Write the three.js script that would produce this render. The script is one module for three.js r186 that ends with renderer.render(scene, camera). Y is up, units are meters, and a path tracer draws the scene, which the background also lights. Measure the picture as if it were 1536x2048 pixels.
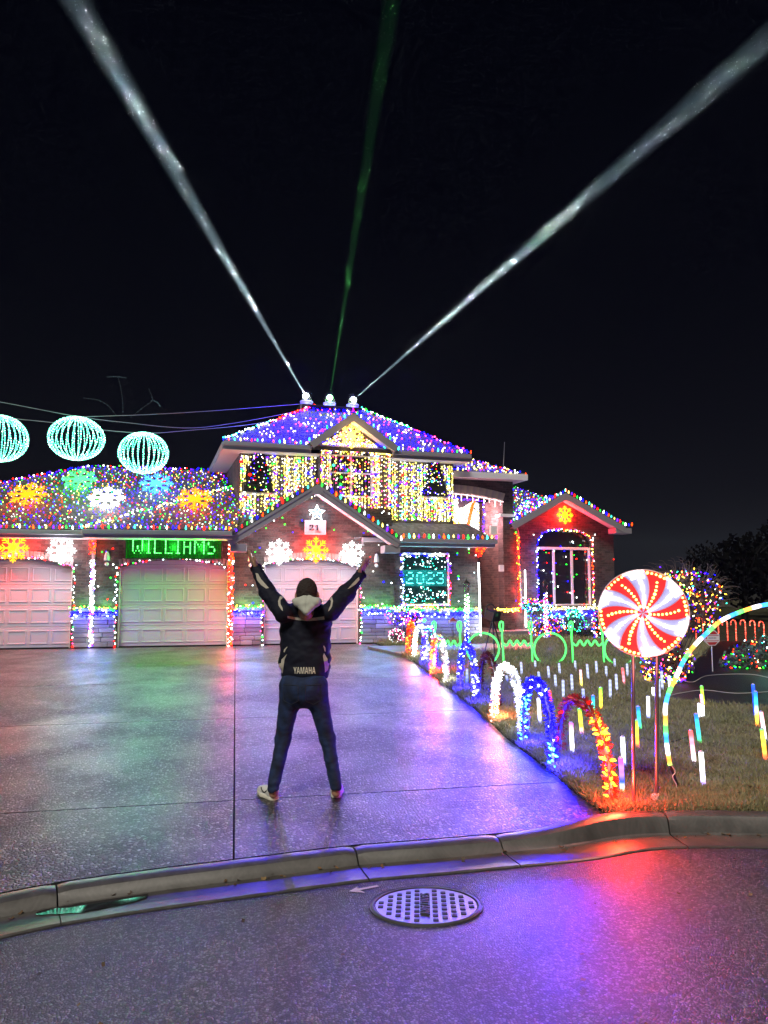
import * as THREE from 'three';
import { mergeGeometries, toCreasedNormals } from 'three/addons/utils/BufferGeometryUtils.js';
import { RoundedBoxGeometry } from 'three/addons/geometries/RoundedBoxGeometry.js';
import { ImprovedNoise } from 'three/addons/math/ImprovedNoise.js';
import { FontLoader } from 'three/addons/loaders/FontLoader.js';
import { TextGeometry } from 'three/addons/geometries/TextGeometry.js';

// ---------------------------------------------------------------- camera, sky, added fill light, haze, exposure
const scene = new THREE.Scene();
const V = (x, y, z) => new THREE.Vector3(x, y, z);
const rad = THREE.MathUtils.degToRad, lerp = THREE.MathUtils.lerp, clamp = THREE.MathUtils.clamp;
const PW = 1536, PH = 2048, FOC = 1479, EYE = 1.65, YAW = rad(11.3), PITCH = Math.atan((1165 - 1024) / FOC);
const camera = new THREE.PerspectiveCamera(2 * THREE.MathUtils.radToDeg(Math.atan(PH / 2 / FOC)), 0.75, 0.1, 900);
camera.position.set(0, EYE, 0);
const FWD = V(Math.sin(YAW) * Math.cos(PITCH), Math.sin(PITCH), -Math.cos(YAW) * Math.cos(PITCH));
const RGT = V(Math.cos(YAW), 0, Math.sin(YAW)), UPV = RGT.clone().cross(FWD);
camera.lookAt(camera.position.clone().add(FWD));

{ // a dark overcast night sky, a little lighter and warmer low down
  const w = 64, h = 64, d = new Float32Array(w * h * 4);
  for (let j = 0; j < h; j++) for (let i = 0; i < w; i++) {
    const up = ((j + 0.5) / h - 0.5) * Math.PI, t = Math.pow(clamp(1 - Math.sin(Math.max(0, up)), 0, 1), 3), k = (j * w + i) * 4;
    d[k] = lerp(0.0001, 0.0009, t); d[k + 1] = lerp(0.0002, 0.0006, t); d[k + 2] = lerp(0.001, 0.0026, t); d[k + 3] = 1;
  }
  const sky = new THREE.DataTexture(d, w, h, THREE.RGBAFormat, THREE.FloatType);
  sky.mapping = THREE.EquirectangularReflectionMapping; sky.magFilter = THREE.LinearFilter; sky.needsUpdate = true;
  scene.background = sky; scene.environment = sky;
}
const fillLight = new THREE.DirectionalLight(new THREE.Color().setRGB(1, 0.93, 0.80), 1.35);  // unseen fill light added from behind to lift lawn, kerb and figure
fillLight.position.set(-7, 22, 8); fillLight.target.position.set(2, 0, -8);
fillLight.castShadow = true; fillLight.shadow.radius = 26; fillLight.shadow.mapSize.set(2048, 2048);
Object.assign(fillLight.shadow.camera, { left: -25, right: 25, top: 25, bottom: -25, near: 0.5, far: 80 });
scene.add(fillLight, fillLight.target);
scene.fog = new THREE.FogExp2(new THREE.Color().setRGB(0.68, 0.82, 1), 0.0002);
const renderer = new THREE.WebGLRenderer({ antialias: true });
renderer.toneMapping = THREE.LinearToneMapping; renderer.toneMappingExposure = 1.85;
renderer.shadowMap.enabled = true;

// ---------------------------------------------------------------- helpers
const rng = (s) => () => { s = (s + 0x6d2b79f5) | 0; let t = Math.imul(s ^ (s >>> 15), 1 | s); t = (t + Math.imul(t ^ (t >>> 7), 61 | t)) ^ t; return ((t ^ (t >>> 14)) >>> 0) / 4294967296; };
const R = rng(20231), rr = (a, b) => a + (b - a) * R(), pick = (a) => a[Math.floor(R() * a.length)];
const N3 = new ImprovedNoise();
// the survey: a sight line of the photograph, met with a known plane, gives a place in the yard (metres)
const sight = (px, py) => RGT.clone().multiplyScalar((px - PW / 2) / FOC).addScaledVector(UPV, (PH / 2 - py) / FOC).add(FWD);
const eye = camera.position.clone();
const onZ = (px, py, z) => { const d = sight(px, py); return eye.clone().addScaledVector(d, z / d.z); };
const onY = (px, py, y = 0) => { const d = sight(px, py); return eye.clone().addScaledVector(d, (y - EYE) / d.y); };
const atD = (px, py, dep) => eye.clone().addScaledVector(sight(px, py), dep);
const depthOf = (p) => p.clone().sub(eye).dot(FWD);
// the main block of the house stands six degrees round from the garage
const B0 = onZ(475, 1165, -20.8).setY(0);
const MB = new THREE.Matrix4().makeTranslation(B0.x, 0, B0.z).multiply(new THREE.Matrix4().makeRotationY(rad(6))), MBI = MB.clone().invert();
const onB = (px, py, zl) => { const o = eye.clone().applyMatrix4(MBI), d = sight(px, py).transformDirection(MBI); return o.addScaledVector(d, (zl - o.z) / d.z); };
const toB = (p) => p.clone().applyMatrix4(MB);

const C = (r, g, b) => new THREE.Color().setRGB(r, g, b);
const std = (r, g, b, o = {}) => new THREE.MeshStandardMaterial({ color: C(r, g, b), roughness: 0.7, ...o });
const used = {};
const numbered = (n) => { const k = used[n] = (used[n] ?? -1) + 1; return k ? n + '_' + String(k).padStart(3, '0') : n; };
function tag(o, label, category, group, kind) { o.name = numbered(o.name); Object.assign(o.userData, { label, category }); if (group) o.userData.group = group; if (kind) o.userData.kind = kind; return o; }
function thing(name, label, category, group) { const o = new THREE.Group(); o.name = name; tag(o, label, category, group); scene.add(o); things.push(o); return o; }
const things = [];
function shade(m) { m.castShadow = m.receiveShadow = true; return m; }
function mesh(name, geo, mat, parent) { const m = shade(new THREE.Mesh(Array.isArray(geo) ? join(geo) : geo, mat)); m.name = name; parent.add(m); return m; }
function ground(name, geo, mat) { const m = mesh(name, geo, mat, scene); m.name = numbered(name); m.userData.kind = 'structure'; return m; }
function join(list) {
  return mergeGeometries(list.map((g) => {
    g = g.index ? g.toNonIndexed() : g;
    for (const k of Object.keys(g.attributes)) if (!['position', 'normal', 'uv'].includes(k)) g.deleteAttribute(k);
    if (!g.attributes.uv) g.setAttribute('uv', new THREE.BufferAttribute(new Float32Array(g.attributes.position.count * 2), 2));
    if (!g.attributes.normal) g.computeVertexNormals();
    return g;
  }));
}
// put each thing's own origin at its base
function rebase(g) {
  g.updateMatrixWorld(true);
  const b = new THREE.Box3().setFromObject(g), c = b.getCenter(V()); c.y = b.min.y;
  if (!isFinite(c.x)) return;
  g.position.copy(c);
  for (const k of g.children) k.position.sub(c);
}
const box = (x0, x1, y0, y1, z0, z1) => { const g = new THREE.BoxGeometry(Math.abs(x1 - x0), Math.abs(y1 - y0), Math.abs(z1 - z0)); metres(g); return g.translate((x0 + x1) / 2, (y0 + y1) / 2, (z0 + z1) / 2); };
const rbox = (x0, x1, y0, y1, z0, z1, r = 0.01) => new RoundedBoxGeometry(Math.abs(x1 - x0), Math.abs(y1 - y0), Math.abs(z1 - z0), 2, Math.min(r, Math.abs(x1 - x0) / 2.1, Math.abs(y1 - y0) / 2.1, Math.abs(z1 - z0) / 2.1)).translate((x0 + x1) / 2, (y0 + y1) / 2, (z0 + z1) / 2);
// uv in metres along the face that a triangle lies in
function metres(g, ox = 0, oy = 0) {
  if (g.index) { const n = g.toNonIndexed(); g.index = null; g.attributes = n.attributes; }
  const p = g.attributes.position, n = p.count, uv = new Float32Array(n * 2), a = V(), b = V(), c = V();
  for (let i = 0; i < n; i += 3) {
    a.fromBufferAttribute(p, i); b.fromBufferAttribute(p, i + 1); c.fromBufferAttribute(p, i + 2);
    const m = b.clone().sub(a).cross(c.clone().sub(a)), ax = Math.abs(m.x), ay = Math.abs(m.y), az = Math.abs(m.z);
    [a, b, c].forEach((q, k) => { const [u, v] = ay > ax && ay > az ? [q.x, q.z] : ax > az ? [q.z, q.y] : [q.x, q.y]; uv[(i + k) * 2] = u + ox; uv[(i + k) * 2 + 1] = v + oy; });
  }
  g.setAttribute('uv', new THREE.BufferAttribute(uv, 2)); return g;
}
// a bar of square section between two points
function bar(a, b, w, h = w, up = V(0, 1, 0)) {
  const d = b.clone().sub(a), L = d.length(), g = new THREE.BoxGeometry(w, h, L), m = new THREE.Matrix4();
  const z = d.clone().normalize(), x = up.clone().cross(z).normalize(), y = z.clone().cross(x);
  m.makeBasis(x, y, z).setPosition(a.clone().add(b).multiplyScalar(0.5)); return g.applyMatrix4(m);
}
function rod(a, b, r0, r1 = r0, seg = 8) {
  const d = b.clone().sub(a), g = new THREE.CylinderGeometry(r1, r0, d.length(), seg);
  return g.applyQuaternion(new THREE.Quaternion().setFromUnitVectors(V(0, 1, 0), d.normalize())).translate((a.x + b.x) / 2, (a.y + b.y) / 2, (a.z + b.z) / 2);
}
const tube = (pts, r, seg, rs = 6, closed = false) => new THREE.TubeGeometry(new THREE.CatmullRomCurve3(pts, closed, 'centripetal'), seg ?? pts.length * 4, r, rs, closed);
// a slab of thickness t below a flat polygon
function slab(pts, t, nrm) {
  const n = nrm ?? pts[1].clone().sub(pts[0]).cross(pts[2].clone().sub(pts[0])).normalize(), low = pts.map((p) => p.clone().addScaledVector(n, -t)), v = [];
  const tri = (a, b, c) => v.push(a.x, a.y, a.z, b.x, b.y, b.z, c.x, c.y, c.z);
  for (let i = 1; i < pts.length - 1; i++) { tri(pts[0], pts[i], pts[i + 1]); tri(low[0], low[i + 1], low[i]); }
  pts.forEach((p, i) => { const j = (i + 1) % pts.length; tri(p, low[i], low[j]); tri(p, low[j], pts[j]); });
  const g = new THREE.BufferGeometry(); g.setAttribute('position', new THREE.Float32BufferAttribute(v, 3)); g.computeVertexNormals();
  // uv along and up the slope, metres
  const u = V(0, 1, 0).cross(n); if (u.length() < 1e-3) u.set(1, 0, 0); u.normalize(); const w = n.clone().cross(u), uv = [];
  for (let i = 0; i < v.length; i += 3) { const p = V(v[i], v[i + 1], v[i + 2]); uv.push(p.dot(u), p.dot(w)); }
  g.setAttribute('uv', new THREE.Float32BufferAttribute(uv, 2)); return g;
}
// an upright extruded outline [[x, y], ...] of thickness t, its front at z
function plate(outline, z, t, holes = [], bevel = 0) {
  const s = new THREE.Shape(outline.map((p) => new THREE.Vector2(p[0], p[1])));
  for (const h of holes) s.holes.push(new THREE.Path(h.map((p) => new THREE.Vector2(p[0], p[1]))));
  return new THREE.ExtrudeGeometry(s, { depth: t - bevel * 2, bevelEnabled: bevel > 0, bevelSize: bevel, bevelThickness: bevel, bevelSegments: 1, curveSegments: 12 }).translate(0, 0, z - t + bevel);
}
// ---------------------------------------------------------------- textures
function tex(w, h, f, srgb) {
  const d = new Uint8Array(w * h * 4);
  for (let j = 0; j < h; j++) for (let i = 0; i < w; i++) { const c = f(i, j), k = (j * w + i) * 4; d[k] = clamp(c[0] * 255, 0, 255); d[k + 1] = clamp((c[1] ?? c[0]) * 255, 0, 255); d[k + 2] = clamp((c[2] ?? c[0]) * 255, 0, 255); d[k + 3] = 255; }
  const t = new THREE.DataTexture(d, w, h); t.wrapS = t.wrapT = THREE.RepeatWrapping; t.magFilter = THREE.LinearFilter; t.minFilter = THREE.LinearMipmapLinearFilter; t.generateMipmaps = true;
  if (srgb) t.colorSpace = THREE.SRGBColorSpace; t.needsUpdate = true; return t;
}
const rep = (t, x, y = x) => { const c = t.clone(); c.repeat.set(x, y); c.needsUpdate = true; return c; };
// tileable cell pattern (pebbles): distance to the nearest and second nearest of jittered points, and the nearest one's number
function cells(n, w, seed) {
  const r = rng(seed), px = [], py = [], id = [];
  for (let i = 0; i < n * n; i++) { px.push(r()); py.push(r()); id.push(r()); }
  const out = new Float32Array(w * w * 3);
  for (let j = 0; j < w; j++) for (let i = 0; i < w; i++) {
    const x = i / w * n, y = j / w * n, cx = Math.floor(x), cy = Math.floor(y); let d1 = 9, d2 = 9, k = 0;
    for (let a = -1; a < 2; a++) for (let b = -1; b < 2; b++) { const q = ((cy + b + n) % n) * n + (cx + a + n) % n, d = Math.hypot(cx + a + px[q] - x, cy + b + py[q] - y); if (d < d1) { d2 = d1; d1 = d; k = id[q]; } else if (d < d2) d2 = d; }
    const o = (j * w + i) * 3; out[o] = d1; out[o + 1] = d2; out[o + 2] = k;
  }
  return out;
}
const wrapNoise = (u, v, f, s = 0) => { // tileable in u, v of 0..1
  const a = u * 2 * Math.PI, b = v * 2 * Math.PI, k = f / (2 * Math.PI); return N3.noise(Math.cos(a) * k + s, Math.sin(a) * k + Math.cos(b) * k * 0.7, Math.sin(b) * k + s * 2.3);
};
// ---------------------------------------------------------------- materials
const MT = {};
{
  const w = 1024, ce = cells(40, w, 7);
  const agg = tex(w, w, (i, j) => { // exposed aggregate: small rounded stones in grey cement
    const o = (j * w + i) * 3, e = clamp((ce[o + 1] - ce[o]) * 3.2, 0, 1), k = ce[o + 2], n = 0.5 + 0.5 * wrapNoise(i / w, j / w, 9, 3);
    const s = lerp(0.05, 0.08 + 0.5 * k * k * k, e) * (0.8 + 0.4 * n); return [s * (1 + 0.06 * (k - 0.4)), s, s * (1 - 0.05 * (k - 0.5))];
  }, true);
  const aggH = tex(w, w, (i, j) => { const o = (j * w + i) * 3; const k = ce[o + 2] * 40, t = 0.5 + 0.45 * (Math.cos(k * 7) * (i / w * 40 % 1 - 0.5) + Math.sin(k * 7) * (j / w * 40 % 1 - 0.5)); return [clamp(Math.sqrt(clamp((ce[o + 1] - ce[o]) * 1.5, 0, 1)) * (0.4 + 0.6 * ce[o + 2]) * t * 1.4, 0, 1)]; });
  const aggS = tex(w, w, (i, j) => { const o = (j * w + i) * 3, e = clamp((ce[o + 1] - ce[o]) * 3.2, 0, 1), k = ce[o + 2], s = lerp(0.45, 0.55 + 0.45 * k * k, e); return [s, s, s]; });
  const aggR = tex(512, 512, (i, j) => { const n = wrapNoise(i / 512, j / 512, 5, 9) + 0.5 * wrapNoise(i / 512, j / 512, 14, 2); return [0, clamp(0.385 + 0.1 * n, 0.33, 0.55), 0]; });
  const film = tex(512, 512, (i, j) => { const n = wrapNoise(i / 512, j / 512, 5, 21) + 0.5 * wrapNoise(i / 512, j / 512, 13, 12) + 0.25 * wrapNoise(i / 512, j / 512, 40, 2), s = clamp(0.25 + 1.1 * n, 0, 0.8); return [s, s, s]; });
  MT.aggregate = new THREE.MeshPhysicalMaterial({ color: C(1, 0.98, 0.98), map: rep(agg, 1), bumpMap: rep(aggH, 1), bumpScale: 0.009, roughness: 1, roughnessMap: rep(aggR, 0.31), ior: 2.2, specularIntensity: 2, specularColorMap: rep(aggS, 1), clearcoat: 0.6, clearcoatRoughness: 0.34, clearcoatMap: rep(film, 0.19) });
  const ca = cells(80, w, 31);
  const asp = tex(w, w, (i, j) => { const o = (j * w + i) * 3, e = clamp((ca[o + 1] - ca[o]) * 3, 0, 1), k = ca[o + 2]; const s = lerp(0.08, 0.12 + 0.22 * k * k * k, e); return [s, s, s * 1.03]; }, true);
  const aspH = tex(w, w, (i, j) => { const o = (j * w + i) * 3; return [clamp(Math.sqrt(clamp((ca[o + 1] - ca[o]) * 1.4, 0, 1)) * (0.35 + 0.65 * ca[o + 2]) * (0.8 + 0.4 * wrapNoise(i / w, j / w, 12, 1)), 0, 1)]; });
  const aspS = tex(w, w, (i, j) => { const o = (j * w + i) * 3, e = clamp((ca[o + 1] - ca[o]) * 3, 0, 1), k = ca[o + 2], s = lerp(0.5, 0.58 + 0.42 * k * k, e); return [s, s, s]; });
  const aspR = tex(512, 512, (i, j) => { const n = wrapNoise(i / 512, j / 512, 4, 5) + 0.6 * wrapNoise(i / 512, j / 512, 11, 7); return [0, clamp(0.42 + 0.12 * n, 0.34, 0.65), 0]; });
  MT.asphalt = new THREE.MeshPhysicalMaterial({ color: C(1, 1, 1), map: rep(asp, 1), bumpMap: rep(aspH, 1), bumpScale: 0.0085, roughness: 1, roughnessMap: rep(aspR, 0.23), ior: 2.33, specularIntensity: 2, specularColorMap: rep(aspS, 1) });
  const con = tex(512, 512, (i, j) => { const n = 0.5 + 0.3 * wrapNoise(i / 512, j / 512, 6, 4) + 0.22 * wrapNoise(i / 512, j / 512, 30, 8) + 0.12 * (R() - 0.5); return [0.5 * (0.55 + 0.7 * n), 0.49 * (0.55 + 0.7 * n), 0.48 * (0.55 + 0.7 * n)]; }, true);
  const conN = tex(512, 512, (i, j) => [clamp(0.5 + 0.3 * wrapNoise(i / 512, j / 512, 22, 3) + 0.3 * wrapNoise(i / 512, j / 512, 60, 6) + 0.3 * (R() - 0.5), 0, 1)]);
  const conH = tex(512, 512, () => [R()]);
  MT.concrete = new THREE.MeshPhysicalMaterial({ color: C(0.42, 0.42, 0.42), map: rep(con, 1.9), bumpMap: rep(conN, 2.7), bumpScale: 0.0005, roughness: 0.36, ior: 2.0, specularIntensity: 1.5 });
  MT.path = std(0.95, 0.95, 0.95, { map: rep(con, 0.5), roughness: 0.45 });
  MT.soil = std(0.035, 0.034, 0.02, { map: rep(con, 1.3), roughness: 1 });
  // brick in running bond, tile 0.88 x 0.6 m
  const bw = 704, bh = 480, rows = 8, cols = 4, rb = rng(5), tone = Array.from({ length: rows * cols }, () => [rb(), rb()]);
  const at = (i, j) => { const y = j / bh * rows, ry = Math.floor(y), x = i / bw * cols + (ry % 2) * 0.5, rx = Math.floor(x) % cols, fx = x - Math.floor(x), fy = y - ry; const m = Math.min(fx * 0.22, (1 - fx) * 0.22, fy * 0.075, (1 - fy) * 0.075); return [m, tone[ry * cols + rx]]; };
  const bc = tex(bw, bh, (i, j) => { const [m, t] = at(i, j), n = 0.5 + 0.35 * wrapNoise(i / bw, j / bh, 20, 2) + 0.2 * (R() - 0.5); if (m < 0.005) return [0.5, 0.47, 0.44]; const s = (0.3 + 0.22 * t[0]) * (0.72 + 0.5 * n); return [s * 1.08, s * (0.93 + 0.08 * t[1]), s * (0.85 + 0.1 * t[1])]; }, true);
  const bH = tex(bw, bh, (i, j) => { const [m] = at(i, j); return [clamp(m / 0.008, 0, 1) * (0.8 + 0.2 * R())]; });
  MT.brick = std(0.38, 0.37, 0.39, { map: rep(bc, 1 / 0.88, 1 / 0.6), bumpMap: rep(bH, 1 / 0.88, 1 / 0.6), bumpScale: 0.006, roughness: 0.85 });
  MT.stones = [0, 1, 2, 3].map((k) => std(0.2 + 0.05 * k, 0.185 + 0.05 * k, 0.17 + 0.05 * k, { bumpMap: rep(conH, 2), bumpScale: 0.003, roughness: 0.8 }));
  // shingles: staggered tabs, tile 1 x 0.9 m
  const rs = rng(9), tabs = Array.from({ length: 6 * 8 }, () => rs());
  const sh = (i, j) => { const y = j / 512 * 6, ry = Math.floor(y), x = i / 512 * 8 + (ry % 2) * 0.5, rx = Math.floor(x) % 8; return [y - ry, x - Math.floor(x), tabs[ry * 8 + rx]]; };
  const sc = tex(512, 512, (i, j) => { const [fy, fx, t] = sh(i, j); const s = (0.22 + 0.12 * t + 0.08 * R()) * (fx < 0.03 || fy > 0.93 ? 0.5 : 1); return [s, s * 0.97, s]; }, true);
  const sH = tex(512, 512, (i, j) => { const [fy, fx] = sh(i, j); return [(1 - fy) * 0.9 * (fx < 0.03 ? 0.2 : 1) + 0.1 * R()]; });
  MT.shingle = std(1, 1, 1, { map: rep(sc, 1, 1 / 0.9), bumpMap: rep(sH, 1, 1 / 0.9), bumpScale: 0.012, roughness: 0.75 });
  const gr = tex(512, 512, (i, j) => { const n = 0.5 + 0.3 * wrapNoise(i / 512, j / 512, 8, 3) + 0.3 * wrapNoise(i / 512, j / 512, 33, 5) + 0.3 * (R() - 0.5); return [0.30 * n + 0.08, 0.29 * n + 0.08, 0.17 * n + 0.04]; }, true);
  MT.turf = std(1, 1, 1, { map: rep(gr, 0.7), bumpMap: rep(conH, 1), bumpScale: 0.02, roughness: 1 });
}
MT.white = std(0.72, 0.71, 0.73, { roughness: 0.5 });
MT.door = std(0.52, 0.5, 0.55, { roughness: 0.38 });
MT.trim = std(0.27, 0.26, 0.28, { roughness: 0.45 });
MT.soffit = std(0.5, 0.48, 0.49, { roughness: 0.6 });
MT.black = std(0.015, 0.015, 0.017, { roughness: 0.5 });
MT.glassDark = new THREE.MeshPhysicalMaterial({ color: C(0.02, 0.02, 0.025), roughness: 0.06, specularIntensity: 1 });
MT.wire = std(0.3, 0.31, 0.33, { roughness: 0.5 });
MT.cord = std(0.02, 0.035, 0.02, { roughness: 0.8 });
MT.whiteCord = std(0.6, 0.58, 0.55, { roughness: 0.6 });
MT.steel = std(0.34, 0.3, 0.3, { roughness: 0.3, metalness: 0.9 });
MT.iron = std(0.2, 0.19, 0.21, { roughness: 0.36, metalness: 0.6, bumpScale: 0.001 });
MT.dome = new THREE.MeshPhysicalMaterial({ color: C(1, 1, 1), transmission: 1, thickness: 0, roughness: 0.02, ior: 1.45 });
MT.led = new THREE.MeshBasicMaterial({ color: 0xffffff }); MT.led.name = 'lit bulb';
const glow = (r, g, b) => new THREE.MeshBasicMaterial({ color: C(r, g, b) });
MT.petal = std(0.8, 0.8, 0.8);

let FONT;
// ---------------------------------------------------------------- ground
const KB = [[-420, 1868], [-200, 1826], [0, 1787], [112, 1766], [280, 1742], [460, 1720], [705, 1691], [860, 1679], [988, 1668], [1120, 1656], [1220, 1641], [1320, 1636], [1536, 1638], [1850, 1652]].map(([x, y]) => onY(x, y, 0.0));
KB.unshift(V(-6, 0, -1.2), V(-3.6, 0, -3.1)); KB.push(V(9, 0, -3.6), V(14, 0, -2));
const kerbLine = new THREE.CatmullRomCurve3(KB, false, 'centripetal');
const KP = kerbLine.getSpacedPoints(260), KN = KP.map((p, i) => { const a = KP[Math.max(0, i - 1)], b = KP[Math.min(260, i + 1)], t = b.clone().sub(a).normalize(); return V(-t.z, 0, t.x); });
const kerbTop = (x) => 0.055 * THREE.MathUtils.smoothstep(x, 1.75, 2.5);
const kerbZ = (x) => { for (let i = 0; i < 260; i++) if (KP[i].x <= x && KP[i + 1].x > x) return lerp(KP[i].z, KP[i + 1].z, (x - KP[i].x) / (KP[i + 1].x - KP[i].x)); return KP[0].z; };
const GUT = -0.062, GEDGE = 0.42;
const EP = KP.map((p, i) => p.clone().addScaledVector(KN[i], GEDGE + 0.006)), edgeZ = (x) => { if (x <= -5.2) return lerp(edgeZ(-5.19), 1.5, clamp((-5.19 - x) / 6, 0, 1)); for (let i = 0; i < 260; i++) if (EP[i].x <= x && EP[i + 1].x > x) return lerp(EP[i].z, EP[i + 1].z, (x - EP[i].x) / (EP[i + 1].x - EP[i].x)); return EP[260].z; };
{
  const kerb = new THREE.Group(); kerb.name = 'kerb'; kerb.userData.kind = 'structure'; scene.add(kerb); things.push(kerb);
  const joints = [[-330, 1850], [112, 1766], [705, 1691], [988, 1668], [1320, 1636], [1850, 1652]].map(([x, y]) => onY(x, y).x);
  const edges = [-5.6, ...joints, 13.4];
  for (let s = 0; s < edges.length - 1; s++) {
    const x0 = edges[s] + 0.005, x1 = edges[s + 1] - 0.005, n = Math.max(6, Math.round((x1 - x0) / 0.06)), rows = [];
    for (let i = 0; i <= n; i++) {
      const x = lerp(x0, x1, i / n), z = kerbZ(x), e = 0.01, t = V(2 * e, 0, kerbZ(x + e) - kerbZ(x - e)).normalize(), nn = V(-t.z, 0, t.x), h = kerbTop(x), w = 0.004 * N3.noise(x * 7, 1, 2), dx = clamp(Math.min(i, n - i) / 1, 0, 1) * 0.008;
      rows.push([[0, -0.25], [0, h - 0.012], [0.012, h + w + dx - 0.006], [0.06, h + w + dx - 0.002], [0.09, h + w + dx - 0.006], [0.115, h + dx - 0.016], [0.128, h - 0.03], [0.15, GUT + 0.01], [0.162, GUT], [0.29, GUT + 0.004 + w], [GEDGE - 0.012, GUT + 0.012 + w], [GEDGE, GUT + 0.006], [GEDGE, -0.3]].map(([o, y]) => [x + nn.x * o, y, z + nn.z * o]));
    }
    const pos = [], uv = [], idx = [], m = rows[0].length; let acc = [0]; for (let k = 1; k < m; k++) acc.push(acc[k - 1] + Math.hypot(rows[0][k][1] - rows[0][k - 1][1], rows[0][k][2] - rows[0][k - 1][2]));
    rows.forEach((r, i) => r.forEach((p, k) => { pos.push(...p); uv.push(lerp(x0, x1, i / n), acc[k]); }));
    for (let i = 0; i < n; i++) for (let k = 0; k < m - 1; k++) { const a = i * m + k, b = a + m; idx.push(a, b + 1, b, a, a + 1, b + 1); }
    for (const e of [0, n]) for (let k = 1; k < m - 1; k++) { const a = e * m; e ? idx.push(a, a + k, a + k + 1) : idx.push(a, a + k + 1, a + k); }
    const g = new THREE.BufferGeometry(); g.setAttribute('position', new THREE.Float32BufferAttribute(pos, 3)); g.setAttribute('uv', new THREE.Float32BufferAttribute(uv, 2)); g.setIndex(idx);
    mesh('kerb_section', toCreasedNormals(g, 0.45), MT.concrete, kerb);
  }
  // the street climbs gently from the gutter to its crown
  const pos = [], uv = [], idx = [], off = [0, 0.02, 0.15, 0.4, 0.8, 1.4, 2.2, 3.2, 4.5, 7, 12], nc = 240;
  for (let i = 0; i <= nc; i++) { const x = lerp(-14, 18, i / nc), z = edgeZ(x); off.forEach((o) => { pos.push(x, GUT + 0.001 + 0.08 * o, z + o); uv.push(x, z + o); }); }
  for (let i = 0; i < nc; i++) for (let k = 0; k < off.length - 1; k++) { const a = i * off.length + k, b = a + off.length; idx.push(a, b + 1, b, a, a + 1, b + 1); }
  const g = new THREE.BufferGeometry(); g.setAttribute('position', new THREE.Float32BufferAttribute(pos, 3)); g.setAttribute('uv', new THREE.Float32BufferAttribute(uv, 2)); g.setIndex(idx); g.computeVertexNormals();
  ground('street', g, MT.asphalt);
  ground('ground', box(-300, 300, -0.6, -0.32, -400, 60), MT.soil);
  // standing water along the foot of the kerb
  const wp = []; for (let x = -0.98; x < -0.42; x += 0.02) wp.push([x, kerbZ(x)]);
  const s = new THREE.Shape(); wp.forEach(([x, z], i) => (i ? s.lineTo(x, z + 0.205 + 0.03 * N3.noise(x * 16, 5, 1)) : s.moveTo(x, z + 0.22))); for (const [x, z] of wp.reverse()) s.lineTo(x, z + 0.222 + 0.1 * Math.pow(Math.sin(Math.PI * clamp((x + 0.99) / 0.58, 0.02, 0.98)), 0.6) + 0.02 * N3.noise(x * 14, 3, 3));
  ground('puddle_water', new THREE.ShapeGeometry(s).applyMatrix4(new THREE.Matrix4().set(1, 0, 0, 0, 0, 0, 0, GUT + 0.009, 0, 1, 0, 0, 0, 0, 0, 1)), new THREE.MeshPhysicalMaterial({ color: C(0.02, 0.02, 0.02), roughness: 0.03, side: THREE.DoubleSide }));
}
const streetY = (x, z) => GUT + 0.001 + 0.08 * (z - edgeZ(x));
const edgePx = [[803, 1308], [845, 1337], [886, 1367], [930, 1403], [974, 1439], [1014, 1478], [1062, 1514], [1108, 1549], [1149, 1586], [1183, 1611], [1219, 1636]];
const drvEdge = edgePx.map(([x, y]) => onY(x, y, 0)).map((p) => [p.x, p.z]);
const clipPoly = (poly, a, b, c) => { const out = []; poly.forEach((p, i) => { const q = poly[(i + 1) % poly.length], dp = a * p[0] + b * p[1] - c, dq = a * q[0] + b * q[1] - c; if (dp >= 0) out.push(p); if (dp * dq < 0) { const t = dp / (dp - dq); out.push([lerp(p[0], q[0], t), lerp(p[1], q[1], t)]); } }); return out; };
const flat = (poly, y, t, bevel = 0.004) => { const s = new THREE.Shape(poly.map((p) => new THREE.Vector2(p[0], p[1]))); const g = new THREE.ExtrudeGeometry(s, { depth: t, bevelEnabled: bevel > 0, bevelSize: -bevel, bevelThickness: bevel, bevelOffset: 0, bevelSegments: 1 }); return g.rotateX(Math.PI / 2).translate(0, y - bevel, 0); };
{
  const front = []; for (let x = -5.4; x < drvEdge[drvEdge.length - 1][0]; x += 0.15) front.push([x, kerbZ(x) - 0.012]);
  const last = drvEdge[drvEdge.length - 1]; front.push([last[0], Math.min(last[1], kerbZ(last[0]) - 0.012)]);
  const outline = [[-11, -19.95], ...[[-11, -3], [-5.4, kerbZ(-5.4) - 0.012]], ...front.slice(1), ...drvEdge.slice(0, -1).reverse(), [drvEdge[0][0] - 0.1, -19.95]];
  const drive = new THREE.Group(); drive.name = 'driveway'; drive.userData.kind = 'structure'; scene.add(drive); things.push(drive);
  const xs = [-11, -5.5, 0.02, 9], zs = [-20, -16.3, -12.9, -9.4, -5.92, 2];
  for (let i = 0; i < 3; i++) for (let j = 0; j < 5; j++) {
    let p = outline; const g = 0.006;
    p = clipPoly(p, 1, 0, xs[i] + g); p = clipPoly(p, -1, 0, -(xs[i + 1] - g)); p = clipPoly(p, 0, 1, zs[j] + g); p = clipPoly(p, 0, -1, -(zs[j + 1] - g));
    if (p.length < 3) continue;
    const A = p.reduce((s, q, k) => s + q[0] * p[(k + 1) % p.length][1] - q[1] * p[(k + 1) % p.length][0], 0); if (Math.abs(A) < 0.02) continue;
    mesh('slab', flat(p, 0, 0.05), MT.aggregate, drive);
  }
  mesh('bed', flat(outline, -0.03, 0.05, 0), MT.soil, drive);
}
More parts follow.
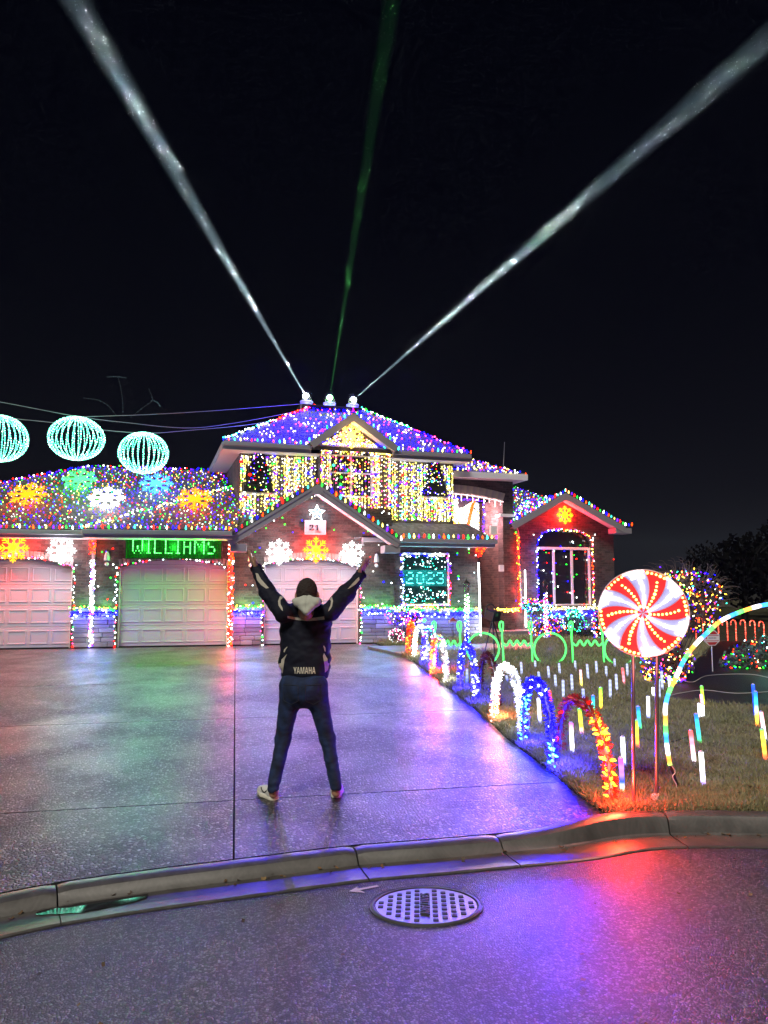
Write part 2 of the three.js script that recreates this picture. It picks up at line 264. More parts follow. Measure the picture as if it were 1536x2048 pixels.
// lawn, with the neighbour's blacktop beyond it and the paved way to the door
const lawnY = 0.045;
const blacktop = [[1316, 1398], [1420, 1410], [1536, 1419], [1760, 1432], [2000, 1330], [1600, 1283], [1430, 1283], [1385, 1318]].map(([x, y]) => onY(x, y, 0.05)).map((p) => [p.x, p.z]);
const walk = [[735, 1293.5], [1075, 1285], [1080, 1303], [803, 1309]].map(([x, y]) => onY(x, y, 0.05)).map((p) => [p.x, p.z]);
const inside = (poly, x, z) => { let c = false; for (let i = 0, j = poly.length - 1; i < poly.length; j = i++) { const [a, b] = poly[i], [d, e] = poly[j]; if ((b > z) !== (e > z) && x < ((d - a) * (z - b)) / (e - b) + a) c = !c; } return c; };
let lawnPoly;
{
  const front = []; for (let x = drvEdge[drvEdge.length - 1][0] + 0.02; x < 13; x += 0.2) front.push([x, kerbZ(x) - 0.012]);
  lawnPoly = [...drvEdge.map(([x, z]) => [x + 0.012, z]), ...front, [60, -2], [60, -60], [drvEdge[0][0], -60]];
  ground('lawn', flat(lawnPoly, lawnY, 0.06, 0.01), MT.turf);
  ground('neighbour_driveway', flat(blacktop, lawnY + 0.006, 0.02, 0.002), std(0.05, 0.05, 0.058, { map: MT.asphalt.map, bumpMap: MT.asphalt.bumpMap, bumpScale: 0.004, roughness: 0.55 }));
  ground('front_walk', flat(walk, lawnY + 0.02, 0.05, 0.004), MT.path);
  // grass: tufts of bent blades
  const blade = (a, h, bend, w) => { const dx = Math.cos(a), dz = Math.sin(a), p = [0, 0.5, 1].map((t) => [dx * bend * t * t, h * t * (1 - 0.25 * t * bend / h), dz * bend * t * t, w * (1 - t * 0.85)]), v = []; const q = (k, s) => [p[k][0] - dz * p[k][3] * s, p[k][1], p[k][2] + dx * p[k][3] * s]; v.push(...q(0, -1), ...q(0, 1), ...q(1, 1), ...q(0, -1), ...q(1, 1), ...q(1, -1), ...q(1, -1), ...q(1, 1), ...q(2, 0)); return v; };
  const v = []; const rg = rng(77);
  for (let k = 0; k < 11; k++) { const b = blade(rg() * 6.28, 0.03 + rg() * 0.04, 0.02 + rg() * 0.05, 0.0022 + rg() * 0.0018), ox = (rg() - 0.5) * 0.1, oz = (rg() - 0.5) * 0.1; for (let i = 0; i < b.length; i += 3) v.push(b[i] + ox, b[i + 1], b[i + 2] + oz); }
  const tuft = new THREE.BufferGeometry(); tuft.setAttribute('position', new THREE.Float32BufferAttribute(v, 3)); tuft.computeVertexNormals();
  const nT = 60000, im = new THREE.InstancedMesh(tuft, std(1, 1, 1, { roughness: 0.75, side: THREE.DoubleSide }), nT), m = new THREE.Matrix4(), q = new THREE.Quaternion(), e = new THREE.Euler(); let k = 0;
  for (let tries = 0; k < nT && tries < 900000; tries++) {
    const d = 5 * Math.pow(22 / 5, Math.pow(R(), 1.15)), a = YAW + rad(rr(-2, 36)), x = Math.sin(a) * d, z = -Math.cos(a) * d;
    if (!inside(lawnPoly, x, z) || inside(blacktop, x, z) || inside(walk, x, z)) continue;
    const n = 0.5 + 0.5 * N3.noise(x * 1.1, 3, z * 1.1), n2 = N3.noise(x * 4, 8, z * 4), s = (0.75 + 0.5 * R() + 0.35 * n2) * clamp(d / 8, 1, 2.2);
    e.set(rr(-0.5, 0.5), R() * 6.28, rr(-0.5, 0.5)); q.setFromEuler(e);
    m.compose(V(x, lawnY - 0.002, z), q, V(s, s * 0.8, s)); im.setMatrixAt(k, m);
    const dry = clamp(n + 0.35 * (R() - 0.5), 0, 1), l = 0.75 + 0.6 * R(); im.setColorAt(k, C(lerp(0.2, 0.3, dry) * l, lerp(0.21, 0.27, dry) * l, lerp(0.1, 0.14, dry) * l)); k++;
  }
  im.count = k; shade(im); im.name = 'grass'; tag(im, 'short damp winter grass covering the lawn beside the driveway', 'grass', null, 'stuff'); scene.add(im);
}
{ // sanitary cover in the street
  const c0 = onY(852, 1813, -0.03), cy = streetY(c0.x, c0.z) + 0.004, t = thing('manhole_cover', 'round iron manhole cover with raised lettering set in the wet street', 'manhole cover');
  const r = 0.297, ring = new THREE.LatheGeometry([[r - 0.028, -0.03], [r - 0.028, 0.0], [r - 0.025, 0.003], [r - 0.014, 0.003], [r - 0.011, -0.004], [r - 0.004, -0.004], [r, 0.002], [r, -0.03]].map((p) => new THREE.Vector2(...p)), 64);
  const list = [], lid = new THREE.CylinderGeometry(r - 0.034, r - 0.034, 0.02, 64).translate(0, -0.012, 0);
  const put = (x, z, w, d) => list.push(new RoundedBoxGeometry(w, 0.012, d, 1, 0.003).translate(x, -0.0035, z));
  for (let i = -6; i <= 6; i++) for (let j = -6; j <= 6; j++) { const x = i * 0.047, z = j * 0.062 + (i % 2) * 0.03; if (Math.hypot(x, z) > r - 0.058) continue; if (Math.abs(i) <= 0 && Math.abs(z) < 0.2) continue; put(x, z, 0.027, 0.03); }
  mesh('frame', ring, std(0.12, 0.115, 0.12, { roughness: 0.45, metalness: 0.5 }), t); mesh('lid', lid, std(0.4, 0.39, 0.42, { roughness: 0.34, metalness: 0.85 }), t); const st = mesh('stud', list, std(0.03, 0.03, 0.033, { roughness: 0.6 }), t); st.userData.kind = 'stuff';
  const font = await new FontLoader().loadAsync('fonts/droid/droid_sans_bold.typeface.json');
  FONT = font;
  const tx = new TextGeometry('SANITARY', { font, size: 0.05, depth: 0.009, curveSegments: 3 }); tx.computeBoundingBox(); tx.translate(-(tx.boundingBox.max.x) / 2, -0.03, 0).scale(0.95, 1, 1); tx.rotateX(-Math.PI / 2).rotateY(-Math.PI / 2);
  mesh('lettering', tx, std(0.04, 0.04, 0.045, { roughness: 0.5 }), t);
  t.position.set(c0.x, cy, c0.z); t.rotation.set(-0.08, rad(-14), 0);
  // a small sprayed arrow beside it
  const a = onY(728, 1782, -0.06), s = new THREE.Shape([[-0.09, 0], [-0.02, 0.05], [-0.03, 0.018], [0.09, 0.02], [0.09, -0.004], [-0.03, -0.01], [-0.02, -0.065]].map((p) => new THREE.Vector2(...p)));
  const ar = mesh('paint_marking', new THREE.ShapeGeometry(s).rotateX(-Math.PI / 2).rotateY(0.25), std(0.6, 0.5, 0.52, { roughness: 0.5, side: THREE.DoubleSide }), scene); ar.position.set(a.x, streetY(a.x, a.z) + 0.004, a.z); ar.rotation.x = -0.08; tag(ar, 'small pale spray painted arrow on the street beside the manhole cover', 'road marking');
}
// ---------------------------------------------------------------- the house
const house = thing('house', 'brick two storey house with three garage doors behind the standing man', 'house');
const ZA = -20, ZE = -19.45;                       // garage wall, eave line
const xa = (px, z = ZA, py = 1200) => onZ(px, py, z).x, ya = (py, z = ZA, px = 400) => onZ(px, py, z).y;
const inB = (g) => g.applyMatrix4(MB);
function stonesOn(wall, x0, x1, y0, y1, z, frame) { // coursed stone facing, each block its own
  let y = y0; const mats = MT.stones;
  while (y < y1 - 0.03) {
    const h = Math.min(rr(0.085, 0.13), y1 - y); let x = x0;
    while (x < x1 - 0.02) {
      let w = Math.min(rr(0.24, 0.5), x1 - x); if (x1 - x - w < 0.12) w = x1 - x;
      const g = rbox(x + 0.005, x + w - 0.005, y + 0.005, y + h - 0.005, z - 0.04, z + rr(0.03, 0.05), 0.012); mesh('stone', frame ? frame(g) : g, pick(mats), wall); x += w;
    }
    y += h;
  }
}
// --- garage wing: brick front with arched door openings
const doors = [[-82, 143], [236, 456], [528, 717]].map(([a, b], i) => ({ x0: xa(a), x1: xa(b), sp: ya(i === 2 ? 1130 : 1136), top: ya(i === 2 ? 1119 : 1120) }));
const archPts = (d, n = 12, out = 0) => { const r = []; for (let i = 0; i <= n; i++) { const u = i / n * 2 - 1; r.push([lerp(d.x0 - out, d.x1 + out, i / n), d.sp + (d.top + out - d.sp) * (1 - u * u)]); } return r; };
const gxL = xa(458, -19.3), gxR = xa(800, -19.3), gAp = onZ(635, 968, -19.25), gY = (ya(1076, -19.25, 455) + ya(1082, -19.25, 800)) / 2;
{
  const wl = -13.5, wr = xa(789), top = 2.98, open = [];
  const out = [[wl, -0.05]];
  for (const d of doors) { out.push([d.x0, -0.05], ...archPts(d), [d.x1, -0.05]); }
  out.push([wr, -0.05], [wr, top], [gAp.x + 0.02, ya(985, ZA, 635) - 0.12], [xa(470), top], [wl, top]);
  const wall = mesh('wall', metres(plate(out, ZA, 0.34)), MT.brick, house);
  for (const [a, b] of [[145, 234], [458, 526], [719, 788]]) stonesOn(wall, xa(a), xa(b), 0.02, ya(1222), ZA);
  for (const [a, b] of [[144, 235], [457, 527], [718, 789]]) mesh('stone_ledge', rbox(xa(a), xa(b), ya(1222), ya(1214), ZA - 0.02, ZA + 0.1, 0.015), MT.concrete, house);
  doors.forEach((d) => { // brick soldier arch over each door
    const v = [], n = 30; for (let i = 0; i < n; i++) { const u = (i + 0.5) / n, x = lerp(d.x0, d.x1, u), y = d.sp + (d.top - d.sp) * (1 - (u * 2 - 1) ** 2); const g = rbox(-0.038, 0.038, 0.012, 0.21, -0.02, 0.014, 0.006); g.rotateZ(-(u * 2 - 1) * 0.13).translate(x, y, ZA); mesh('arch_brick', g, MT.stones[i * 7 % 3], wall); }
    // sectional door: four sections of four raised panels
    const dg = new THREE.Group(); dg.name = 'garage_door'; house.add(dg);
    const zb = ZA - 0.2, w = d.x1 - d.x0, hs = (d.top + 0.05) / 4.35;
    for (let r = 0; r < 5; r++) {
      const y0 = r * hs + 0.015, y1 = Math.min((r + 1) * hs + 0.008, d.top + 0.1); if (y1 - y0 < 0.1) { mesh('section', rbox(d.x0 - 0.05, d.x1 + 0.05, y0, y1, zb - 0.05, zb, 0.006), MT.door, dg); continue; }
      mesh('section', rbox(d.x0 - 0.05, d.x1 + 0.05, y0, y1, zb - 0.05, zb, 0.006), MT.door, dg);
      for (let c = 0; c < 5; c++) { const pw = w / 5, x0 = d.x0 + c * pw + 0.045, x1 = d.x0 + (c + 1) * pw - 0.045; if (r === 4) continue;
        const s = new THREE.Shape([[x0, y0 + 0.09], [x1, y0 + 0.09], [x1, y1 - 0.09], [x0, y1 - 0.09]].map((p) => new THREE.Vector2(...p)));
        s.holes.push(new THREE.Path([[x0 + 0.022, y0 + 0.112], [x1 - 0.022, y0 + 0.112], [x1 - 0.022, y1 - 0.112], [x0 + 0.022, y1 - 0.112]].map((p) => new THREE.Vector2(...p))));
        mesh('panel', new THREE.ExtrudeGeometry(s, { depth: 0.006, bevelEnabled: true, bevelSize: 0.006, bevelThickness: 0.008, bevelSegments: 2 }).translate(0, 0, zb), MT.door, dg); }
    }
    mesh('weather_strip', box(d.x0, d.x1, 0.001, 0.022, zb - 0.03, zb + 0.012), MT.black, dg);
    for (const x of [d.x0, d.x1]) mesh('jamb', box(x - 0.03, x + 0.03, 0, d.sp + 0.02, ZA - 0.19, ZA - 0.06), MT.white, dg);
  });
  mesh('wall', box(wl, 7, 0, 2.9, -27, -26.7), MT.brick, house); mesh('wall', box(wl - 0.3, wl, 0, 3, -27, ZA), MT.brick, house);
}
// roofs. Each slope is a slab; light nets are laid on them later
const yE = ya(1061, ZE, 300), slopes = {};
const roof = (name, pts, t = 0.12, m = MT.shingle) => { slopes[name] = pts; return mesh('roof', slab(pts, t), m, house); };
const pitch = 0.43, rz = -25, ryd = yE + pitch * (ZE - rz);
const rxl = onZ(172, 945, rz).x, hipL = rxl - (ZE - rz);
roof('garage', [V(hipL, yE, ZE), V(xa(470, ZE), yE, ZE), V(1.5, ryd, rz), V(rxl, ryd, rz)]);
roof('garageLeft', [V(hipL, yE, 2 * rz - ZE), V(hipL, yE, ZE), V(rxl, ryd, rz)]);
roof('garageBack', [V(1.5, ryd, rz), V(6, yE, 2 * rz - ZE), V(hipL, yE, 2 * rz - ZE), V(rxl, ryd, rz)]);
const zF = -19.05, xF = xa(160, zF), hk = 3.6;
roof('front', [V(xF, yE, zF), V(xa(468, zF), yE, zF), V(xa(468, zF) + 0.35, yE + pitch * hk, zF - hk), V(xF + hk, yE + pitch * hk, zF - hk)]);
roof('frontHip', [V(xF, yE, zF - 2.2), V(xF, yE, zF), V(xF + hk, yE + pitch * hk, zF - hk)]);
const eave = (a, b, zf, y) => { mesh('fascia', box(a, b, y - 0.2, y - 0.03, zf - 0.03, zf + 0.005), MT.trim, house); mesh('gutter', [rbox(a, b, y - 0.135, y - 0.02, zf + 0.006, zf + 0.1, 0.02)], MT.trim, house); mesh('soffit', box(a, b, y - 0.215, y - 0.201, ZA - 0.01, zf), MT.soffit, house); };
eave(hipL, xF - 0.003, ZE, yE); eave(xF, xa(462, zF), zF, yE);
mesh('soffit', box(xF - 0.01, xF + 0.004, yE - 0.22, yE - 0.03, ZE - 0.2, zF), MT.trim, house);
{ // gable over the third door
  const zf = -19.25, zb = -24.5, L = V(gxL - 0.1, gY - 0.02, zf), Rr = V(gxR + 0.02, gY - 0.02, zf), A = V(gAp.x, gAp.y, zf), bk = (p) => V(p.x, p.y, zb);
  roof('gableLeft', [L, A, bk(A), bk(L)].reverse()); roof('gableRight', [A, Rr, bk(Rr), bk(A)].reverse());
  for (const [a, b, o] of [[L, A, 0], [A, Rr, 0.004]]) {
    const d = b.clone().sub(a).normalize(), n = V(-d.y, d.x, 0).multiplyScalar(-1); if (n.y > 0) n.negate();
    const a1 = a.clone().addScaledVector(n, 0.11), b1 = b.clone().addScaledVector(n, 0.11);
    mesh('bargeboard', bar(a1.clone().setZ(zf + 0.02 + o), b1.clone().setZ(zf + 0.02 + o), 0.035, 0.2), MT.trim, house);
    mesh('bargeboard', bar(a1.clone().addScaledVector(n, -0.07).setZ(zf + 0.045 + o), b1.clone().addScaledVector(n, -0.07).setZ(zf + 0.045 + o), 0.03, 0.07), MT.trim, house);
    const q = [a, b].map((p) => p.clone().addScaledVector(n, 0.14)); mesh('soffit', slab([V(q[0].x, q[0].y, zf), V(q[1].x, q[1].y, zf), V(q[1].x, q[1].y, ZA), V(q[0].x, q[0].y, ZA)].map((w) => w.add(V(0, o, 0))), 0.015), MT.soffit, house);
  }
  mesh('bargeboard', plate([[A.x - 0.16, A.y - 0.28], [A.x + 0.16, A.y - 0.28], [A.x + 0.12, A.y - 0.1], [A.x, A.y - 0.015], [A.x - 0.12, A.y - 0.1]].map((q) => q), zf + 0.07, 0.05), MT.trim, house);
  for (const [x, s] of [[gxL, 1], [gxR, -1]]) mesh('eave_return', rbox(Math.min(x, x + s * 0.42), Math.max(x, x + s * 0.42), gY - 0.33, gY - 0.13, zf - 0.6, zf + 0.01, 0.01), MT.trim, house);
}
// --- main block, in its own frame: x along the front, z towards the street
const pb = (px, py, z) => onB(px, py, z);
const U = { x1: pb(907, 1000, 0).x, eL: pb(446, 881, 0.5), eR: pb(941, 911, 0.5) };
const yU = (U.eL.y + U.eR.y) / 2 + 0.02, bayL = pb(640, 950, 0.3).x, bayR = pb(783, 950, 0.3).x;
const apex = pb(706, 826, 0.75), gbL = pb(619, 884, 0.75), gbR = pb(797, 893, 0.75);
const ridgeZ = -3.5, ridgeY = pb(660, 815, ridgeZ).y, rL = pb(632, 815, ridgeZ).x, rR = pb(722, 830, ridgeZ).x;
{
  const P = (x, y, z) => toB(V(x, y, z));
  mesh('wall', inB(box(0, U.x1, 2.2, yU - 0.2, -7.2, 0)), MT.brick, house);
  mesh('wall', inB(metres(plate([[bayL, 2.5], [bayR, 2.5], [bayR, gbR.y - 0.16], [apex.x, apex.y - 0.2], [bayL, gbL.y - 0.16]], 0.3, 0.4))), MT.brick, house);
  const eL = U.eL.x, eR = U.eR.x, zf = 0.5, zk = 2 * ridgeZ - zf;
  roof('upperFront', [P(eL, yU, zf), P(eR, yU, zf), P(rR, ridgeY, ridgeZ), P(rL, ridgeY, ridgeZ)]);
  roof('upperLeft', [P(eL, yU, zk), P(eL, yU, zf), P(rL, ridgeY, ridgeZ)]);
  roof('upperRight', [P(eR, yU, zf), P(eR, yU, zk), P(rR, ridgeY, ridgeZ)]);
  roof('upperBack', [P(eR, yU, zk), P(eL, yU, zk), P(rL, ridgeY, ridgeZ), P(rR, ridgeY, ridgeZ)]);
  for (const [a, b] of [[eL, gbL.x + 0.1], [gbR.x - 0.1, eR]]) { mesh('gutter', inB(rbox(a, b, yU - 0.14, yU - 0.02, zf, zf + 0.1, 0.02)), MT.trim, house); mesh('fascia', inB(box(a, b, yU - 0.22, yU - 0.05, zf - 0.03, zf - 0.002)), MT.trim, house); }
  mesh('soffit', inB(box(eL, eR, yU - 0.235, yU - 0.221, zk, zf)), MT.soffit, house);
  for (const x of [eL, eR]) mesh('fascia', inB(box(x - 0.02, x + 0.012, yU - 0.22, yU - 0.03, zk, zf - 0.005)), MT.trim, house);
  // upper gable
  const L = V(gbL.x, gbL.y, 0.75), A = V(apex.x, apex.y, 0.75), Rr = V(gbR.x, gbR.y, 0.75), bk = (p) => V(p.x, p.y, -2.6);
  roof('dormerLeft', [L, bk(L), bk(A), A].map((p) => p.clone().applyMatrix4(MB)).reverse()); roof('dormerRight', [A, bk(A), bk(Rr), Rr].map((p) => p.clone().applyMatrix4(MB)).reverse());
  for (const [a, b, o] of [[L, A, 0], [A, Rr, 0.004]]) {
    const d = b.clone().sub(a).normalize(), n = V(d.y, -d.x, 0); if (n.y > 0) n.negate();
    mesh('bargeboard', inB(bar(a.clone().addScaledVector(n, 0.1).setZ(0.77 + o), b.clone().addScaledVector(n, 0.1).setZ(0.77 + o), 0.035, 0.2)), MT.trim, house);
    const q = [a, b].map((p) => p.clone().addScaledVector(n, 0.135)); mesh('soffit', inB(slab([V(q[0].x, q[0].y, 0.75), V(q[1].x, q[1].y, 0.75), V(q[1].x, q[1].y, 0.3), V(q[0].x, q[0].y, 0.3)], 0.012)), MT.soffit, house);
  }
  mesh('bargeboard', inB(plate([[A.x - 0.15, A.y - 0.26], [A.x + 0.15, A.y - 0.26], [A.x + 0.11, A.y - 0.1], [A.x, A.y - 0.012], [A.x - 0.11, A.y - 0.1]], 0.802, 0.05)), MT.trim, house);
  // windows
  const win = (x0, x1, y0, y1, z, nx, ny, frame = MT.white) => {
    const w = mesh('window', inB(box(x0, x1, y0, y1, z - 0.02, z + 0.006)), MT.black, house), f = [], b = 0.055;
    f.push(rbox(x0 - b, x1 + b, y0 - b, y0, z, z + 0.05, 0.01), rbox(x0 - b, x1 + b, y1, y1 + b, z, z + 0.05, 0.01), rbox(x0 - b, x0, y0, y1, z, z + 0.048, 0.01), rbox(x1, x1 + b, y0, y1, z, z + 0.048, 0.01));
    for (let i = 1; i < nx; i++) { const x = lerp(x0, x1, i / nx); f.push(rbox(x - b * 0.55, x + b * 0.55, y0, y1, z, z + 0.044, 0.01)); }
    for (let i = 1; i < ny; i++) { const y = lerp(y0, y1, i / ny); f.push(rbox(x0, x1, y - b * 0.4, y + b * 0.4, z, z + 0.04, 0.01)); }
    mesh('frame', inB(join(f)), frame, w);
    for (let i = 0; i < nx; i++) for (let j = 0; j < ny; j++) mesh('pane', inB(box(lerp(x0, x1, i / nx) + 0.03, lerp(x0, x1, (i + 1) / nx) - 0.03, lerp(y0, y1, j / ny) + 0.02, lerp(y0, y1, (j + 1) / ny) - 0.02, z + 0.007, z + 0.014)), MT.glassDark, w);
    return w;
  };
  { const a = pb(661, 990, 0.3), b = pb(741, 905, 0.3); win(a.x, b.x, a.y, b.y, 0.302, 2, 2); }
  for (const [cx, top, bot, hw] of [[516, 905, 984, 30], [868, 923, 992, 28]]) { // dark panes between tied back drapes
    const t = pb(cx, top, 0), b = pb(cx, bot, 0), s = hw * (depthOf(toB(b)) / FOC), w = b.y;
    const sill = b.y; const wn = mesh('window', inB(plate([[b.x - s, sill], [b.x + s, sill], [b.x + s * 0.9, lerp(sill, t.y, 0.3)], [b.x + s * 0.42, t.y], [b.x - s * 0.42, t.y], [b.x - s * 0.9, lerp(sill, t.y, 0.3)]], 0.012, 0.03)), MT.glassDark, house);
    mesh('tree_cutout', inB(plate([[b.x - s * 0.98, b.y + 0.02], [b.x + s * 0.98, b.y + 0.02], [b.x + s * 0.7, lerp(b.y, t.y, 0.35)], [b.x + s * 0.52, lerp(b.y, t.y, 0.62)], [b.x + s * 0.3, t.y], [b.x - s * 0.3, t.y], [b.x - s * 0.52, lerp(b.y, t.y, 0.62)], [b.x - s * 0.7, lerp(b.y, t.y, 0.35)]], 0.105, 0.02, [], 0.003)), std(0.012, 0.015, 0.014, { roughness: 0.9 }), wn);
    mesh('sill', inB(rbox(b.x - s * 1.15, b.x + s * 1.15, sill - 0.09, sill - 0.01, 0, 0.06, 0.012)), MT.white, wn);
  }
  // porch roof and the room front below it
  const pz = 1.15, g1 = pb(806, 1074, pz), g2 = pb(990, 1080, pz), top = 0.0, py = (g1.y + g2.y) / 2, tY = py + pitch * (pz + 0.1);
  slopes.porch = [P(g1.x - 1.4, py, pz), P(g2.x, py, pz), P(g2.x - 0.35, tY, top - 0.05), P(g1.x - 1.4, tY, top - 0.05)];
  const d0 = [P(g1.x - 1.4, py, pz), P(g2.x, py, pz), P(g2.x - 0.35, tY, top - 0.05), P(g1.x - 1.4, tY, top - 0.05)]; mesh('roof', slab(d0, 0.1), MT.shingle, house);
  mesh('roof', slab([P(g2.x, py, pz), P(g2.x, py, -0.6), P(g2.x - 0.35, tY, top - 0.05)], 0.1), MT.shingle, house);
  mesh('gutter', inB(rbox(g1.x - 1.2, g2.x + 0.04, py - 0.14, py - 0.015, pz, pz + 0.1, 0.02)), MT.trim, house);
  mesh('fascia', inB(box(g1.x - 1.2, g2.x, py - 0.21, py - 0.03, pz - 0.03, pz - 0.002)), MT.trim, house); mesh('soffit', inB(box(g1.x - 1.2, g2.x - 0.02, py - 0.235, py - 0.211, 0, pz)), MT.soffit, house);
  const fz = 0.78, fx0 = pb(770, 1200, fz).x, fx1 = pb(958, 1200, fz).x;
  const fw = mesh('wall', inB(box(fx0, fx1, -0.1, py - 0.22, -3, fz)), MT.brick, house);
  stonesOn(fw, fx0, fx1 - 0.01, 0.05, pb(860, 1226, fz).y, fz, inB);
  mesh('stone_ledge', inB(rbox(fx0, fx1 + 0.02, pb(860, 1226, fz).y, pb(860, 1216, fz).y, fz - 0.02, fz + 0.1, 0.015)), MT.concrete, house);
  { const a = pb(808, 1208, fz), b = pb(894, 1110, fz); win(a.x, b.x, a.y, b.y, fz + 0.002, 1, 1); }
  // entry: tall arched portal with a deep reveal
  const ez = -0.55, ex0 = U.x1 + 0.001, jx = pb(1006, 1050, ez).x, ex1 = pb(1026, 1000, ez).x, eTop = pb(980, 957, ez).y, aT = pb(925, 987, ez).y, aS = pb(1006, 1003, ez).y;
  const arch = []; for (let i = 0; i <= 14; i++) { const u = i / 14; arch.push([lerp(ex0 - 0.6, jx, u), aS + (aT - aS) * (1 - ((u - 0.3) / 0.7) ** 2)]); }
  mesh('wall', inB(metres(plate([[ex0, 0], ...arch.filter((p) => p[0] > ex0).map((p) => p), [jx, 0], [ex1, 0], [ex1, eTop], [ex0, eTop]].filter((p, i) => !(i === 0)).concat([[ex0, aT - 0.02]]), ez, 0.36))), MT.brick, house);
  const vw = mesh('arch_surround', inB(box(ex0, ex0 + 0.02, aT, aT + 0.01, ez - 0.1, ez - 0.05)), MT.brick, house);
  for (let i = 0; i < 24; i++) { const u = 0.33 + 0.67 * (i + 0.5) / 24, x = lerp(ex0 - 0.6, jx, u), y = aS + (aT - aS) * (1 - ((u - 0.3) / 0.7) ** 2); const g = rbox(-0.034, 0.034, 0.01, 0.27, -0.02, 0.025, 0.006); g.rotateZ(-Math.max(0, u - 0.3) * 0.5).translate(x, y, ez); mesh('arch_brick', inB(g), std(0.42 + 0.05 * (i % 3), 0.39 + 0.05 * (i % 3), 0.36, { roughness: 0.8 }), vw); }
  mesh('wall', inB(box(jx, jx + 0.3, 0, aS + 0.1, ez - 2.6, ez - 0.36)), std(0.62, 0.5, 0.5, { map: MT.brick.map, bumpMap: MT.brick.bumpMap, bumpScale: 0.006 }), house);  // the side of the portal, pink light on it put into the brick tint
  mesh('wall', inB(box(ex0 - 1, jx + 0.3, -0.1, eTop, ez - 2.9, ez - 2.6)), MT.brick, house);
  mesh('soffit', inB(box(ex0 - 0.5, jx + 0.3, aT + 0.15, aT + 0.2, ez - 2.6, ez - 0.361)), MT.soffit, house);
  const dx0 = pb(962, 1200, ez - 2.6).x, dx1 = pb(985, 1200, ez - 2.6).x; mesh('door', inB(rbox(dx0 - 0.5, dx1 + 0.1, 0.15, 2.25, ez - 2.62, ez - 2.55, 0.01)), std(0.05, 0.03, 0.03, { roughness: 0.4 }), house);
  const oE = pb(1056, 952, ez + 0.5).x, yEn = pb(985, 949, ez + 0.5).y;
  mesh('fascia', inB(rbox(ex0 + 0.02, oE, yEn - 0.13, yEn + 0.06, ez + 0.42, ez + 0.5, 0.01)), MT.white, house); mesh('soffit', inB(box(ex0, oE, yEn - 0.12, yEn - 0.1, ez - 3, ez + 0.42)), MT.soffit, house);
  mesh('fascia', inB(rbox(oE - 0.06, oE, yEn - 0.13, yEn + 0.06, ez - 3, ez + 0.4, 0.01)), MT.white, house);
  roof('entry', [P(ex0 - 0.5, yEn + 0.05, ez + 0.5), P(oE, yEn + 0.05, ez + 0.5), P(oE - 1.5, yEn + 0.8, ez - 1.2), P(ex0 - 0.5, yEn + 0.8, ez - 1.2)]);
  roof('entrySide', [P(oE, yEn + 0.05, ez + 0.5), P(oE, yEn + 0.05, ez - 3.4), P(oE - 1.5, yEn + 0.8, ez - 1.2)]);
  mesh('impost_block', inB(rbox(jx - 0.12, ex1 + 0.02, pb(1010, 1034, ez).y, pb(1010, 1028, ez).y, ez - 0.3, ez + 0.06, 0.01)), MT.white, house);
  mesh('electrical_box', inB(rbox(pb(978, 1070, ez).x, pb(990, 1070, ez).x, pb(980, 1070, ez).y, pb(980, 1052, ez).y, ez + 0.03, ez + 0.16, 0.01)), MT.white, house);
  mesh('electrical_box', inB(rbox(pb(996, 1142, ez).x, pb(1005, 1142, ez).x, pb(1000, 1143, ez).y, pb(1000, 1130, ez).y, ez + 0.03, ez + 0.12, 0.01)), MT.white, house);
  // step at the door
  mesh('step', inB(rbox(ex0 - 0.2, ex1 + 0.5, 0, 0.17, ez - 2.6, ez + 0.55, 0.02)), MT.path, house);
  // right wing with its gable and arched window
  const wz = -0.8, w0 = pb(1008, 1150, wz).x, w1 = pb(1229, 1150, wz).x, wA = pb(1131, 986, wz + 0.45), wL = pb(1022, 1050, wz + 0.45), wR = pb(1250, 1052, wz + 0.45), wy = (wL.y + wR.y) / 2;
  const a0 = pb(1075, 1200, wz).x, a1 = pb(1186, 1200, wz).x, sb = pb(1130, 1212, wz).y, sp = pb(1130, 1085, wz).y, at = pb(1130, 1060, wz).y;
  const hole = [[a0, sb]]; for (let i = 0; i <= 16; i++) { const u = i / 16 * 2 - 1; hole.push([lerp(a0, a1, i / 16), sp + (at - sp) * Math.sqrt(Math.max(0, 1 - Math.pow(Math.abs(u), 2.6)))]); } hole.push([a1, sb]);
  const ww = mesh('wall', inB(metres(plate([[w0, -0.1], [w1, -0.1], [w1, wy - 0.05], [wA.x, wA.y - 0.15], [Math.max(w0, wL.x), wy - 0.05], [w0, wy - 0.05]], wz, 0.3, [hole]))), MT.brick, house);
  mesh('wall', inB(box(w1 - 0.3, w1, -0.1, wy, wz - 5, wz - 0.3)), MT.brick, house); mesh('wall', inB(box(w0, w1, -0.1, wy, wz - 5.2, wz - 5)), MT.brick, house);
  stonesOn(ww, pb(1046, 1200, wz).x, w1, 0.03, pb(1130, 1226, wz).y, wz, inB);
  mesh('stone_ledge', inB(rbox(pb(1046, 1200, wz).x, w1 + 0.03, pb(1130, 1226, wz).y, pb(1130, 1216, wz).y, wz - 0.02, wz + 0.1, 0.015)), MT.concrete, house);
  // window set in the arch
  const wn = mesh('window', inB(plate(hole, wz - 0.16, 0.03)), MT.glassDark, house), bars = [], tr = pb(1130, 1097, wz).y, bw = 0.075;
  for (const u of [0.335, 0.665]) { const x = lerp(a0, a1, u); bars.push(rbox(x - bw / 2, x + bw / 2, sb, tr - 0.04, wz - 0.16, wz - 0.1, 0.012)); }
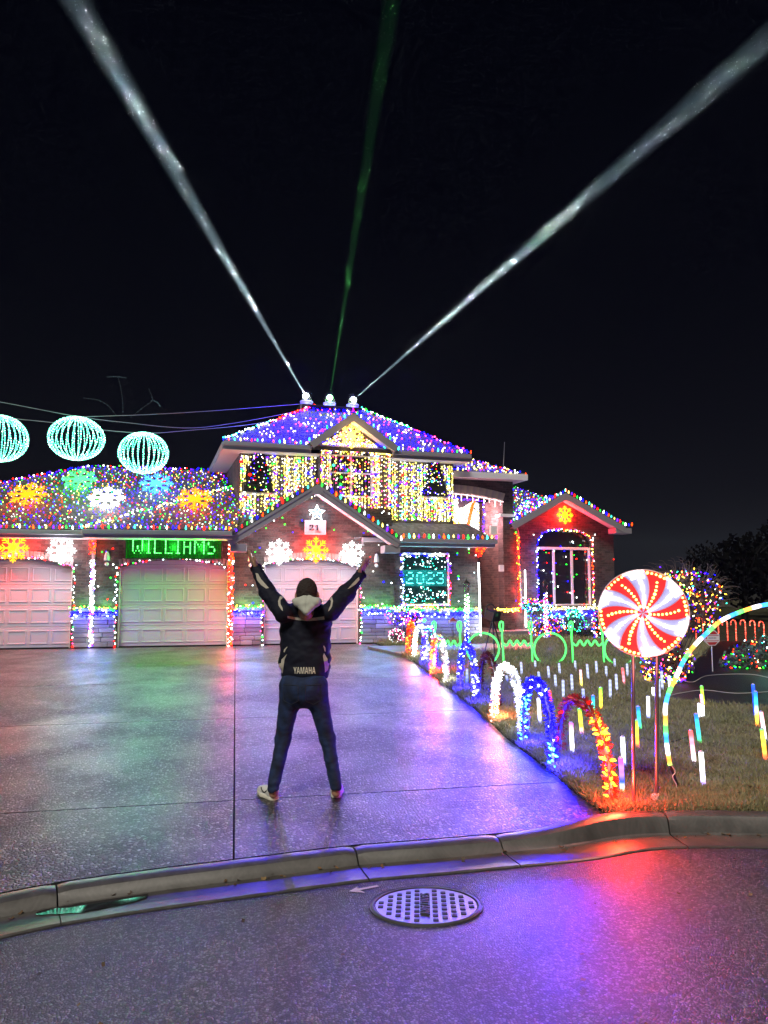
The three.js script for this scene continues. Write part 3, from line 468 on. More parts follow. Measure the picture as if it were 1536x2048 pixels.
  bars.push(rbox(a0, a1, tr - 0.04, tr + 0.05, wz - 0.16, wz - 0.09, 0.012), rbox(a0, a0 + 0.07, sb, tr - 0.041, wz - 0.16, wz - 0.1, 0.012), rbox(a1 - 0.07, a1, sb, tr - 0.041, wz - 0.16, wz - 0.1, 0.012), rbox(a0 + 0.07, a1 - 0.07, sb, sb + 0.06, wz - 0.16, wz - 0.102, 0.012));
  mesh('frame', inB(join(bars)), MT.white, wn);
  mesh('wall', inB(box(a0 - 0.2, a1 + 0.2, sb - 0.2, at + 0.1, wz - 0.4, wz - 0.301)), MT.black, house);
  const G = (p, z) => V(p.x, p.y, z), zt = wz + 0.45, zk2 = wz - 5.4;
  const Lp = V(wL.x, wy, zt), Rp = V(wR.x, wy, zt), Ap = V(wA.x, wA.y, zt);
  roof('wingLeft', [Lp, G(Lp, zk2), G(Ap, zk2), Ap].map((p) => p.clone().applyMatrix4(MB)).reverse()); roof('wingRight', [Ap, G(Ap, zk2), G(Rp, zk2), Rp].map((p) => p.clone().applyMatrix4(MB)).reverse());
  for (const [a, b, o] of [[Lp, Ap, 0], [Ap, Rp, 0.004]]) {
    const d = b.clone().sub(a).normalize(), n = V(d.y, -d.x, 0); if (n.y > 0) n.negate();
    mesh('bargeboard', inB(bar(a.clone().addScaledVector(n, 0.1).setZ(zt + 0.02 + o), b.clone().addScaledVector(n, 0.1).setZ(zt + 0.02 + o), 0.035, 0.2)), MT.trim, house);
    const q = [a, b].map((p) => p.clone().addScaledVector(n, 0.135)); mesh('soffit', inB(slab([G(q[0], zt), G(q[1], zt), G(q[1], wz), G(q[0], wz)], 0.012)), MT.soffit, house);
  }
  mesh('bargeboard', inB(plate([[Ap.x - 0.15, Ap.y - 0.26], [Ap.x + 0.15, Ap.y - 0.26], [Ap.x + 0.11, Ap.y - 0.1], [Ap.x, Ap.y - 0.012], [Ap.x - 0.11, Ap.y - 0.1]], zt + 0.052, 0.05)), MT.trim, house);
  mesh('eave_return', inB(rbox(Rp.x - 0.35, Rp.x + 0.25, wy - 0.22, wy - 0.04, zt - 0.5, zt + 0.015, 0.01)), MT.trim, house);
  roof('wingMain', [P(pb(1015, 1044, -1.3).x, wy, -1.3), P(pb(1100, 1030, -1.3).x + 0.3, wy, -1.3), P(pb(1100, 995, -3.6).x, pb(1100, 996, -3.6).y, -3.6), P(pb(1015, 970, -3.6).x, pb(1015, 970, -3.6).y, -3.6)]);
  // downspout by the wing
  const dp = [[1022, 1046], [1030, 1052], [1036, 1066], [1037, 1110], [1042, 1215]].map(([x, y]) => toB(pb(x, y, wz + 0.07)));
  mesh('downspout', tube(dp, 0.035, 30), MT.trim, house);
  Object.assign(U, { fz, fx1, ez, wz, jx, aT, aS, ex0, pz, py, g1, g2, Lp, Rp, Ap, a0, a1, sb, sp, at, hole, L, A, Rr, gbz: 0.75, zt });
  // vent pipe, service mast
  const m0 = toB(pb(1006, 930, ez - 1.6)), m1 = toB(pb(1009, 884, ez - 1.6)); mesh('mast', rod(m0.clone().setY(m0.y - 0.3), m1, 0.015, 0.008), MT.wire, house);
}
// downspouts and lanterns of the garage front
for (const [px, z] of [[184, ZA + 0.06], [461, ZA + 0.3]]) { const x = xa(px, z); mesh('downspout', [rbox(x - 0.04, x + 0.04, 0.08, 2.7, z - 0.04, z + 0.03, 0.015), bar(V(x, 2.69, z), V(x, 2.9, z + 0.35), 0.07, 0.06)], MT.trim, house); }
{ // number plate
  const a = onZ(610, 1068, ZA + 0.02), b = onZ(651, 1042, ZA + 0.02), p = new THREE.Group(); p.name = 'house_number_plate'; house.add(p);
  mesh('plate', rbox(a.x, b.x, a.y, b.y, ZA + 0.012, ZA + 0.045, 0.01), std(0.62, 0.6, 0.6), p);
  mesh('frame', plate([[a.x - 0.012, a.y - 0.012], [b.x + 0.012, a.y - 0.012], [b.x + 0.012, b.y + 0.012], [a.x - 0.012, b.y + 0.012]], ZA + 0.05, 0.03, [[[a.x + 0.012, a.y + 0.012], [b.x - 0.012, a.y + 0.012], [b.x - 0.012, b.y - 0.012], [a.x + 0.012, b.y - 0.012]]]), MT.white, p);
  const t = new TextGeometry('21', { font: await new FontLoader().loadAsync('fonts/droid/droid_serif_bold.typeface.json'), size: 0.15, depth: 0.012, curveSegments: 4 }); t.computeBoundingBox();
  mesh('numeral', t.scale(1.25, 1, 1).translate((a.x + b.x) / 2 - t.boundingBox.max.x / 2 * 1.25, a.y + 0.1, ZA + 0.045), MT.black, p);
  mesh('underline', box((a.x + b.x) / 2, b.x - 0.12, a.y + 0.05, a.y + 0.064, ZA + 0.045, ZA + 0.055), MT.black, p);
}
// ---------------------------------------------------------------- lights on the house
const P_ = { R: C(9, 0.05, 0.025), G: C(0.08, 5.5, 0.16), B: C(0.03, 0.02, 8), W: C(7.5, 7.5, 7), C: C(5, 7, 8), Y: C(8, 4.4, 0.25), L: C(7, 5.4, 0.75), O: C(9, 0.3, 0.012), P: C(0.55, 0.04, 8.5), A: C(0.2, 5.5, 3.8), K: C(8, 0.28, 1.5) };
const gBulb = new THREE.OctahedronGeometry(1, 0), gC9 = new THREE.LatheGeometry([[0, -1], [0.34, -0.55], [0.38, -0.2], [0.2, 0.55], [0, 1]].map((p) => new THREE.Vector2(...p)), 6);
const mx = new THREE.Matrix4(), qq = new THREE.Quaternion(), ee = new THREE.Euler();
const tmpC = new THREE.Color();
function bulbs(parent, pts, col, size, o = {}) {
  const im = new THREE.InstancedMesh(o.geo ?? gBulb, MT.led, pts.length);
  pts.forEach((p, i) => {
    const s = (typeof size === 'function' ? size(i) : size) * (0.8 + 0.4 * R());
    if (o.dir) { qq.setFromUnitVectors(V(0, 1, 0), (typeof o.dir === 'function' ? o.dir(i) : o.dir).clone().add(V(rr(-0.12, 0.12), rr(-0.12, 0.12), rr(-0.12, 0.12))).normalize()); }
    else qq.setFromEuler(ee.set(R() * 6, R() * 6, R() * 6));
    const e = o.stretch ?? 1; im.setMatrixAt(i, mx.compose(p, qq, V(s, s * e, s)));
    tmpC.copy(typeof col === 'function' ? col(i, p) : pick(col)).multiplyScalar((o.gain ?? 1) * (0.65 + 0.7 * R())); im.setColorAt(i, tmpC);
  });
  im.name = 'bulb'; im.userData.kind = 'stuff'; im.castShadow = false; parent.add(im); return im;
}
const poly = (pts) => new THREE.CatmullRomCurve3(pts, false, 'catmullrom', 0);
function lightString(name, label, pts, col, o = {}) {
  const t = thing(name, label, o.category ?? 'light string', o.group), c = o.smooth ? new THREE.CatmullRomCurve3(pts, false, 'centripetal') : poly(pts), n = Math.max(9, Math.round(c.getLength() / (o.gap ?? 0.14)));
  const sp = c.getSpacedPoints(n), j = o.jit ?? 0.015;
  const off = o.dir && o.geo ? V(0, 0.055, 0) : V();
  const rep_ = o.rows ?? 1, all = []; for (let k = 0; k < rep_; k++) sp.forEach((p) => all.push(p.clone().add(off).add(V(rr(-j, j), rr(-j, j), rr(-j, j) * (o.flat ? 0.2 : 1)))));
  mesh('cord', new THREE.TubeGeometry(c, Math.min(200, n * 2), o.cord ?? 0.006, 4), o.cordMat ?? MT.cord, t);
  bulbs(t, all, typeof col === 'function' ? (i, p) => col((i % sp.length) / sp.length, p) : col, o.size ?? 0.02, o); return t;
}
function lamp(p, c, I, r = 0.05) { const l = new THREE.PointLight(c, I); l.position.copy(p); l.shadow.radius = r / 0.02; l.castShadow = true; scene.add(l); return l; }
// nets laid on a slope
function fill(pts, gap, lift = 0.035, jit = 0.5) {
  const n = pts[1].clone().sub(pts[0]).cross(pts[2].clone().sub(pts[0])).normalize(); if (n.y < 0) n.negate();
  const u = V(0, 1, 0).cross(n).normalize(), w = n.clone().cross(u), p2 = pts.map((p) => [p.dot(u), p.dot(w)]), h = pts[0].dot(n) + lift, out = [];
  const x = p2.map((p) => p[0]), y = p2.map((p) => p[1]);
  for (let b = Math.min(...y); b < Math.max(...y); b += gap) for (let a = Math.min(...x) + (R() * gap); a < Math.max(...x); a += gap) { const A = a + rr(-jit, jit) * gap, Bb = b + rr(-jit, jit) * gap; if (inside(p2, A, Bb)) out.push(u.clone().multiplyScalar(A).addScaledVector(w, Bb).addScaledVector(n, h)); }
  return out;
}
const netCord = (t, pts, mat = MT.cord) => { const l = []; for (let i = 0; i < pts.length - 1; i += 1) { const d = pts[i].distanceTo(pts[i + 1]); if (d < 0.6) l.push(rod(pts[i], pts[i + 1], 0.004, 0.004, 3)); } if (l.length) { const m = mesh('cord', l, mat, t); m.userData.kind = 'stuff'; } };
function net(label, pts, col, size, o = {}) { const t = thing('net_lights', label, 'net lights', o.group); netCord(t, pts); bulbs(t, pts, col, size, o); return t; }
const mixc = (w) => { const k = Object.keys(w), s = k.reduce((a, b) => a + w[b], 0); return () => { let r = R() * s; for (const c of k) { r -= w[c]; if (r < 0) return P_[c]; } return P_[k[0]]; }; };

net('dense multicolour net lights covering the long low garage roof', fill(slopes.garage, 0.15), mixc({ B: 3, P: 3, G: 1.7, W: 1.6, L: 2, R: 1.4, O: 1, A: 0.6 }), 0.0165, { gain: 0.6 });
net('multicolour net lights on the sloping left end of the garage roof', fill(slopes.garageLeft.slice(), 0.25), mixc({ B: 3, P: 3, G: 2, W: 2, R: 1.4 }), 0.024);
net('multicolour net lights on the forward hip roof above the green sign', fill(slopes.front, 0.15), mixc({ B: 2.4, P: 2.6, G: 1.6, W: 1.8, L: 2.4, R: 1.4, O: 1, A: 0.8 }), 0.0165, { gain: 0.6 });
{ const bl = fill(slopes.upperFront, 0.16, 0.05), t = net('blue washed net lights with white and pink bulbs on the upper roof', bl, (i) => (i % 10 < 7 ? P_.B : pick([P_.W, P_.K, P_.L, P_.K])), 0.021, { gain: 1 });
  const b2 = fill(slopes.upperFront, 0.23, 0.07); bulbs(t, b2, () => C(0.02, 0.0, 14), 0.02); }
net('multicolour net lights on the small roof beside the mast', fill(slopes.entry, 0.14), mixc({ B: 3, P: 2, W: 3, L: 2, R: 1, O: 1 }), 0.022);
{ const w = slopes.wingMain; net('multicolour net lights on the right hand wing roof', [...fill([w[0], w[1], w[2]], 0.12), ...fill([w[0], w[2], w[3]], 0.12)], mixc({ B: 2, P: 2.4, W: 2, G: 1.2, L: 1.4, R: 1, A: 0.6 }), 0.018, { gain: 0.6 }); }
net('multicolour net lights on the wing gable slope beside the portal', fill(slopes.wingLeft, 0.17), mixc({ B: 3, P: 3, W: 2, G: 1, R: 1 }), 0.024);

// eaves: upright faceted bulbs
const c9 = (() => { const s = ['R', 'G', 'W', 'B', 'O', 'A', 'L', 'P']; let k = 0; return () => P_[s[k++ % 8]]; })();
const eaveO = { geo: gC9, dir: V(0, 1, 0), size: 0.052, gap: 0.15, jit: 0.012, category: 'eave lights', gain: 0.8 };
const ev = (label, pts, o = {}) => lightString('eave_lights', label, pts, () => c9(), { ...eaveO, ...o });
const yl = yE + 0.0;
ev('row of upright multicolour bulbs along the far left gutter', [V(hipL, yl, ZE + 0.06), V(xF, yl, ZE + 0.06)]);
ev('row of upright multicolour bulbs along the gutter above the green sign', [V(xF, yl, zF + 0.06), V(xa(455, zF), yl, zF + 0.06)]);
const vB = (p, dy = 0.03, dz = 0.02) => toB(V(p.x, p.y + dy, p.z + dz));
ev('upright multicolour bulbs along the left barge of the garage gable', [V(gxL - 0.1, gY + 0.01, -19.23), V(gAp.x, gAp.y + 0.02, -19.23)]);
ev('upright multicolour bulbs along the right barge of the garage gable', [V(gAp.x, gAp.y + 0.02, -19.23), V(gxR + 0.02, gY + 0.01, -19.23)], { size: 0.066 });
ev('upright multicolour bulbs along the upper left gutter', [toB(V(U.eL.x, yU, 0.56)), toB(V(gbL.x + 0.1, yU, 0.56))]);
ev('upright multicolour bulbs along the upper right gutter', [toB(V(gbR.x - 0.1, yU, 0.56)), toB(V(U.eR.x, yU, 0.56))]);
ev('pinkish bulbs along the left barge of the upper gable', [vB(U.L), vB(U.A)]);
ev('white bulbs along the right barge of the upper gable', [vB(U.A), vB(U.Rr)]);
ev('row of upright multicolour bulbs along the porch gutter over the turquoise sign', [toB(V(U.g1.x, U.py, U.pz + 0.06)), toB(V(U.g2.x + 0.03, U.py, U.pz + 0.06))], { size: 0.064 });
ev('multicolour bulbs along the left barge of the wing gable', [vB(U.Lp), vB(U.Ap)], { gap: 0.11, size: 0.05 });
ev('multicolour bulbs along the right barge of the wing gable', [vB(U.Ap), vB(U.Rp), vB(V(U.Rp.x + 0.25, U.Rp.y, U.Rp.z))], { gap: 0.12, size: 0.055 });
lightString('hip_lights', 'line of white and green bulbs up the hip of the forward garage roof', [V(xF, yE + 0.06, zF), V(xF + hk, yE + pitch * hk + 0.08, zF - hk)], mixc({ W: 3, G: 1.5, L: 1.5, O: 0.5 }), { gap: 0.09, size: 0.026, jit: 0.03 });
lightString('ridge_lights', 'line of mixed bulbs along the ridge of the garage roof', [V(rxl, ryd + 0.05, rz), V(0, ryd + 0.05, rz)], mixc({ B: 2, P: 2, W: 2, R: 2, G: 1 }), { gap: 0.09, size: 0.026, jit: 0.03 });
lightString('ridge_lights', 'line of mixed bulbs down the left hip of the garage roof', [V(rxl, ryd + 0.05, rz), V(hipL, yE + 0.05, ZE)], mixc({ B: 2, P: 2, W: 2, R: 2, G: 1 }), { gap: 0.1, size: 0.026, jit: 0.03 });
lightString('ridge_lights', 'line of aqua and red bulbs up the left hip of the upper roof', [toB(V(U.eL.x, yU + 0.06, 0.5)), toB(V(rL, ridgeY + 0.06, ridgeZ))], (t) => pick(t < 0.45 ? [P_.A, P_.W, P_.C] : [P_.R, P_.K, P_.O, P_.W]), { gap: 0.08, size: 0.028, jit: 0.03 });
lightString('ridge_lights', 'line of aqua and violet bulbs down the right hip of the upper roof', [toB(V(rR, ridgeY + 0.06, ridgeZ)), toB(V(U.eR.x, yU + 0.06, 0.5))], (t) => pick(t < 0.5 ? [P_.A, P_.W, P_.G] : [P_.B, P_.K, P_.P]), { gap: 0.08, size: 0.028, jit: 0.03 });

// curtains of lights down the upper wall
function curtain(label, x0, x1, z, yt, yb, holes, col) {
  const t = thing('curtain_lights', label, 'curtain lights', null), pts = [], wires = [];
  for (let x = x0; x < x1; x += rr(0.045, 0.095)) { const top = toB(V(x, yt, z)), bot = toB(V(x + rr(-0.02, 0.02), yb, z)); wires.push(rod(bot, top, 0.004, 0.004, 3)); const dens = R() < 0.2 ? 0.12 : 0.05;
    for (let y = yt - R() * 0.1; y > yb; y -= rr(0.8, 1.25) * dens) { const h = holes.find((q) => Math.abs(x - q[0]) < q[1] * (q[5] ? 1.25 - 0.85 * (y - q[2]) / (q[3] - q[2]) : 1) && y > q[2] && y < q[3]); if (h && R() < h[4]) continue; pts.push(toB(V(x + rr(-0.02, 0.02), y, z + rr(0, 0.02)))); } }
  mesh('wire', wires, MT.wire, t).userData.kind = 'stuff'; bulbs(t, pts, col, 0.02, { gain: 0.7 });
  bulbs(t, pts.filter(() => R() < 0.09).map((p) => p.clone().add(V(0, 0, 0.03))), [P_.P, P_.B, P_.P, P_.R, P_.G, P_.A], 0.042, { gain: 0.7 });
}
const wh = (cx, hw, py0, py1, z, k) => { const a = pb(cx, py0, z), b = pb(cx, py1, z); return [a.x, hw * 0.0158, b.y, a.y, k, hw < 30]; };
curtain('curtain of warm white light strings on the upper wall left of the gable', 0.04, bayL - 0.02, 0.06, yU - 0.26, pb(500, 1040, 0).y, [wh(516, 24, 903, 988, 0, 0.86)], mixc({ L: 7, W: 5, Y: 0.8, G: 0.5, P: 0.5, R: 0.3 }));
curtain('curtain of yellow and pink light strings on the upper gable bay', bayL + 0.03, bayR - 0.03, 0.36, pb(706, 890, 0.36).y, pb(706, 1015, 0.36).y, [wh(701, 42, 905, 992, 0.3, 0.6)], mixc({ L: 6, W: 3, K: 1.6, O: 0.8, P: 0.8, Y: 1.2 }));
curtain('curtain of warm white light strings on the upper wall right of the gable', bayR + 0.02, U.x1 - 0.04, 0.06, yU - 0.26, pb(850, 1042, 0).y, [wh(868, 24, 920, 996, 0, 0.86)], mixc({ L: 7, W: 5, Y: 0.8, G: 0.6, P: 0.5, R: 0.3 }));
{ const t = thing('gable_lights', 'cluster of yellow light strings filling the top of the upper gable', 'curtain lights'), pts = []; for (let i = 0; i < 520; i++) { const x = rr(bayL + 0.05, bayR - 0.05), yl2 = x < apex.x ? lerp(gbL.y, apex.y, (x - gbL.x) / (apex.x - gbL.x)) : lerp(apex.y, gbR.y, (x - apex.x) / (gbR.x - apex.x)), y = rr(pb(706, 905, 0.36).y, yl2 - 0.3); pts.push(toB(V(x, y, 0.35))); } bulbs(t, pts, mixc({ L: 5, Y: 4, K: 2, W: 2, P: 1 }), 0.018, { gain: 0.7 }); netCord(t, pts.slice(0, 60)); }

for (const [cx, top, bot, hw, lab] of [[516, 905, 984, 30, 'left'], [868, 923, 992, 28, 'right']]) { const a = pb(cx, top, 0.1), b = pb(cx, bot, 0.1), w = hw * 0.0142, pts = []; for (let i = 0; i < 70; i++) { const v = R(), h = lerp(0.92, 0.3, v); pts.push(toB(V(b.x + rr(-1, 1) * w * h, lerp(b.y + 0.04, a.y - 0.03, v), 0.12))); } const t = thing('tree_lights', 'sparse bulbs over the dark tree shape in the ' + lab + ' upper window', 'light string'); netCord(t, pts.slice().sort((p, q) => p.y - q.y)); bulbs(t, pts, mixc({ W: 3, P: 2, L: 2, G: 1, R: 1, B: 1 }), 0.015, { gain: 0.6 }); }
// snowflakes: eight branched arms
function flakeGeo(r, o = {}) {
  const l = [], b = r * (o.thin ?? 0.062); const P2 = (a, d) => V(Math.cos(a) * d, Math.sin(a) * d, 0);
  for (let k = 0; k < 8; k++) {
    const a = k * Math.PI / 4, at = (d, s, off) => { const c = P2(a, d); return V(c.x + Math.cos(a + s) * off, c.y + Math.sin(a + s) * off, 0); };
    l.push(bar(P2(a, r * 0.02), P2(a, r), b, 0.022, V(0, 0, 1)));
    for (const [d, o] of [[0.5, 0.34], [0.72, 0.24]]) for (const s of [0.8, -0.8]) l.push(bar(P2(a, r * d), at(r * d, s, r * o), b, 0.02, V(0, 0, 1)));
    const m = P2(a + Math.PI / 8, r * 0.5); // petals between the arms
    l.push(bar(P2(a, r * 0.08), P2(a + Math.PI / 8, r * 0.27), b * 0.7, 0.018, V(0, 0, 1)), bar(P2(a + Math.PI / 4, r * 0.08), P2(a + Math.PI / 8, r * 0.27), b * 0.7, 0.018, V(0, 0, 1)), bar(P2(a, r * 0.48), P2(a + Math.PI / 8, r * 0.27), b * 0.8, 0.018, V(0, 0, 1)), bar(P2(a + Math.PI / 4, r * 0.48), P2(a + Math.PI / 8, r * 0.27), b * 0.8, 0.018, V(0, 0, 1)));
  }
  return join(l);
}
const ledWhite = glow(2.2, 2.2, 2.3), ledYellow = glow(2.6, 0.85, 0.02);
function snowflake(label, pos, r, mat, lc, I, n = V(0, 0, 1), group) {
  const t = thing('snowflake', label, 'snowflake light', group), q = new THREE.Quaternion().setFromUnitVectors(V(0, 0, 1), n), place = (g) => g.applyQuaternion(q).translate(pos.x, pos.y, pos.z);
  mesh('lit_frame', place(flakeGeo(r, n.z < 0.95 ? { thin: 0.05 } : {})), mat, t).castShadow = false;
  mesh('backing', place(join([0, 1, 2, 3].map((k) => box(-r * 0.9, r * 0.9, -0.006, 0.006, -0.03, -0.016).rotateZ(k * Math.PI / 4)))), MT.white, t);
  lamp(pos.clone().addScaledVector(n, -0.075), lc, I * (lc === RED ? 7 : 0.5), 0.04); lamp(pos.clone().addScaledVector(n, 0.3), lc, I * (lc === RED ? 0.5 : 1.3), 0.2); return t;
}
const RED = C(1, 0.012, 0.01), WHT = C(0.93, 0.95, 1);
const zs = ZA + 0.2;
snowflake('yellow lit snowflake with red glow on the far left garage wall', onZ(27, 1096, zs), 0.37, ledYellow, RED, 2.2);
snowflake('white snowflake above the corner of the far left garage door', onZ(123, 1101, zs), 0.36, ledWhite, WHT, 1.6);
snowflake('white snowflake left of the yellow one on the garage gable', onZ(558, 1104, zs), 0.36, ledWhite, WHT, 1.6);
snowflake('yellow lit snowflake in the middle of the garage gable', onZ(632, 1100, zs), 0.36, ledYellow, RED, 2.2);
snowflake('white snowflake right of the yellow one on the garage gable', onZ(704, 1107, zs), 0.35, ledWhite, WHT, 1.6);
snowflake('golden snowflake in the peak of the upper gable', toB(pb(703, 872, 0.52)), 0.36, glow(6, 3.2, 0.25), C(1, 0.55, 0.2), 1.2, V(Math.sin(rad(6)), 0, Math.cos(rad(6))));
snowflake('yellow lit snowflake in the peak of the wing gable', toB(pb(1130, 1030, U.wz + 0.2)), 0.31, ledYellow, RED, 2.4, V(Math.sin(rad(6)), 0, Math.cos(rad(6))));
{ const onSlope = (pts, px, py) => { const n = pts[1].clone().sub(pts[0]).cross(pts[2].clone().sub(pts[0])).normalize(); if (n.y < 0) n.negate(); const d = sight(px, py), k = pts[0].clone().sub(eye).dot(n) / d.dot(n); return [eye.clone().addScaledVector(d, k).addScaledVector(n, 0.24), n.clone().add(V(0, -0.12, 0.42)).normalize()]; };
  for (const [lab, s, px, py, m, c] of [['orange snowflake lying on the roof left end', 'garage', 57, 1005, glow(3, 0.5, 0.012), C(1, 0.06, 0.01)], ['green snowflake lying high on the garage roof', 'garage', 160, 974, glow(0.12, 3, 0.35), C(0.05, 1, 0.1)], ['white snowflake lying in the middle of the garage roof', 'garage', 213, 1012, glow(3, 3, 3.2), WHT], ['pale blue snowflake lying high on the garage roof right part', 'garage', 313, 982, glow(0.12, 0.7, 4), C(0.1, 0.4, 1)], ['orange snowflake lying on the forward hip roof', 'front', 389, 1014, glow(3, 0.5, 0.012), C(1, 0.06, 0.01)]]) {
    const [p, n] = onSlope(slopes[s], px, py); snowflake(lab, p, 0.5, m, c, 2, n); } }
{ // star over the number plate
  const p = onZ(634, 1026, ZA + 0.06), st = (r, q) => Array.from({ length: 10 }, (_, k) => { const a = Math.PI / 2 + k * Math.PI / 5, d = k % 2 ? r * q : r; return [p.x + Math.cos(a) * d, p.y + Math.sin(a) * d]; }), t = thing('star', 'blue star with white lit outline above the house number', 'star light');
  mesh('face', plate(st(0.165, 0.42), ZA + 0.09, 0.03, [], 0.006), new THREE.MeshStandardMaterial({ color: C(0.01, 0.02, 0.3), emissive: C(0.005, 0.02, 0.32), roughness: 0.4 }), t);
  mesh('lit_outline', plate(st(0.235, 0.46), ZA + 0.075, 0.03, [st(0.19, 0.43)]), glow(4, 4.6, 5), t); lamp(p.clone().add(V(0, 0, 0.12)), C(0.7, 0.8, 1), 0.9, 0.1);
}
// LED panels
const F57 = { A: '01110100011000111111100011000110001', I: '11100010001000100010001000100111', L: '10000100001000010000100001000011111', M: '10001110111010110001100011000110001', S: '01111100001000001110000010000111110', W: '10001100011000110101101011101110001', 2: '01110100010000100110010001000011111', 0: '01110100011000110001100011000101110', 3: '01110100010000100110000011000101110' };
F57.I = '11111001000010000100001000010011111';
function ledPanel(t, a, b, nx, ny, frame, color, r) { const pts = [], col = []; for (let i = 0; i < nx; i++) for (let j = 0; j < ny; j++) { const c = color(i, j); if (!c) continue; pts.push(frame(V(lerp(a.x, b.x, (i + 0.5) / nx), lerp(a.y, b.y, (j + 0.5) / ny), a.z))); col.push(c); } return bulbs(t, pts, (i) => col[i], r); }
{
  const t = thing('led_sign', 'green LED name sign under the eave over the garage door', 'LED sign'), z = ZA + 0.16, a = onZ(251, 1116, z), b = onZ(443, 1073, z);
  mesh('panel', rbox(a.x - 0.03, b.x + 0.03, a.y - 0.02, b.y + 0.02, ZA + 0.03, z - 0.012, 0.012), MT.black, t);
  const on = new Set(), GL = { W: '1000001100000110000011001001100100110101010100010', I: '111010010010010010111', L: F57.L, A: F57.A, M: '1000001110001110101011001001100000110000011000001', S: F57.S }; let cx = 4; for (const ch of 'WILLIAMS') { const g = GL[ch], w = g.length / 7; for (let r = 0; r < 7; r++) for (let c = 0; c < w; c++) if (g[r * w + c] === '1') { const Y = 16 - r * 2; on.add((cx + c) + ',' + Y); if (r < 6 && g[(r + 1) * w + c] === '1') on.add((cx + c) + ',' + (Y - 1)); } cx += w + 2; }
  ledPanel(t, V(a.x, a.y, z), V(b.x, b.y, z), 62, 20, (p) => p, (i, j) => (on.has(i + ',' + j) ? C(0.32, 4, 0.45) : C(0.002, 0.08 + 0.05 * R(), 0.002)), 0.0175);  // dots outside the letters glow faintly to stand for the green halo
  for (const k of [0.2, 0.5, 0.8]) lamp(V(lerp(a.x, b.x, k), (a.y + b.y) / 2, z + 0.14), C(0.03, 1, 0.05), 2.4, 0.12);
}
{
  const t = thing('led_sign', 'turquoise LED year sign in the front room window', 'LED sign'), z = U.fz + 0.07, a = pb(806, 1206, z), b = pb(893, 1112, z);
  mesh('grid', inB(rbox(a.x, b.x, a.y, b.y, z - 0.03, z - 0.02, 0.005)), std(0.02, 0.03, 0.03), t);
  const on = new Set(); let cx = 3; for (const ch of '2023') { const g = F57[ch]; for (let r = 0; r < 7; r++) for (let c = 0; c < 5; c++) if (g[r * 5 + c] === '1') { on.add(Math.round(cx + c * 1.6) + ',' + Math.round(25 - r * 1.55)); if (c < 4 && g[r * 5 + c + 1] === '1') on.add(Math.round(cx + c * 1.6 + 0.8) + ',' + Math.round(25 - r * 1.55)); } cx += 9.6; }
  ledPanel(t, V(a.x, a.y, z), V(b.x, b.y, z), 42, 40, toB, (i, j) => on.has(i + ',' + j) ? C(0.7, 6.5, 5.6) : j > 13 && j < 28 ? C(0.01, 0.3, 0.3) : R() < (j < 13 ? 0.14 : 0.09) ? pick([P_.W, P_.C, P_.A]) : C(0.004, 0.02, 0.02), 0.0145);
  const p = pb(850, 1158, z + 0.16); lamp(toB(p), C(0.05, 1, 0.9), 1.6, 0.2);
}
{
  const z = U.ez - 1.4, t = thing('led_sign', 'white and orange LED picture panel inside the entry arch', 'LED sign'), a = pb(905, 1064, z), b = pb(958, 1000, z);
  mesh('panel', inB(rbox(a.x, b.x, a.y, b.y, z - 0.06, z - 0.02, 0.01)), MT.black, t);
  ledPanel(t, V(a.x, a.y, z), V(b.x, b.y, z), 36, 36, toB, (i, j) => { const u = i / 36, v = j / 36; if (v < 0.32 - 0.35 * u + 0.06 * Math.sin(i)) return R() < 0.7 ? P_.O : P_.Y; if (Math.abs(u - 0.62 - 0.3 * (v - 0.4)) < 0.06) return P_.O; if (u > 0.2 && v > 0.82 - 0.1 * Math.sin(u * 6)) return null; if ((i + j * 2) % 11 === 0) return P_.Y; return R() < 0.8 ? C(2.4, 2.3, 2.3) : null; }, 0.016);
  lamp(toB(pb(935, 1035, z + 0.3)), C(1, 0.75, 0.7), 2.5, 0.2);
}
{ const ed = [[905, 996], [925, 998], [968, 1004], [968, 1066]].map(([x, y]) => toB(pb(x, y, U.ez - 1.3))); lightString('panel_edge_lights', 'violet bulbs edging the picture panel in the entry arch', ed, mixc({ P: 4, B: 2, W: 1 }), { gap: 0.06, size: 0.026, jit: 0.04 }); }
{ // icicle lights along the portal arch
  const t = thing('icicle_lights', 'white icicle lights hanging from the tall entry arch', 'icicle lights'), pts = [], l = []; const top = []; for (let i = 0; i <= 20; i++) { const px = lerp(910, 1005, i / 20), u = (i / 20); top.push(toB(V(lerp(U.ex0, U.jx, u), U.aS + (U.aT - U.aS) * (1 - (clamp((0.33 + 0.67 * u - 0.3) / 0.7, 0, 1)) ** 2) - 0.02, U.ez + 0.04))); }
  for (let i = 1; i < 20; i += 2) { const h = i % 4 === 1 ? 0.2 : 0.12; for (let y = 0; y < h; y += 0.022) pts.push(top[i].clone().add(V(0, -y, 0))); l.push(rod(top[i], top[i].clone().add(V(0, -h, 0)), 0.004, 0.004, 4)); }
  l.push(tube(top, 0.006, 40, 4)); mesh('cord', l, MT.whiteCord, t); bulbs(t, [...pts, ...poly(top).getSpacedPoints(50)], [C(6, 4.2, 4.4)], 0.012);
  lamp(toB(pb(960, 1040, U.ez - 0.6)), C(1, 0.42, 0.5), 9, 0.2);
}
lamp(toB(pb(985, 1180, U.ez + 0.25)), C(1, 0.3, 0.32), 1.5, 0.1);
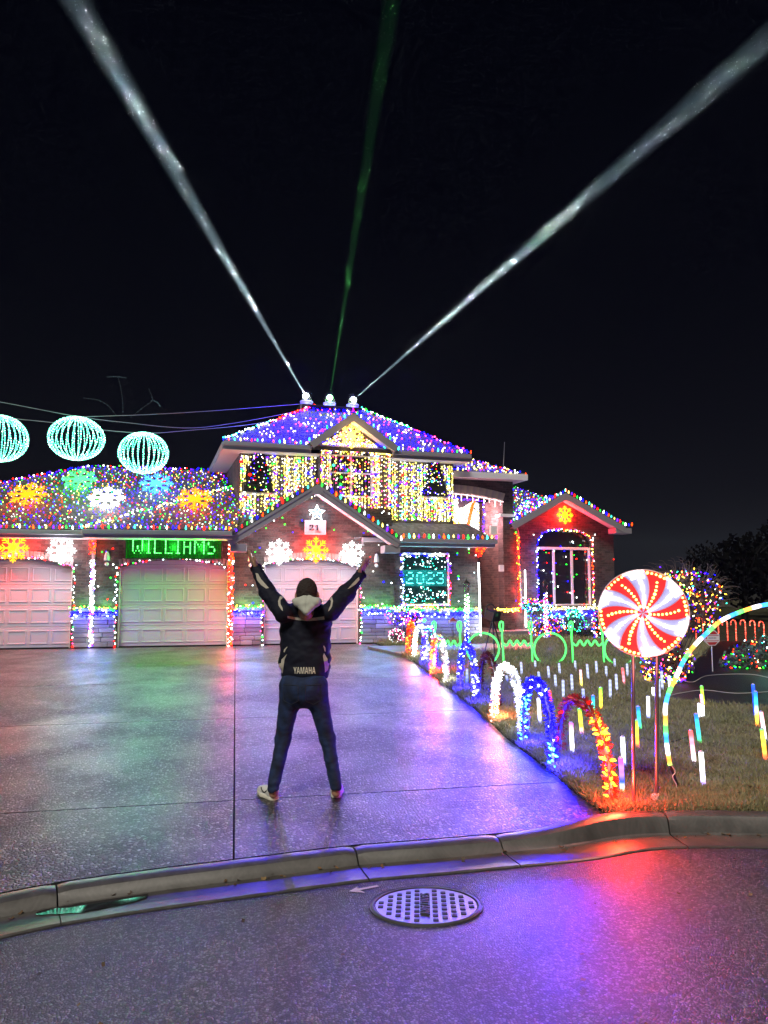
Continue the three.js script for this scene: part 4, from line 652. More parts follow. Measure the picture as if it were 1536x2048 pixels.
// outlines round the garage doors
doors.forEach((d, i) => { const z = ZA + 0.05, a = archPts(d, 14, 0.05).map((p) => V(p[0], p[1], z)); lightString('door_lights', ['string of white and red bulbs round the far left garage door', 'string of white and red bulbs round the garage door under the green sign', 'string of white bulbs round the garage door under the gable'][i], [V(d.x0 - 0.05, 0.03, z), ...a, V(d.x1 + 0.05, 0.03, z)], mixc({ W: 5, C: 3, K: 1.6, R: i < 2 ? 1.6 : 0.5, G: 0.6, L: 1 }), { gap: 0.085, size: 0.024, jit: 0.03, cord: 0.012 }); });
// ledges: green garland above, blue below
for (const [lab, frame, x0, x1, y, z, n] of [
  ['left of the green sign', (p) => p, xa(145), xa(234), ya(1217), ZA + 0.12, 1], ['left of the gabled door', (p) => p, xa(470), xa(526), ya(1217), ZA + 0.12, 0.7], ['right of the gabled door', (p) => p, xa(720), xa(789), ya(1217), ZA + 0.12, 0.8],
  ['under the turquoise sign', toB, pb(795, 1200, U.fz).x, U.fx1, pb(860, 1220, U.fz).y, U.fz + 0.13, 2.2], ['under the arched window', toB, pb(1085, 1200, U.wz).x, pb(1235, 1200, U.wz).x, pb(1130, 1219, U.wz).y, U.wz + 0.13, 2]]) {
  const q = (y0) => [0, 0.33, 0.66, 1].map((k) => frame(V(lerp(x0, x1, k), y0 + rr(-0.02, 0.02), z))), wing = z === U.wz + 0.13;
  lightString('ledge_lights', (wing ? 'white and yellow' : 'green and yellow') + ' bulbs along the stone ledge ' + lab, q(y + 0.03), wing ? mixc({ W: 4, L: 3, Y: 2 }) : mixc({ G: 5, Y: 1.6, L: 1.4, W: 1 }), { gap: 0.05, size: 0.02, jit: 0.05, rows: 2, flat: true });
  lightString('ledge_lights', 'deep blue bulbs hung under the stone ledge ' + lab, q(y - 0.13), () => (R() < 0.9 ? P_.B : P_.C), { gap: 0.045, size: 0.022, jit: 0.07, rows: 3, flat: true });
  for (let k = 0; k < n * 1.5; k++) { const u = (k + 0.5) / Math.ceil(n * 1.5); lamp(frame(V(lerp(x0, x1, u), y - 0.12, z + 0.12)), C(0.08, 0.06, 1), wing ? 0.6 : 1.0, 0.12); if (!wing) lamp(frame(V(lerp(x0, x1, u), y + 0.12, z + 0.08)), C(0.15, 1, 0.15), 0.5, 0.1); }
}
// wrapped downspouts and tubes
const post = (lab, a, b, col, o) => lightString('post_lights', lab, [a, b], col, { gap: 0.035, size: 0.024, jit: 0.04, rows: 2, ...o });
post('red bulbs massed on the downspout above the lantern', V(xa(183), ya(1105), ZA + 0.14), V(xa(183), ya(1072), ZA + 0.14), mixc({ R: 5, O: 2, K: 1 }), { rows: 5, jit: 0.07 });
post('red and white bulbs up the downspout beside the green sign', V(xa(461, ZA + 0.4), 0.03, ZA + 0.42), V(xa(461, ZA + 0.4), 2.75, ZA + 0.42), mixc({ R: 6, O: 1.6, W: 1.2 }), { rows: 4, jit: 0.07 });
post('white and violet bulbs up the downspout left of the green sign', V(xa(186), 0.05, ZA + 0.14), V(xa(185), 2.2, ZA + 0.14), mixc({ W: 5, C: 3, P: 1.4, K: 1.6 }), { rows: 2, jit: 0.05 });
post('white and red bulbs up the corner right of the gabled door', toB(pb(781, 1290, U.fz + 0.12)), toB(pb(780, 1122, U.fz + 0.12)), mixc({ W: 4, K: 3, R: 2, G: 0.6 }), { rows: 2 });
post('red bulb cluster at the corner under the porch gutter', toB(pb(957, 1106, U.fz + 0.2)), toB(pb(966, 1090, U.fz + 0.2)), mixc({ R: 5, O: 3 }), { rows: 7, jit: 0.1 });
post('red bulbs down the wing downspout', toB(pb(1040, 1225, U.wz + 0.2)), toB(pb(1036, 1070, U.wz + 0.2)), mixc({ R: 5, O: 2, Y: 0.7 }), { rows: 2, jit: 0.035 });
for (let k = 0; k < 4; k++) lamp(V(xa(461), 0.5 + k * 0.65, ZA + 0.55), RED, 0.7, 0.1);
for (let k = 0; k < 4; k++) lamp(toB(pb(1036, 1095 + k * 42, U.wz + 0.3)), RED, 1.1, 0.1);
lamp(V(xa(183), ya(1090), ZA + 0.3), RED, 0.6, 0.1);
function tubeLight(lab, a, b, c) { const t = thing('tube_light', lab, 'tube light'); mesh('lit_tube', rod(a, b, 0.022, 0.022, 10), c, t); mesh('end_cap', rod(a.clone().lerp(b, -0.02), a.clone(), 0.03, 0.03, 10), MT.black, t); mesh('end_cap', rod(b.clone(), b.clone().lerp(a, -0.02), 0.03, 0.03, 10), MT.black, t); for (const k of [0.2, 0.5, 0.8]) lamp(a.clone().lerp(b, k).add(V(0, 0, 0.1)), WHT, 0.35, 0.2); }
tubeLight('white LED tube standing at the corner right of the turquoise sign', toB(pb(962, 1290, U.fz + 0.16)), toB(pb(957, 1125, U.fz + 0.16)), glow(5, 5.3, 5.6));
tubeLight('white LED tube upright against the wing wall beside the red bulbs', toB(pb(1052, 1254, U.wz + 0.2)), toB(pb(1050, 1140, U.wz + 0.2)), glow(5, 5.3, 5.6));
// window outlines
{ const z = U.fz + 0.1, e = [[806, 1212], [804, 1110], [898, 1110], [899, 1212], [806, 1212]].map(([x, y]) => toB(pb(x, y, z))); lightString('window_lights', 'white and magenta bulbs round the window with the turquoise sign', e, (t) => (t < 0.45 ? pick([P_.W, P_.C, P_.B]) : pick([P_.K, P_.P, P_.R, P_.W])), { gap: 0.05, size: 0.024, jit: 0.05 });
  const h = [...U.hole].map((p) => toB(V(p[0], p[1], U.wz + 0.05))); lightString('window_lights', 'blue and warm bulbs outlining the arched wing window', h, (t) => (t < 0.48 ? pick([P_.B, P_.B, P_.P, P_.C]) : pick([P_.L, P_.O, P_.W, P_.K])), { gap: 0.05, size: 0.022, jit: 0.035 });
  for (const k of [0.1, 0.25, 0.4]) lamp(h[0].clone().add(V(-0.02, lerp(0.1, 2.2, k * 2), 0.2)), C(0.1, 0.08, 1), 0.4, 0.1); }
// laser projector spots on the walls, light modelled as small glowing beads
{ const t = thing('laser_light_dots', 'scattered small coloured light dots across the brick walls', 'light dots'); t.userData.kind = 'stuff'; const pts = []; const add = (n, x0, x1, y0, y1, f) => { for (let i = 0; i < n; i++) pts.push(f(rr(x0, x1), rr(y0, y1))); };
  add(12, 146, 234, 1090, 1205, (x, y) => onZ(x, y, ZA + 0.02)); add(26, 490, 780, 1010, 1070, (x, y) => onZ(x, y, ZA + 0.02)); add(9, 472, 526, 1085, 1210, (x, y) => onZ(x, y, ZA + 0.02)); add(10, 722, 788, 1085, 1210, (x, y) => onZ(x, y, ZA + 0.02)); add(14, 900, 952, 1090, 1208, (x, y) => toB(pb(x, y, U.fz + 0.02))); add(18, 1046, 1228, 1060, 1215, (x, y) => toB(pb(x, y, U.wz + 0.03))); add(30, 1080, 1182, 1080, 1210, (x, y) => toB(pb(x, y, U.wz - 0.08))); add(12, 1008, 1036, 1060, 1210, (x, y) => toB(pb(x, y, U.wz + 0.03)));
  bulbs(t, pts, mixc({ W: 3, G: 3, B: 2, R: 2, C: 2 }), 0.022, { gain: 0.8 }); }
// wall lanterns
function lantern(lab, p) { const t = thing('wall_lantern', lab, 'lantern', null);
  mesh('bracket', [rbox(p.x - 0.035, p.x + 0.035, p.y - 0.02, p.y + 0.16, ZA + 0.001, ZA + 0.03, 0.01), tube([V(p.x, p.y + 0.12, ZA + 0.02), V(p.x, p.y + 0.2, ZA + 0.1), V(p.x, p.y + 0.13, ZA + 0.16)], 0.008, 12)], MT.black, t);
  mesh('shade', new THREE.LatheGeometry([[0.02, 0.13], [0.035, 0.11], [0.06, 0.03], [0.075, -0.1], [0.07, -0.1], [0.055, 0.03], [0.03, 0.1]].map((q) => new THREE.Vector2(...q)), 16).translate(p.x, p.y, ZA + 0.16), new THREE.MeshPhysicalMaterial({ color: C(0.8, 0.82, 0.85), transmission: 0.5, roughness: 0.25, thickness: 0, side: THREE.DoubleSide }), t);
  mesh('globe', new THREE.SphereGeometry(0.05, 16, 12).translate(p.x, p.y - 0.19, ZA + 0.16), std(0.75, 0.75, 0.78, { roughness: 0.2 }), t); mesh('stem', rod(V(p.x, p.y - 0.14, ZA + 0.16), V(p.x, p.y + 0.12, ZA + 0.16), 0.006), MT.black, t); }
lantern('small glass wall lantern left of the green name sign', onZ(214, 1113, ZA + 0.16)); lantern('small glass wall lantern behind the raised left hand', onZ(501, 1116, ZA + 0.16)); lantern('small glass wall lantern right of the raised right hand', onZ(753, 1117, ZA + 0.16));
// ---------------------------------------------------------------- sky beams, heads on the roof
{
  const box_ = thing('lamp_platform', 'dark platform on the roof ridge carrying three domed beam lamps', 'platform'), z0 = -3.3, c = [613, 659, 705].map((px) => toB(pb(px, 809, z0)));
  const yb = Math.min(...c.map((p) => p.y)) - 0.06; mesh('deck', inB(rbox(pb(598, 812, z0).x, pb(720, 812, z0).x, yb - 0.06, yb, z0 - 0.35, z0 + 0.35, 0.01)), MT.black, box_);
  for (const px of [602, 615, 700, 716]) for (const dz of [-0.3, 0.3]) { const q = pb(px, 812, z0 + dz); mesh('leg', rod(toB(V(q.x, ridgeY - 0.5, z0 + dz)), toB(V(q.x, yb - 0.05, z0 + dz)), 0.02), MT.wire, box_); }
  const aims = [atD(150, 0, 21.5), atD(752, 200, 22.5), atD(1536, 78, 21.5)], cols = [[0.88, 1, 0.98], [0.15, 1, 0.18], [0.82, 0.98, 1]], In = [520000, 80000, 470000], ang = [0.039, 0.029, 0.031];
  const labels = ['left', 'middle', 'right'].map((s) => s + ' one of the three domed moving beam lamps on the roof peak');
  c.forEach((p, i) => {
    p.y = yb; const t = thing('beam_lamp', labels[i], 'beam lamp', 'beam lamps on the roof ridge'), r = 0.2, hp = p.clone().add(V(0, 0.3, 0)), d = aims[i].clone().sub(hp).normalize();
    mesh('base', new THREE.LatheGeometry([[0, 0], [r * 0.95, 0], [r, 0.02], [r, 0.13], [r * 1.08, 0.14], [r * 1.08, 0.16], [0, 0.16]].map((q) => new THREE.Vector2(...q)), 24).translate(p.x, p.y, p.z), new THREE.MeshStandardMaterial({ color: C(0.3, 0.3, 0.6), emissive: C(0.1, 0.05, 0.95), roughness: 0.4 }), t);
    mesh('dome', new THREE.LatheGeometry([[r, 0.16], [r, 0.32], [r * 0.92, 0.42], [r * 0.7, 0.5], [r * 0.35, 0.545], [0.001, 0.555]].map((q) => new THREE.Vector2(...q)), 24).translate(p.x, p.y, p.z), MT.dome, t);
    for (const s of [-1, 1]) mesh('yoke_arm', inB(new THREE.BoxGeometry(0.03, 0.2, 0.06)).applyMatrix4(MBI).applyMatrix4(new THREE.Matrix4().makeTranslation(p.x + s * 0.13, p.y + 0.25, p.z)), MT.black, t);
    mesh('head', rod(hp.clone().addScaledVector(d, -0.09), hp.clone().addScaledVector(d, 0.06), 0.06, 0.085, 16), MT.black, t);
    mesh('lens_light', new THREE.SphereGeometry(0.1, 16, 12).translate(...hp.clone().addScaledVector(d, 0.05).toArray()), glow(...(i === 1 ? [5, 14, 5] : [12, 14, 14])), t);
    const l = new THREE.SpotLight(new THREE.Color().setRGB(...cols[i]), In[i]); l.angle = ang[i]; l.penumbra = 1; l.position.copy(hp).addScaledVector(d, 0.16); l.target.position.copy(aims[i]); l.castShadow = true; l.shadow.radius = 0.4; scene.add(l, l.target);
    lamp(hp.clone().add(V(0, -0.02, 0.28)), i === 1 ? C(0.4, 1, 0.4) : C(0.85, 1, 1), 0.8, 0.05);
    // drizzle caught in the beam
    const u = d.clone().cross(V(0.1, 0.3, 1)).normalize(), w = d.clone().cross(u), n = i === 1 ? 300 : 800, im = new THREE.InstancedMesh(new THREE.OctahedronGeometry(1, 0), std(0.45, 0.46, 0.48, { roughness: 0.3 }), n);
    for (let k = 0; k < n; k++) { const s = 0.6 + (i === 1 ? 13 : 22) * Math.pow(R(), 1.35), a = R() * 6.28, q = Math.sqrt(R()) * s * ang[i] * 0.95, rad_ = rr(0.6, 1.4) * clamp(0.0004 * s, 0.001, 0.0034); im.setMatrixAt(k, mx.compose(hp.clone().addScaledVector(d, s).addScaledVector(u, Math.cos(a) * q).addScaledVector(w, Math.sin(a) * q), qq.identity(), V(rad_, rad_ * 1.6, rad_))); }
    im.name = 'rain'; tag(im, 'bright drizzle drops caught in the ' + ['left', 'middle green', 'right'][i] + ' light beam', 'rain', null, 'stuff'); scene.add(im);
  });
  for (const [px, I] of [[520, 40], [600, 60], [720, 60], [810, 40]]) { const l = new THREE.SpotLight(C(0.03, 0.01, 1), I), s = toB(pb(px, 815, -2.2)); l.position.copy(s).setY(ridgeY + 1.1); l.target.position.copy(toB(pb(px, 870, -0.6))); l.angle = 1.0; l.penumbra = 0.8; l.castShadow = true; l.shadow.radius = 5; scene.add(l, l.target); }  // unseen blue flood lights added above the ridge to wash the roof
}
// ---------------------------------------------------------------- hung spheres and their wires
const ledAqua = glow(0.28, 3.4, 2.0);
[['light sphere cut by the left edge of the view', 1, 877, 51, 46, 16.0], ['middle one of the three turquoise light spheres', 153, 877, 53, 43, 16.6], ['rightmost turquoise light sphere over the garage roof', 287, 906, 48, 41, 17.2]].forEach(([lab, px, py, rx, ry, d]) => {
  const t = thing('light_sphere', lab, 'light sphere', 'hanging light spheres'), c = atD(px, py, d), a = rx * d / FOC, b = ry * d / FOC, n = 28, pts = [];
  for (let k = 0; k < n; k++) { const th = k / n * 2 * Math.PI + 0.1, arc = []; for (let i = 0; i <= 14; i++) { const f = lerp(0.16, Math.PI - 0.16, i / 14); arc.push(V(c.x + Math.sin(f) * Math.cos(th) * a, c.y + Math.cos(f) * b, c.z + Math.sin(f) * Math.sin(th) * a)); }
    mesh('rib', tube(arc, 0.0045, 26, 5), ledAqua, t).castShadow = false; new THREE.CatmullRomCurve3(arc).getSpacedPoints(26).forEach((p) => pts.push(p.add(V(rr(-0.008, 0.008), 0, rr(-0.008, 0.008))))); }
  for (const s of [1, -1]) mesh('ring', new THREE.TorusGeometry(a * 0.17, 0.01, 6, 20).rotateX(Math.PI / 2).translate(c.x, c.y + s * b * 0.985, c.z), MT.wire, t);
  bulbs(t, pts, [C(1.0, 4.5, 3.2), C(0.6, 4, 2.4), C(3, 5, 4.4)], 0.014);
});
const wireTo = toB(pb(608, 812, -3.3));
[['wire carrying the left light sphere to the roof platform', [[-120, 786, 15], [0, 804, 15.8], [149, 832, 16.6], [250, 845, 18], [376, 856, 20], [470, 846, 22], [600, 822, 24]]], ['wire carrying the right light sphere to the roof platform', [[-120, 815, 15], [0, 834, 15.6], [112, 846, 16.2], [206, 860, 16.8], [288, 866, 17.2], [376, 861, 19], [520, 846, 22], [602, 826, 24]]], ['upper thin wire from the spheres to the beam lamps', [[150, 834, 16.6], [300, 829, 18.5], [450, 820, 21], [604, 808, 24]]]].forEach(([lab, p]) => { const m = mesh('overhead_wire', tube(p.map((q) => atD(...q)), 0.008, 60, 5), MT.wire, scene); tag(m, lab, 'wire'); });
{ // dim starburst far up on the left
  const t = thing('starburst_light', 'faint dotted starburst ornament in the dark above the spheres', 'starburst light'), c = atD(250, 838, 24), pts = [], l = [];
  for (const p of [[[246, 832], [245, 800], [240, 768], [236, 755]], [[262, 834], [285, 816], [305, 800], [298, 778]], [[232, 830], [215, 810], [196, 800], [168, 796]], [[305, 800], [316, 806], [320, 812]], [[215, 754], [236, 753], [252, 756]]]) { const w = p.map(([x, y]) => atD(x, y, 24)); l.push(tube(w, 0.005, 20, 4)); poly(w).getSpacedPoints(9).forEach((q) => pts.push(q)); }
  mesh('wire_frame', l, MT.black, t); bulbs(t, pts, [C(0.03, 0.05, 0.06)], 0.022);
}
// ---------------------------------------------------------------- the front yard
const G_ = (px, py, y = lawnY) => onY(px, py, y);
const NTH = ['first', 'second', 'third', 'fourth', 'fifth', 'sixth', 'seventh', 'eighth', 'ninth', 'tenth', 'eleventh', 'twelfth', 'thirteenth', 'fourteenth', 'fifteenth', 'sixteenth', 'seventeenth', 'eighteenth', 'nineteenth', 'twentieth'];
const STICK = new THREE.MeshBasicMaterial({ vertexColors: true }); STICK.name = "lit tube";
// leaping arches of tinsel and bulbs along the drive
const gTinsel = new THREE.PlaneGeometry(0.007, 0.06);
const gFlame = new THREE.LatheGeometry([[0, -0.8], [0.5, -0.45], [0.55, 0], [0.3, 0.6], [0, 1.1]].map((p) => new THREE.Vector2(...p)), 5);
function archOf(label, L, T, Rg, tin, colF, o = {}) {
  const t = thing('light_arch', label, 'light arch', 'light arches along the driveway edge'), a = G_(...L), b = G_(...Rg), top = atD(T[0], T[1], (depthOf(a) + depthOf(b)) / 2).y, pts = [];
  for (let i = 0; i <= 24; i++) { const f = Math.PI * (1 - i / 24), u = 0.5 + 0.5 * Math.cos(f); pts.push(V(lerp(a.x, b.x, u), lawnY - 0.02 + Math.pow(Math.sin(f), 0.72) * (top - lawnY), lerp(a.z, b.z, u))); }
  const cv = new THREE.CatmullRomCurve3(pts, false, 'centripetal'), n = Math.round(cv.getLength() / 0.011);
  mesh('pipe', new THREE.TubeGeometry(cv, 60, 0.016, 8), std(0.3, 0.3, 0.32), t);
  const im = new THREE.InstancedMesh(gTinsel, new THREE.MeshStandardMaterial({ color: C(...tin), metalness: 0.6, roughness: 0.35, side: THREE.DoubleSide }), n * 7), sp = cv.getSpacedPoints(n);
  for (let i = 0; i < n * 7; i++) { const p = sp[i % n], th = R() * 6.28, ph = Math.acos(rr(-1, 1)), d = V(Math.sin(ph) * Math.cos(th), Math.cos(ph), Math.sin(ph) * Math.sin(th)); qq.setFromUnitVectors(V(0, 1, 0), d); const s = rr(0.6, 1.2); im.setMatrixAt(i, mx.compose(p.clone().addScaledVector(d, 0.032), qq, V(s, s, s))); }
  shade(im); im.name = 'tinsel'; im.userData.kind = 'stuff'; t.add(im);
  const nb = Math.round(cv.getLength() / (o.gap ?? 0.022)), bp = [], bc = [], bd = [];
  for (let i = 0; i < nb; i++) { const u = R(), c = colF(u); if (!c) continue; const p = cv.getPointAt(u), th = R() * 6.28, d = V(Math.cos(th), rr(-0.6, 0.9), Math.sin(th)).normalize(); bp.push(p.addScaledVector(d, 0.035)); bc.push(c); bd.push(d); }
  bulbs(t, bp, (i) => bc[i], o.size ?? 0.013, { geo: gFlame, dir: (i) => bd[i], stretch: 1.3 });
  for (const [u, c, I] of o.lamps ?? []) { const p = cv.getPointAt(u); const h = cv.getPointAt(clamp(u, 0.05, 0.95)); lamp(p.clone().add(V(u < 0.5 ? 0.02 : -0.02, 0.06, 0.14)), c, I, 0.06); }
  return t;
}
const BL = C(0.022, 0.01, 1.7), ORG = C(1, 0.13, 0.03), WT = C(0.9, 0.93, 1);
archOf('farthest arch, wrapped in orange and red lights', [816, 1306], [824, 1242], [830, 1314], [0.5, 0.08, 0.03], () => pick([P_.O, P_.Y, P_.R, P_.O]), { size: 0.02, gap: 0.012, lamps: [[0.1, ORG, 0.9], [0.9, ORG, 0.6]] });
archOf('second farthest arch, wrapped in white lights', [829, 1317], [844, 1251], [854, 1325], [0.7, 0.7, 0.7], () => pick([P_.W, P_.W, P_.C]), { size: 0.017, gap: 0.014, lamps: [[0.1, WT, 0.6]] });
archOf('third farthest arch, blue lights with a mixed top', [847, 1330], [863, 1252], [871, 1338], [0.1, 0.1, 0.6], (u) => (u > 0.3 && u < 0.75 ? pick([P_.B, P_.A, P_.W, P_.K]) : pick([P_.B, P_.B, P_.W])), { size: 0.017, gap: 0.012, lamps: [[0.12, BL, 2.6], [0.9, BL, 1.4]] });
archOf('arch with one orange leg and one white leg', [865, 1347], [880, 1272], [892, 1364], [0.5, 0.4, 0.4], (u) => (u < 0.35 ? pick([P_.O, P_.Y, P_.R]) : u < 0.62 ? pick([P_.G, P_.K, P_.A, P_.P, P_.Y]) : pick([P_.W, P_.W, P_.C])), { size: 0.017, gap: 0.012, lamps: [[0.06, C(1, 0.08, 0.05), 2.6], [0.93, WT, 0.5]] });
archOf('blue arch with white dots beside the first rope letter', [920, 1381], [935, 1288], [952, 1405], [0.08, 0.08, 0.5], (u) => pick([P_.B, P_.B, P_.B, P_.B, P_.B, P_.B, P_.C, P_.W]), { size: 0.017, gap: 0.012, lamps: [[0.06, BL, 2.4], [0.5, BL, 0.6], [0.93, BL, 2]] });
archOf('unlit dark red tinsel arch between blue and white ones', [962, 1386], [973, 1309], [995, 1420], [0.16, 0.03, 0.03], (u) => (R() < 0.04 ? C(0.3, 0.02, 0.02) : null), {});
archOf('white arch with a red tinged foot left of the nearest blue arch', [989, 1437], [1010, 1332], [1044, 1468], [0.75, 0.75, 0.75], (u) => (u < 0.1 ? pick([P_.R, P_.O, P_.W]) : pick([P_.W, P_.W, C(5, 7, 6.4)])), { size: 0.016, gap: 0.0085, lamps: [[0.03, C(1, 0.16, 0.06), 1.6], [0.5, WT, 0.35], [0.2, WT, 0.4]] });
archOf('nearest blue arch with pale blue lights at its feet', [1047, 1486], [1070, 1360], [1106, 1534], [0.02, 0.015, 0.6], (u) => (u < 0.28 || u > 0.88 ? pick([C(0.6, 5, 6), C(0.6, 5, 6), P_.B]) : u > 0.5 ? (R() < 0.75 ? pick([P_.B, P_.B, P_.B, P_.B, P_.C]) : null) : pick([P_.B, P_.B, P_.B, P_.B, P_.B, P_.W])), { size: 0.0155, gap: 0.0085, lamps: [[0.03, BL, 2.6], [0.3, BL, 1], [0.6, BL, 0.5], [0.96, BL, 3]] });
archOf('nearest arch, dark red tinsel with one leg lit orange', [1121, 1508], [1150, 1400], [1223, 1609], [0.5, 0.05, 0.05], (u) => (u > 0.66 ? (R() < 0.4 ? C(8, 3.6, 0.12) : null) : R() < 0.04 ? P_.R : null), { size: 0.02, gap: 0.007, lamps: [[0.95, C(1, 0.03, 0.01), 1.5], [0.82, C(1, 0.05, 0.02), 0.7]] });
// rope light letters
{
  const dep = 14.5, ropeG = glow(0.12, 1.6, 0.22), q = (x, y) => atD(x, y, dep), r = 0.019;
  const letter = (label, draw) => { const t = thing('rope_light_letter', label, 'rope light letter'), { ropes, wires } = draw(); ropes.forEach((p) => mesh('rope', tube(p.map(([x, y]) => q(x, y)), r, 60, 6), ropeG, t).castShadow = false); if (wires) mesh('wire', wires, MT.wire, t).userData.kind = 'stuff'; return t; };
  const H = (xa_, xb_) => { const lp = (x) => [[x - 1, 1262], [x - 4, 1252], [x - 2, 1244], [x + 2, 1244], [x + 3, 1252], [x + 1, 1268], [x + 3, 1300], [x + 4, 1329]], zz = []; for (let i = 0; i <= 8; i++) zz.push([lerp(xa_ + 3, xb_ + 1, i / 8), 1286 + (i % 2 ? 5 : -5) * (i > 0 && i < 8)]); return { ropes: [lp(xa_), lp(xb_), zz] }; };
  const O = (x, y) => { const p = [], w = []; for (let i = 0; i <= 26; i++) { const a = rad(250 - i * (320 / 26)); p.push([x + 32 * Math.cos(a), y - 32 * Math.sin(a)]); } for (let i = 0; i < 40; i++) { const a = i / 40 * 6.283, l = rr(16, 27); w.push(rod(q(x, y), q(x + l * Math.cos(a), y + l * Math.sin(a)), 0.0018, 0.0015, 3)); } return { ropes: [p], wires: w }; };
  letter('green rope light letter H half hidden behind the arches', () => H(868, 919)); letter('green rope light letter O behind the tripod', () => O(966, 1298)); letter('green rope light letter H between the two whole letters O', () => H(1003, 1061)); letter('green rope light letter O with a wire burst inside, second from left', () => O(1100, 1298)); letter('green rope light letter H left of the candy disc', () => H(1142, 1204)); letter('green rope light letter O behind the candy disc', () => O(1241, 1298));
}
// glow sticks in the grass
{
  const K = { w: [3, 3.1, 3.3], l: [0.55, 0.62, 1.0], b: [0.04, 0.16, 2.4], c: [0.1, 1.6, 2.2], g: [0.18, 2.4, 0.12], y: [2.8, 2.3, 0.12], r: [2.6, 0.16, 0.14], o: [3, 0.8, 0.1], m: [2.2, 0.12, 2.2], p: [2.6, 0.7, 1.0], v: [0.9, 0.35, 2.6] };
  const nm = { w: 'white', l: 'dim white', b: 'blue', c: 'cyan', g: 'green', y: 'yellow', r: 'red', o: 'orange', m: 'magenta', p: 'pink', v: 'violet' };
  const S = [[1042, 1325, 1044, 1354, 'l'], [1096, 1333, 1099, 1363, 'l'], [1077, 1344, 1080, 1370, 'lb'], [1054, 1355, 1055, 1372, 'b'], [1118, 1327, 1120, 1353, 'l'], [1143, 1350, 1145, 1386, 'l'], [1161, 1340, 1163, 1375, 'py'], [1174, 1329, 1177, 1363, 'l'], [1192, 1323, 1194, 1351, 'l'], [1220, 1360, 1221, 1400, 'l'], [1232, 1349, 1234, 1386, 'l'], [1245, 1336, 1249, 1371, 'rp'], [1254, 1328, 1255, 1356, 'l'], [1126, 1361, 1127, 1400, 'l'], [1186, 1391, 1187, 1437, 'bcgy'], [1201, 1375, 1202, 1423, 'gyo'], [1077, 1397, 1080, 1449, 'wwb'], [1099, 1381, 1102, 1408, 'r'], [1142, 1446, 1145, 1507, 'mww'], [1159, 1417, 1164, 1471, 'gyym'], [934, 1339, 934, 1371, 'lb'], [1013, 1352, 1016, 1367, 'lb'], [1245, 1474, 1248, 1535, 'wwb'], [1242, 1516, 1245, 1587, 'mvby'], [1276, 1413, 1280, 1462, 'bcg'], [1272, 1440, 1275, 1500, 'gyor'], [1296, 1393, 1297, 1440, 'wwb'], [1317, 1361, 1319, 1401, 'l'], [1323, 1343, 1325, 1383, 'l'], [1306, 1375, 1307, 1396, 'w'], [1403, 1372, 1407, 1413, 'gy'], [1402, 1389, 1406, 1418, 'pp'], [1398, 1407, 1400, 1439, 'w'], [1405, 1410, 1406, 1438, 'w'], [1392, 1428, 1400, 1488, 'bcg'], [1381, 1461, 1389, 1528, 'rpw'], [1402, 1504, 1407, 1573, 'wwv'], [1506, 1369, 1512, 1438, 'bb'], [1511, 1383, 1515, 1456, 'bcyr'], [1522, 1424, 1531, 1484, 'pw'], [1524, 1458, 1531, 1521, 'gyor'], [1268, 1328, 1269, 1345, 'l'], [1033, 1342, 1035, 1362, 'l'], [1070, 1322, 1071, 1342, 'l'], [1150, 1322, 1151, 1344, 'l'], [1212, 1333, 1213, 1358, 'l'], [1110, 1350, 1112, 1378, 'l'], [1229, 1318, 1230, 1338, 'l'], [1166, 1378, 1168, 1412, 'lb'], [1338, 1352, 1340, 1380, 'w']];
  S.forEach((s) => { s.d = [...s[4]].filter((c, i, a) => a[i - 1] !== c).map((c) => nm[c]).join(' to '); });
  const by = {}; S.forEach((s) => (by[s.d] ??= []).push(s)); Object.values(by).forEach((l) => l.sort((a, b) => a[0] - b[0]).forEach((s, i) => { s.n = i; s.of = l.length; }));
  S.forEach((s) => {
    const b = G_(s[2], s[3]), d = depthOf(b), tp = atD(s[0], s[1], d + 0.03), t = thing('glow_stick', (s.of > 1 ? NTH[s.n] + ' from the left of the ' + s.of + ' ' + s.d.replaceAll(' to ', ' ') + ' glow sticks' : 'glow stick banded ' + s.d.replaceAll(' to ', ' ')) + ' in lawn', 'glow stick', 'glow sticks in the lawn'), up = tp.clone().sub(b), L = up.length(), r = 0.0185;
    const n = 24, g = new THREE.CylinderGeometry(r, r, L, 10, n, false), col = new Float32Array(g.attributes.position.count * 3), ks = [...s[4]].map((c) => K[c]);
    for (let i = 0; i < g.attributes.position.count; i++) { const v = clamp(0.5 - g.attributes.position.getY(i) / L, 0, 0.999), f = v * (ks.length - 1 || 1), a = ks[Math.min(ks.length - 1, Math.floor(f))], c = ks[Math.min(ks.length - 1, Math.floor(f) + 1)], u = f - Math.floor(f), e = ks.length > 1 ? u : 0, m = 0.82 + 0.18 * Math.cos(v * 26); for (let k = 0; k < 3; k++) col[i * 3 + k] = lerp(a[k], c[k], e) * m; }
    g.setAttribute('color', new THREE.BufferAttribute(col, 3)); g.applyQuaternion(qq.setFromUnitVectors(V(0, 1, 0), up.clone().normalize())).translate(...b.clone().lerp(tp, 0.5).toArray());
    mesh('lit_tube', g, STICK, t).castShadow = false; mesh('stake', rod(b.clone().addScaledVector(up, -0.08 / L * 0.9), b.clone(), 0.004, 0.012, 6), MT.black, t); mesh('cap', rod(tp.clone(), tp.clone().addScaledVector(up, 0.012 / L), r * 0.9, r * 0.6, 10), std(0.6, 0.6, 0.65), t);
  });
}
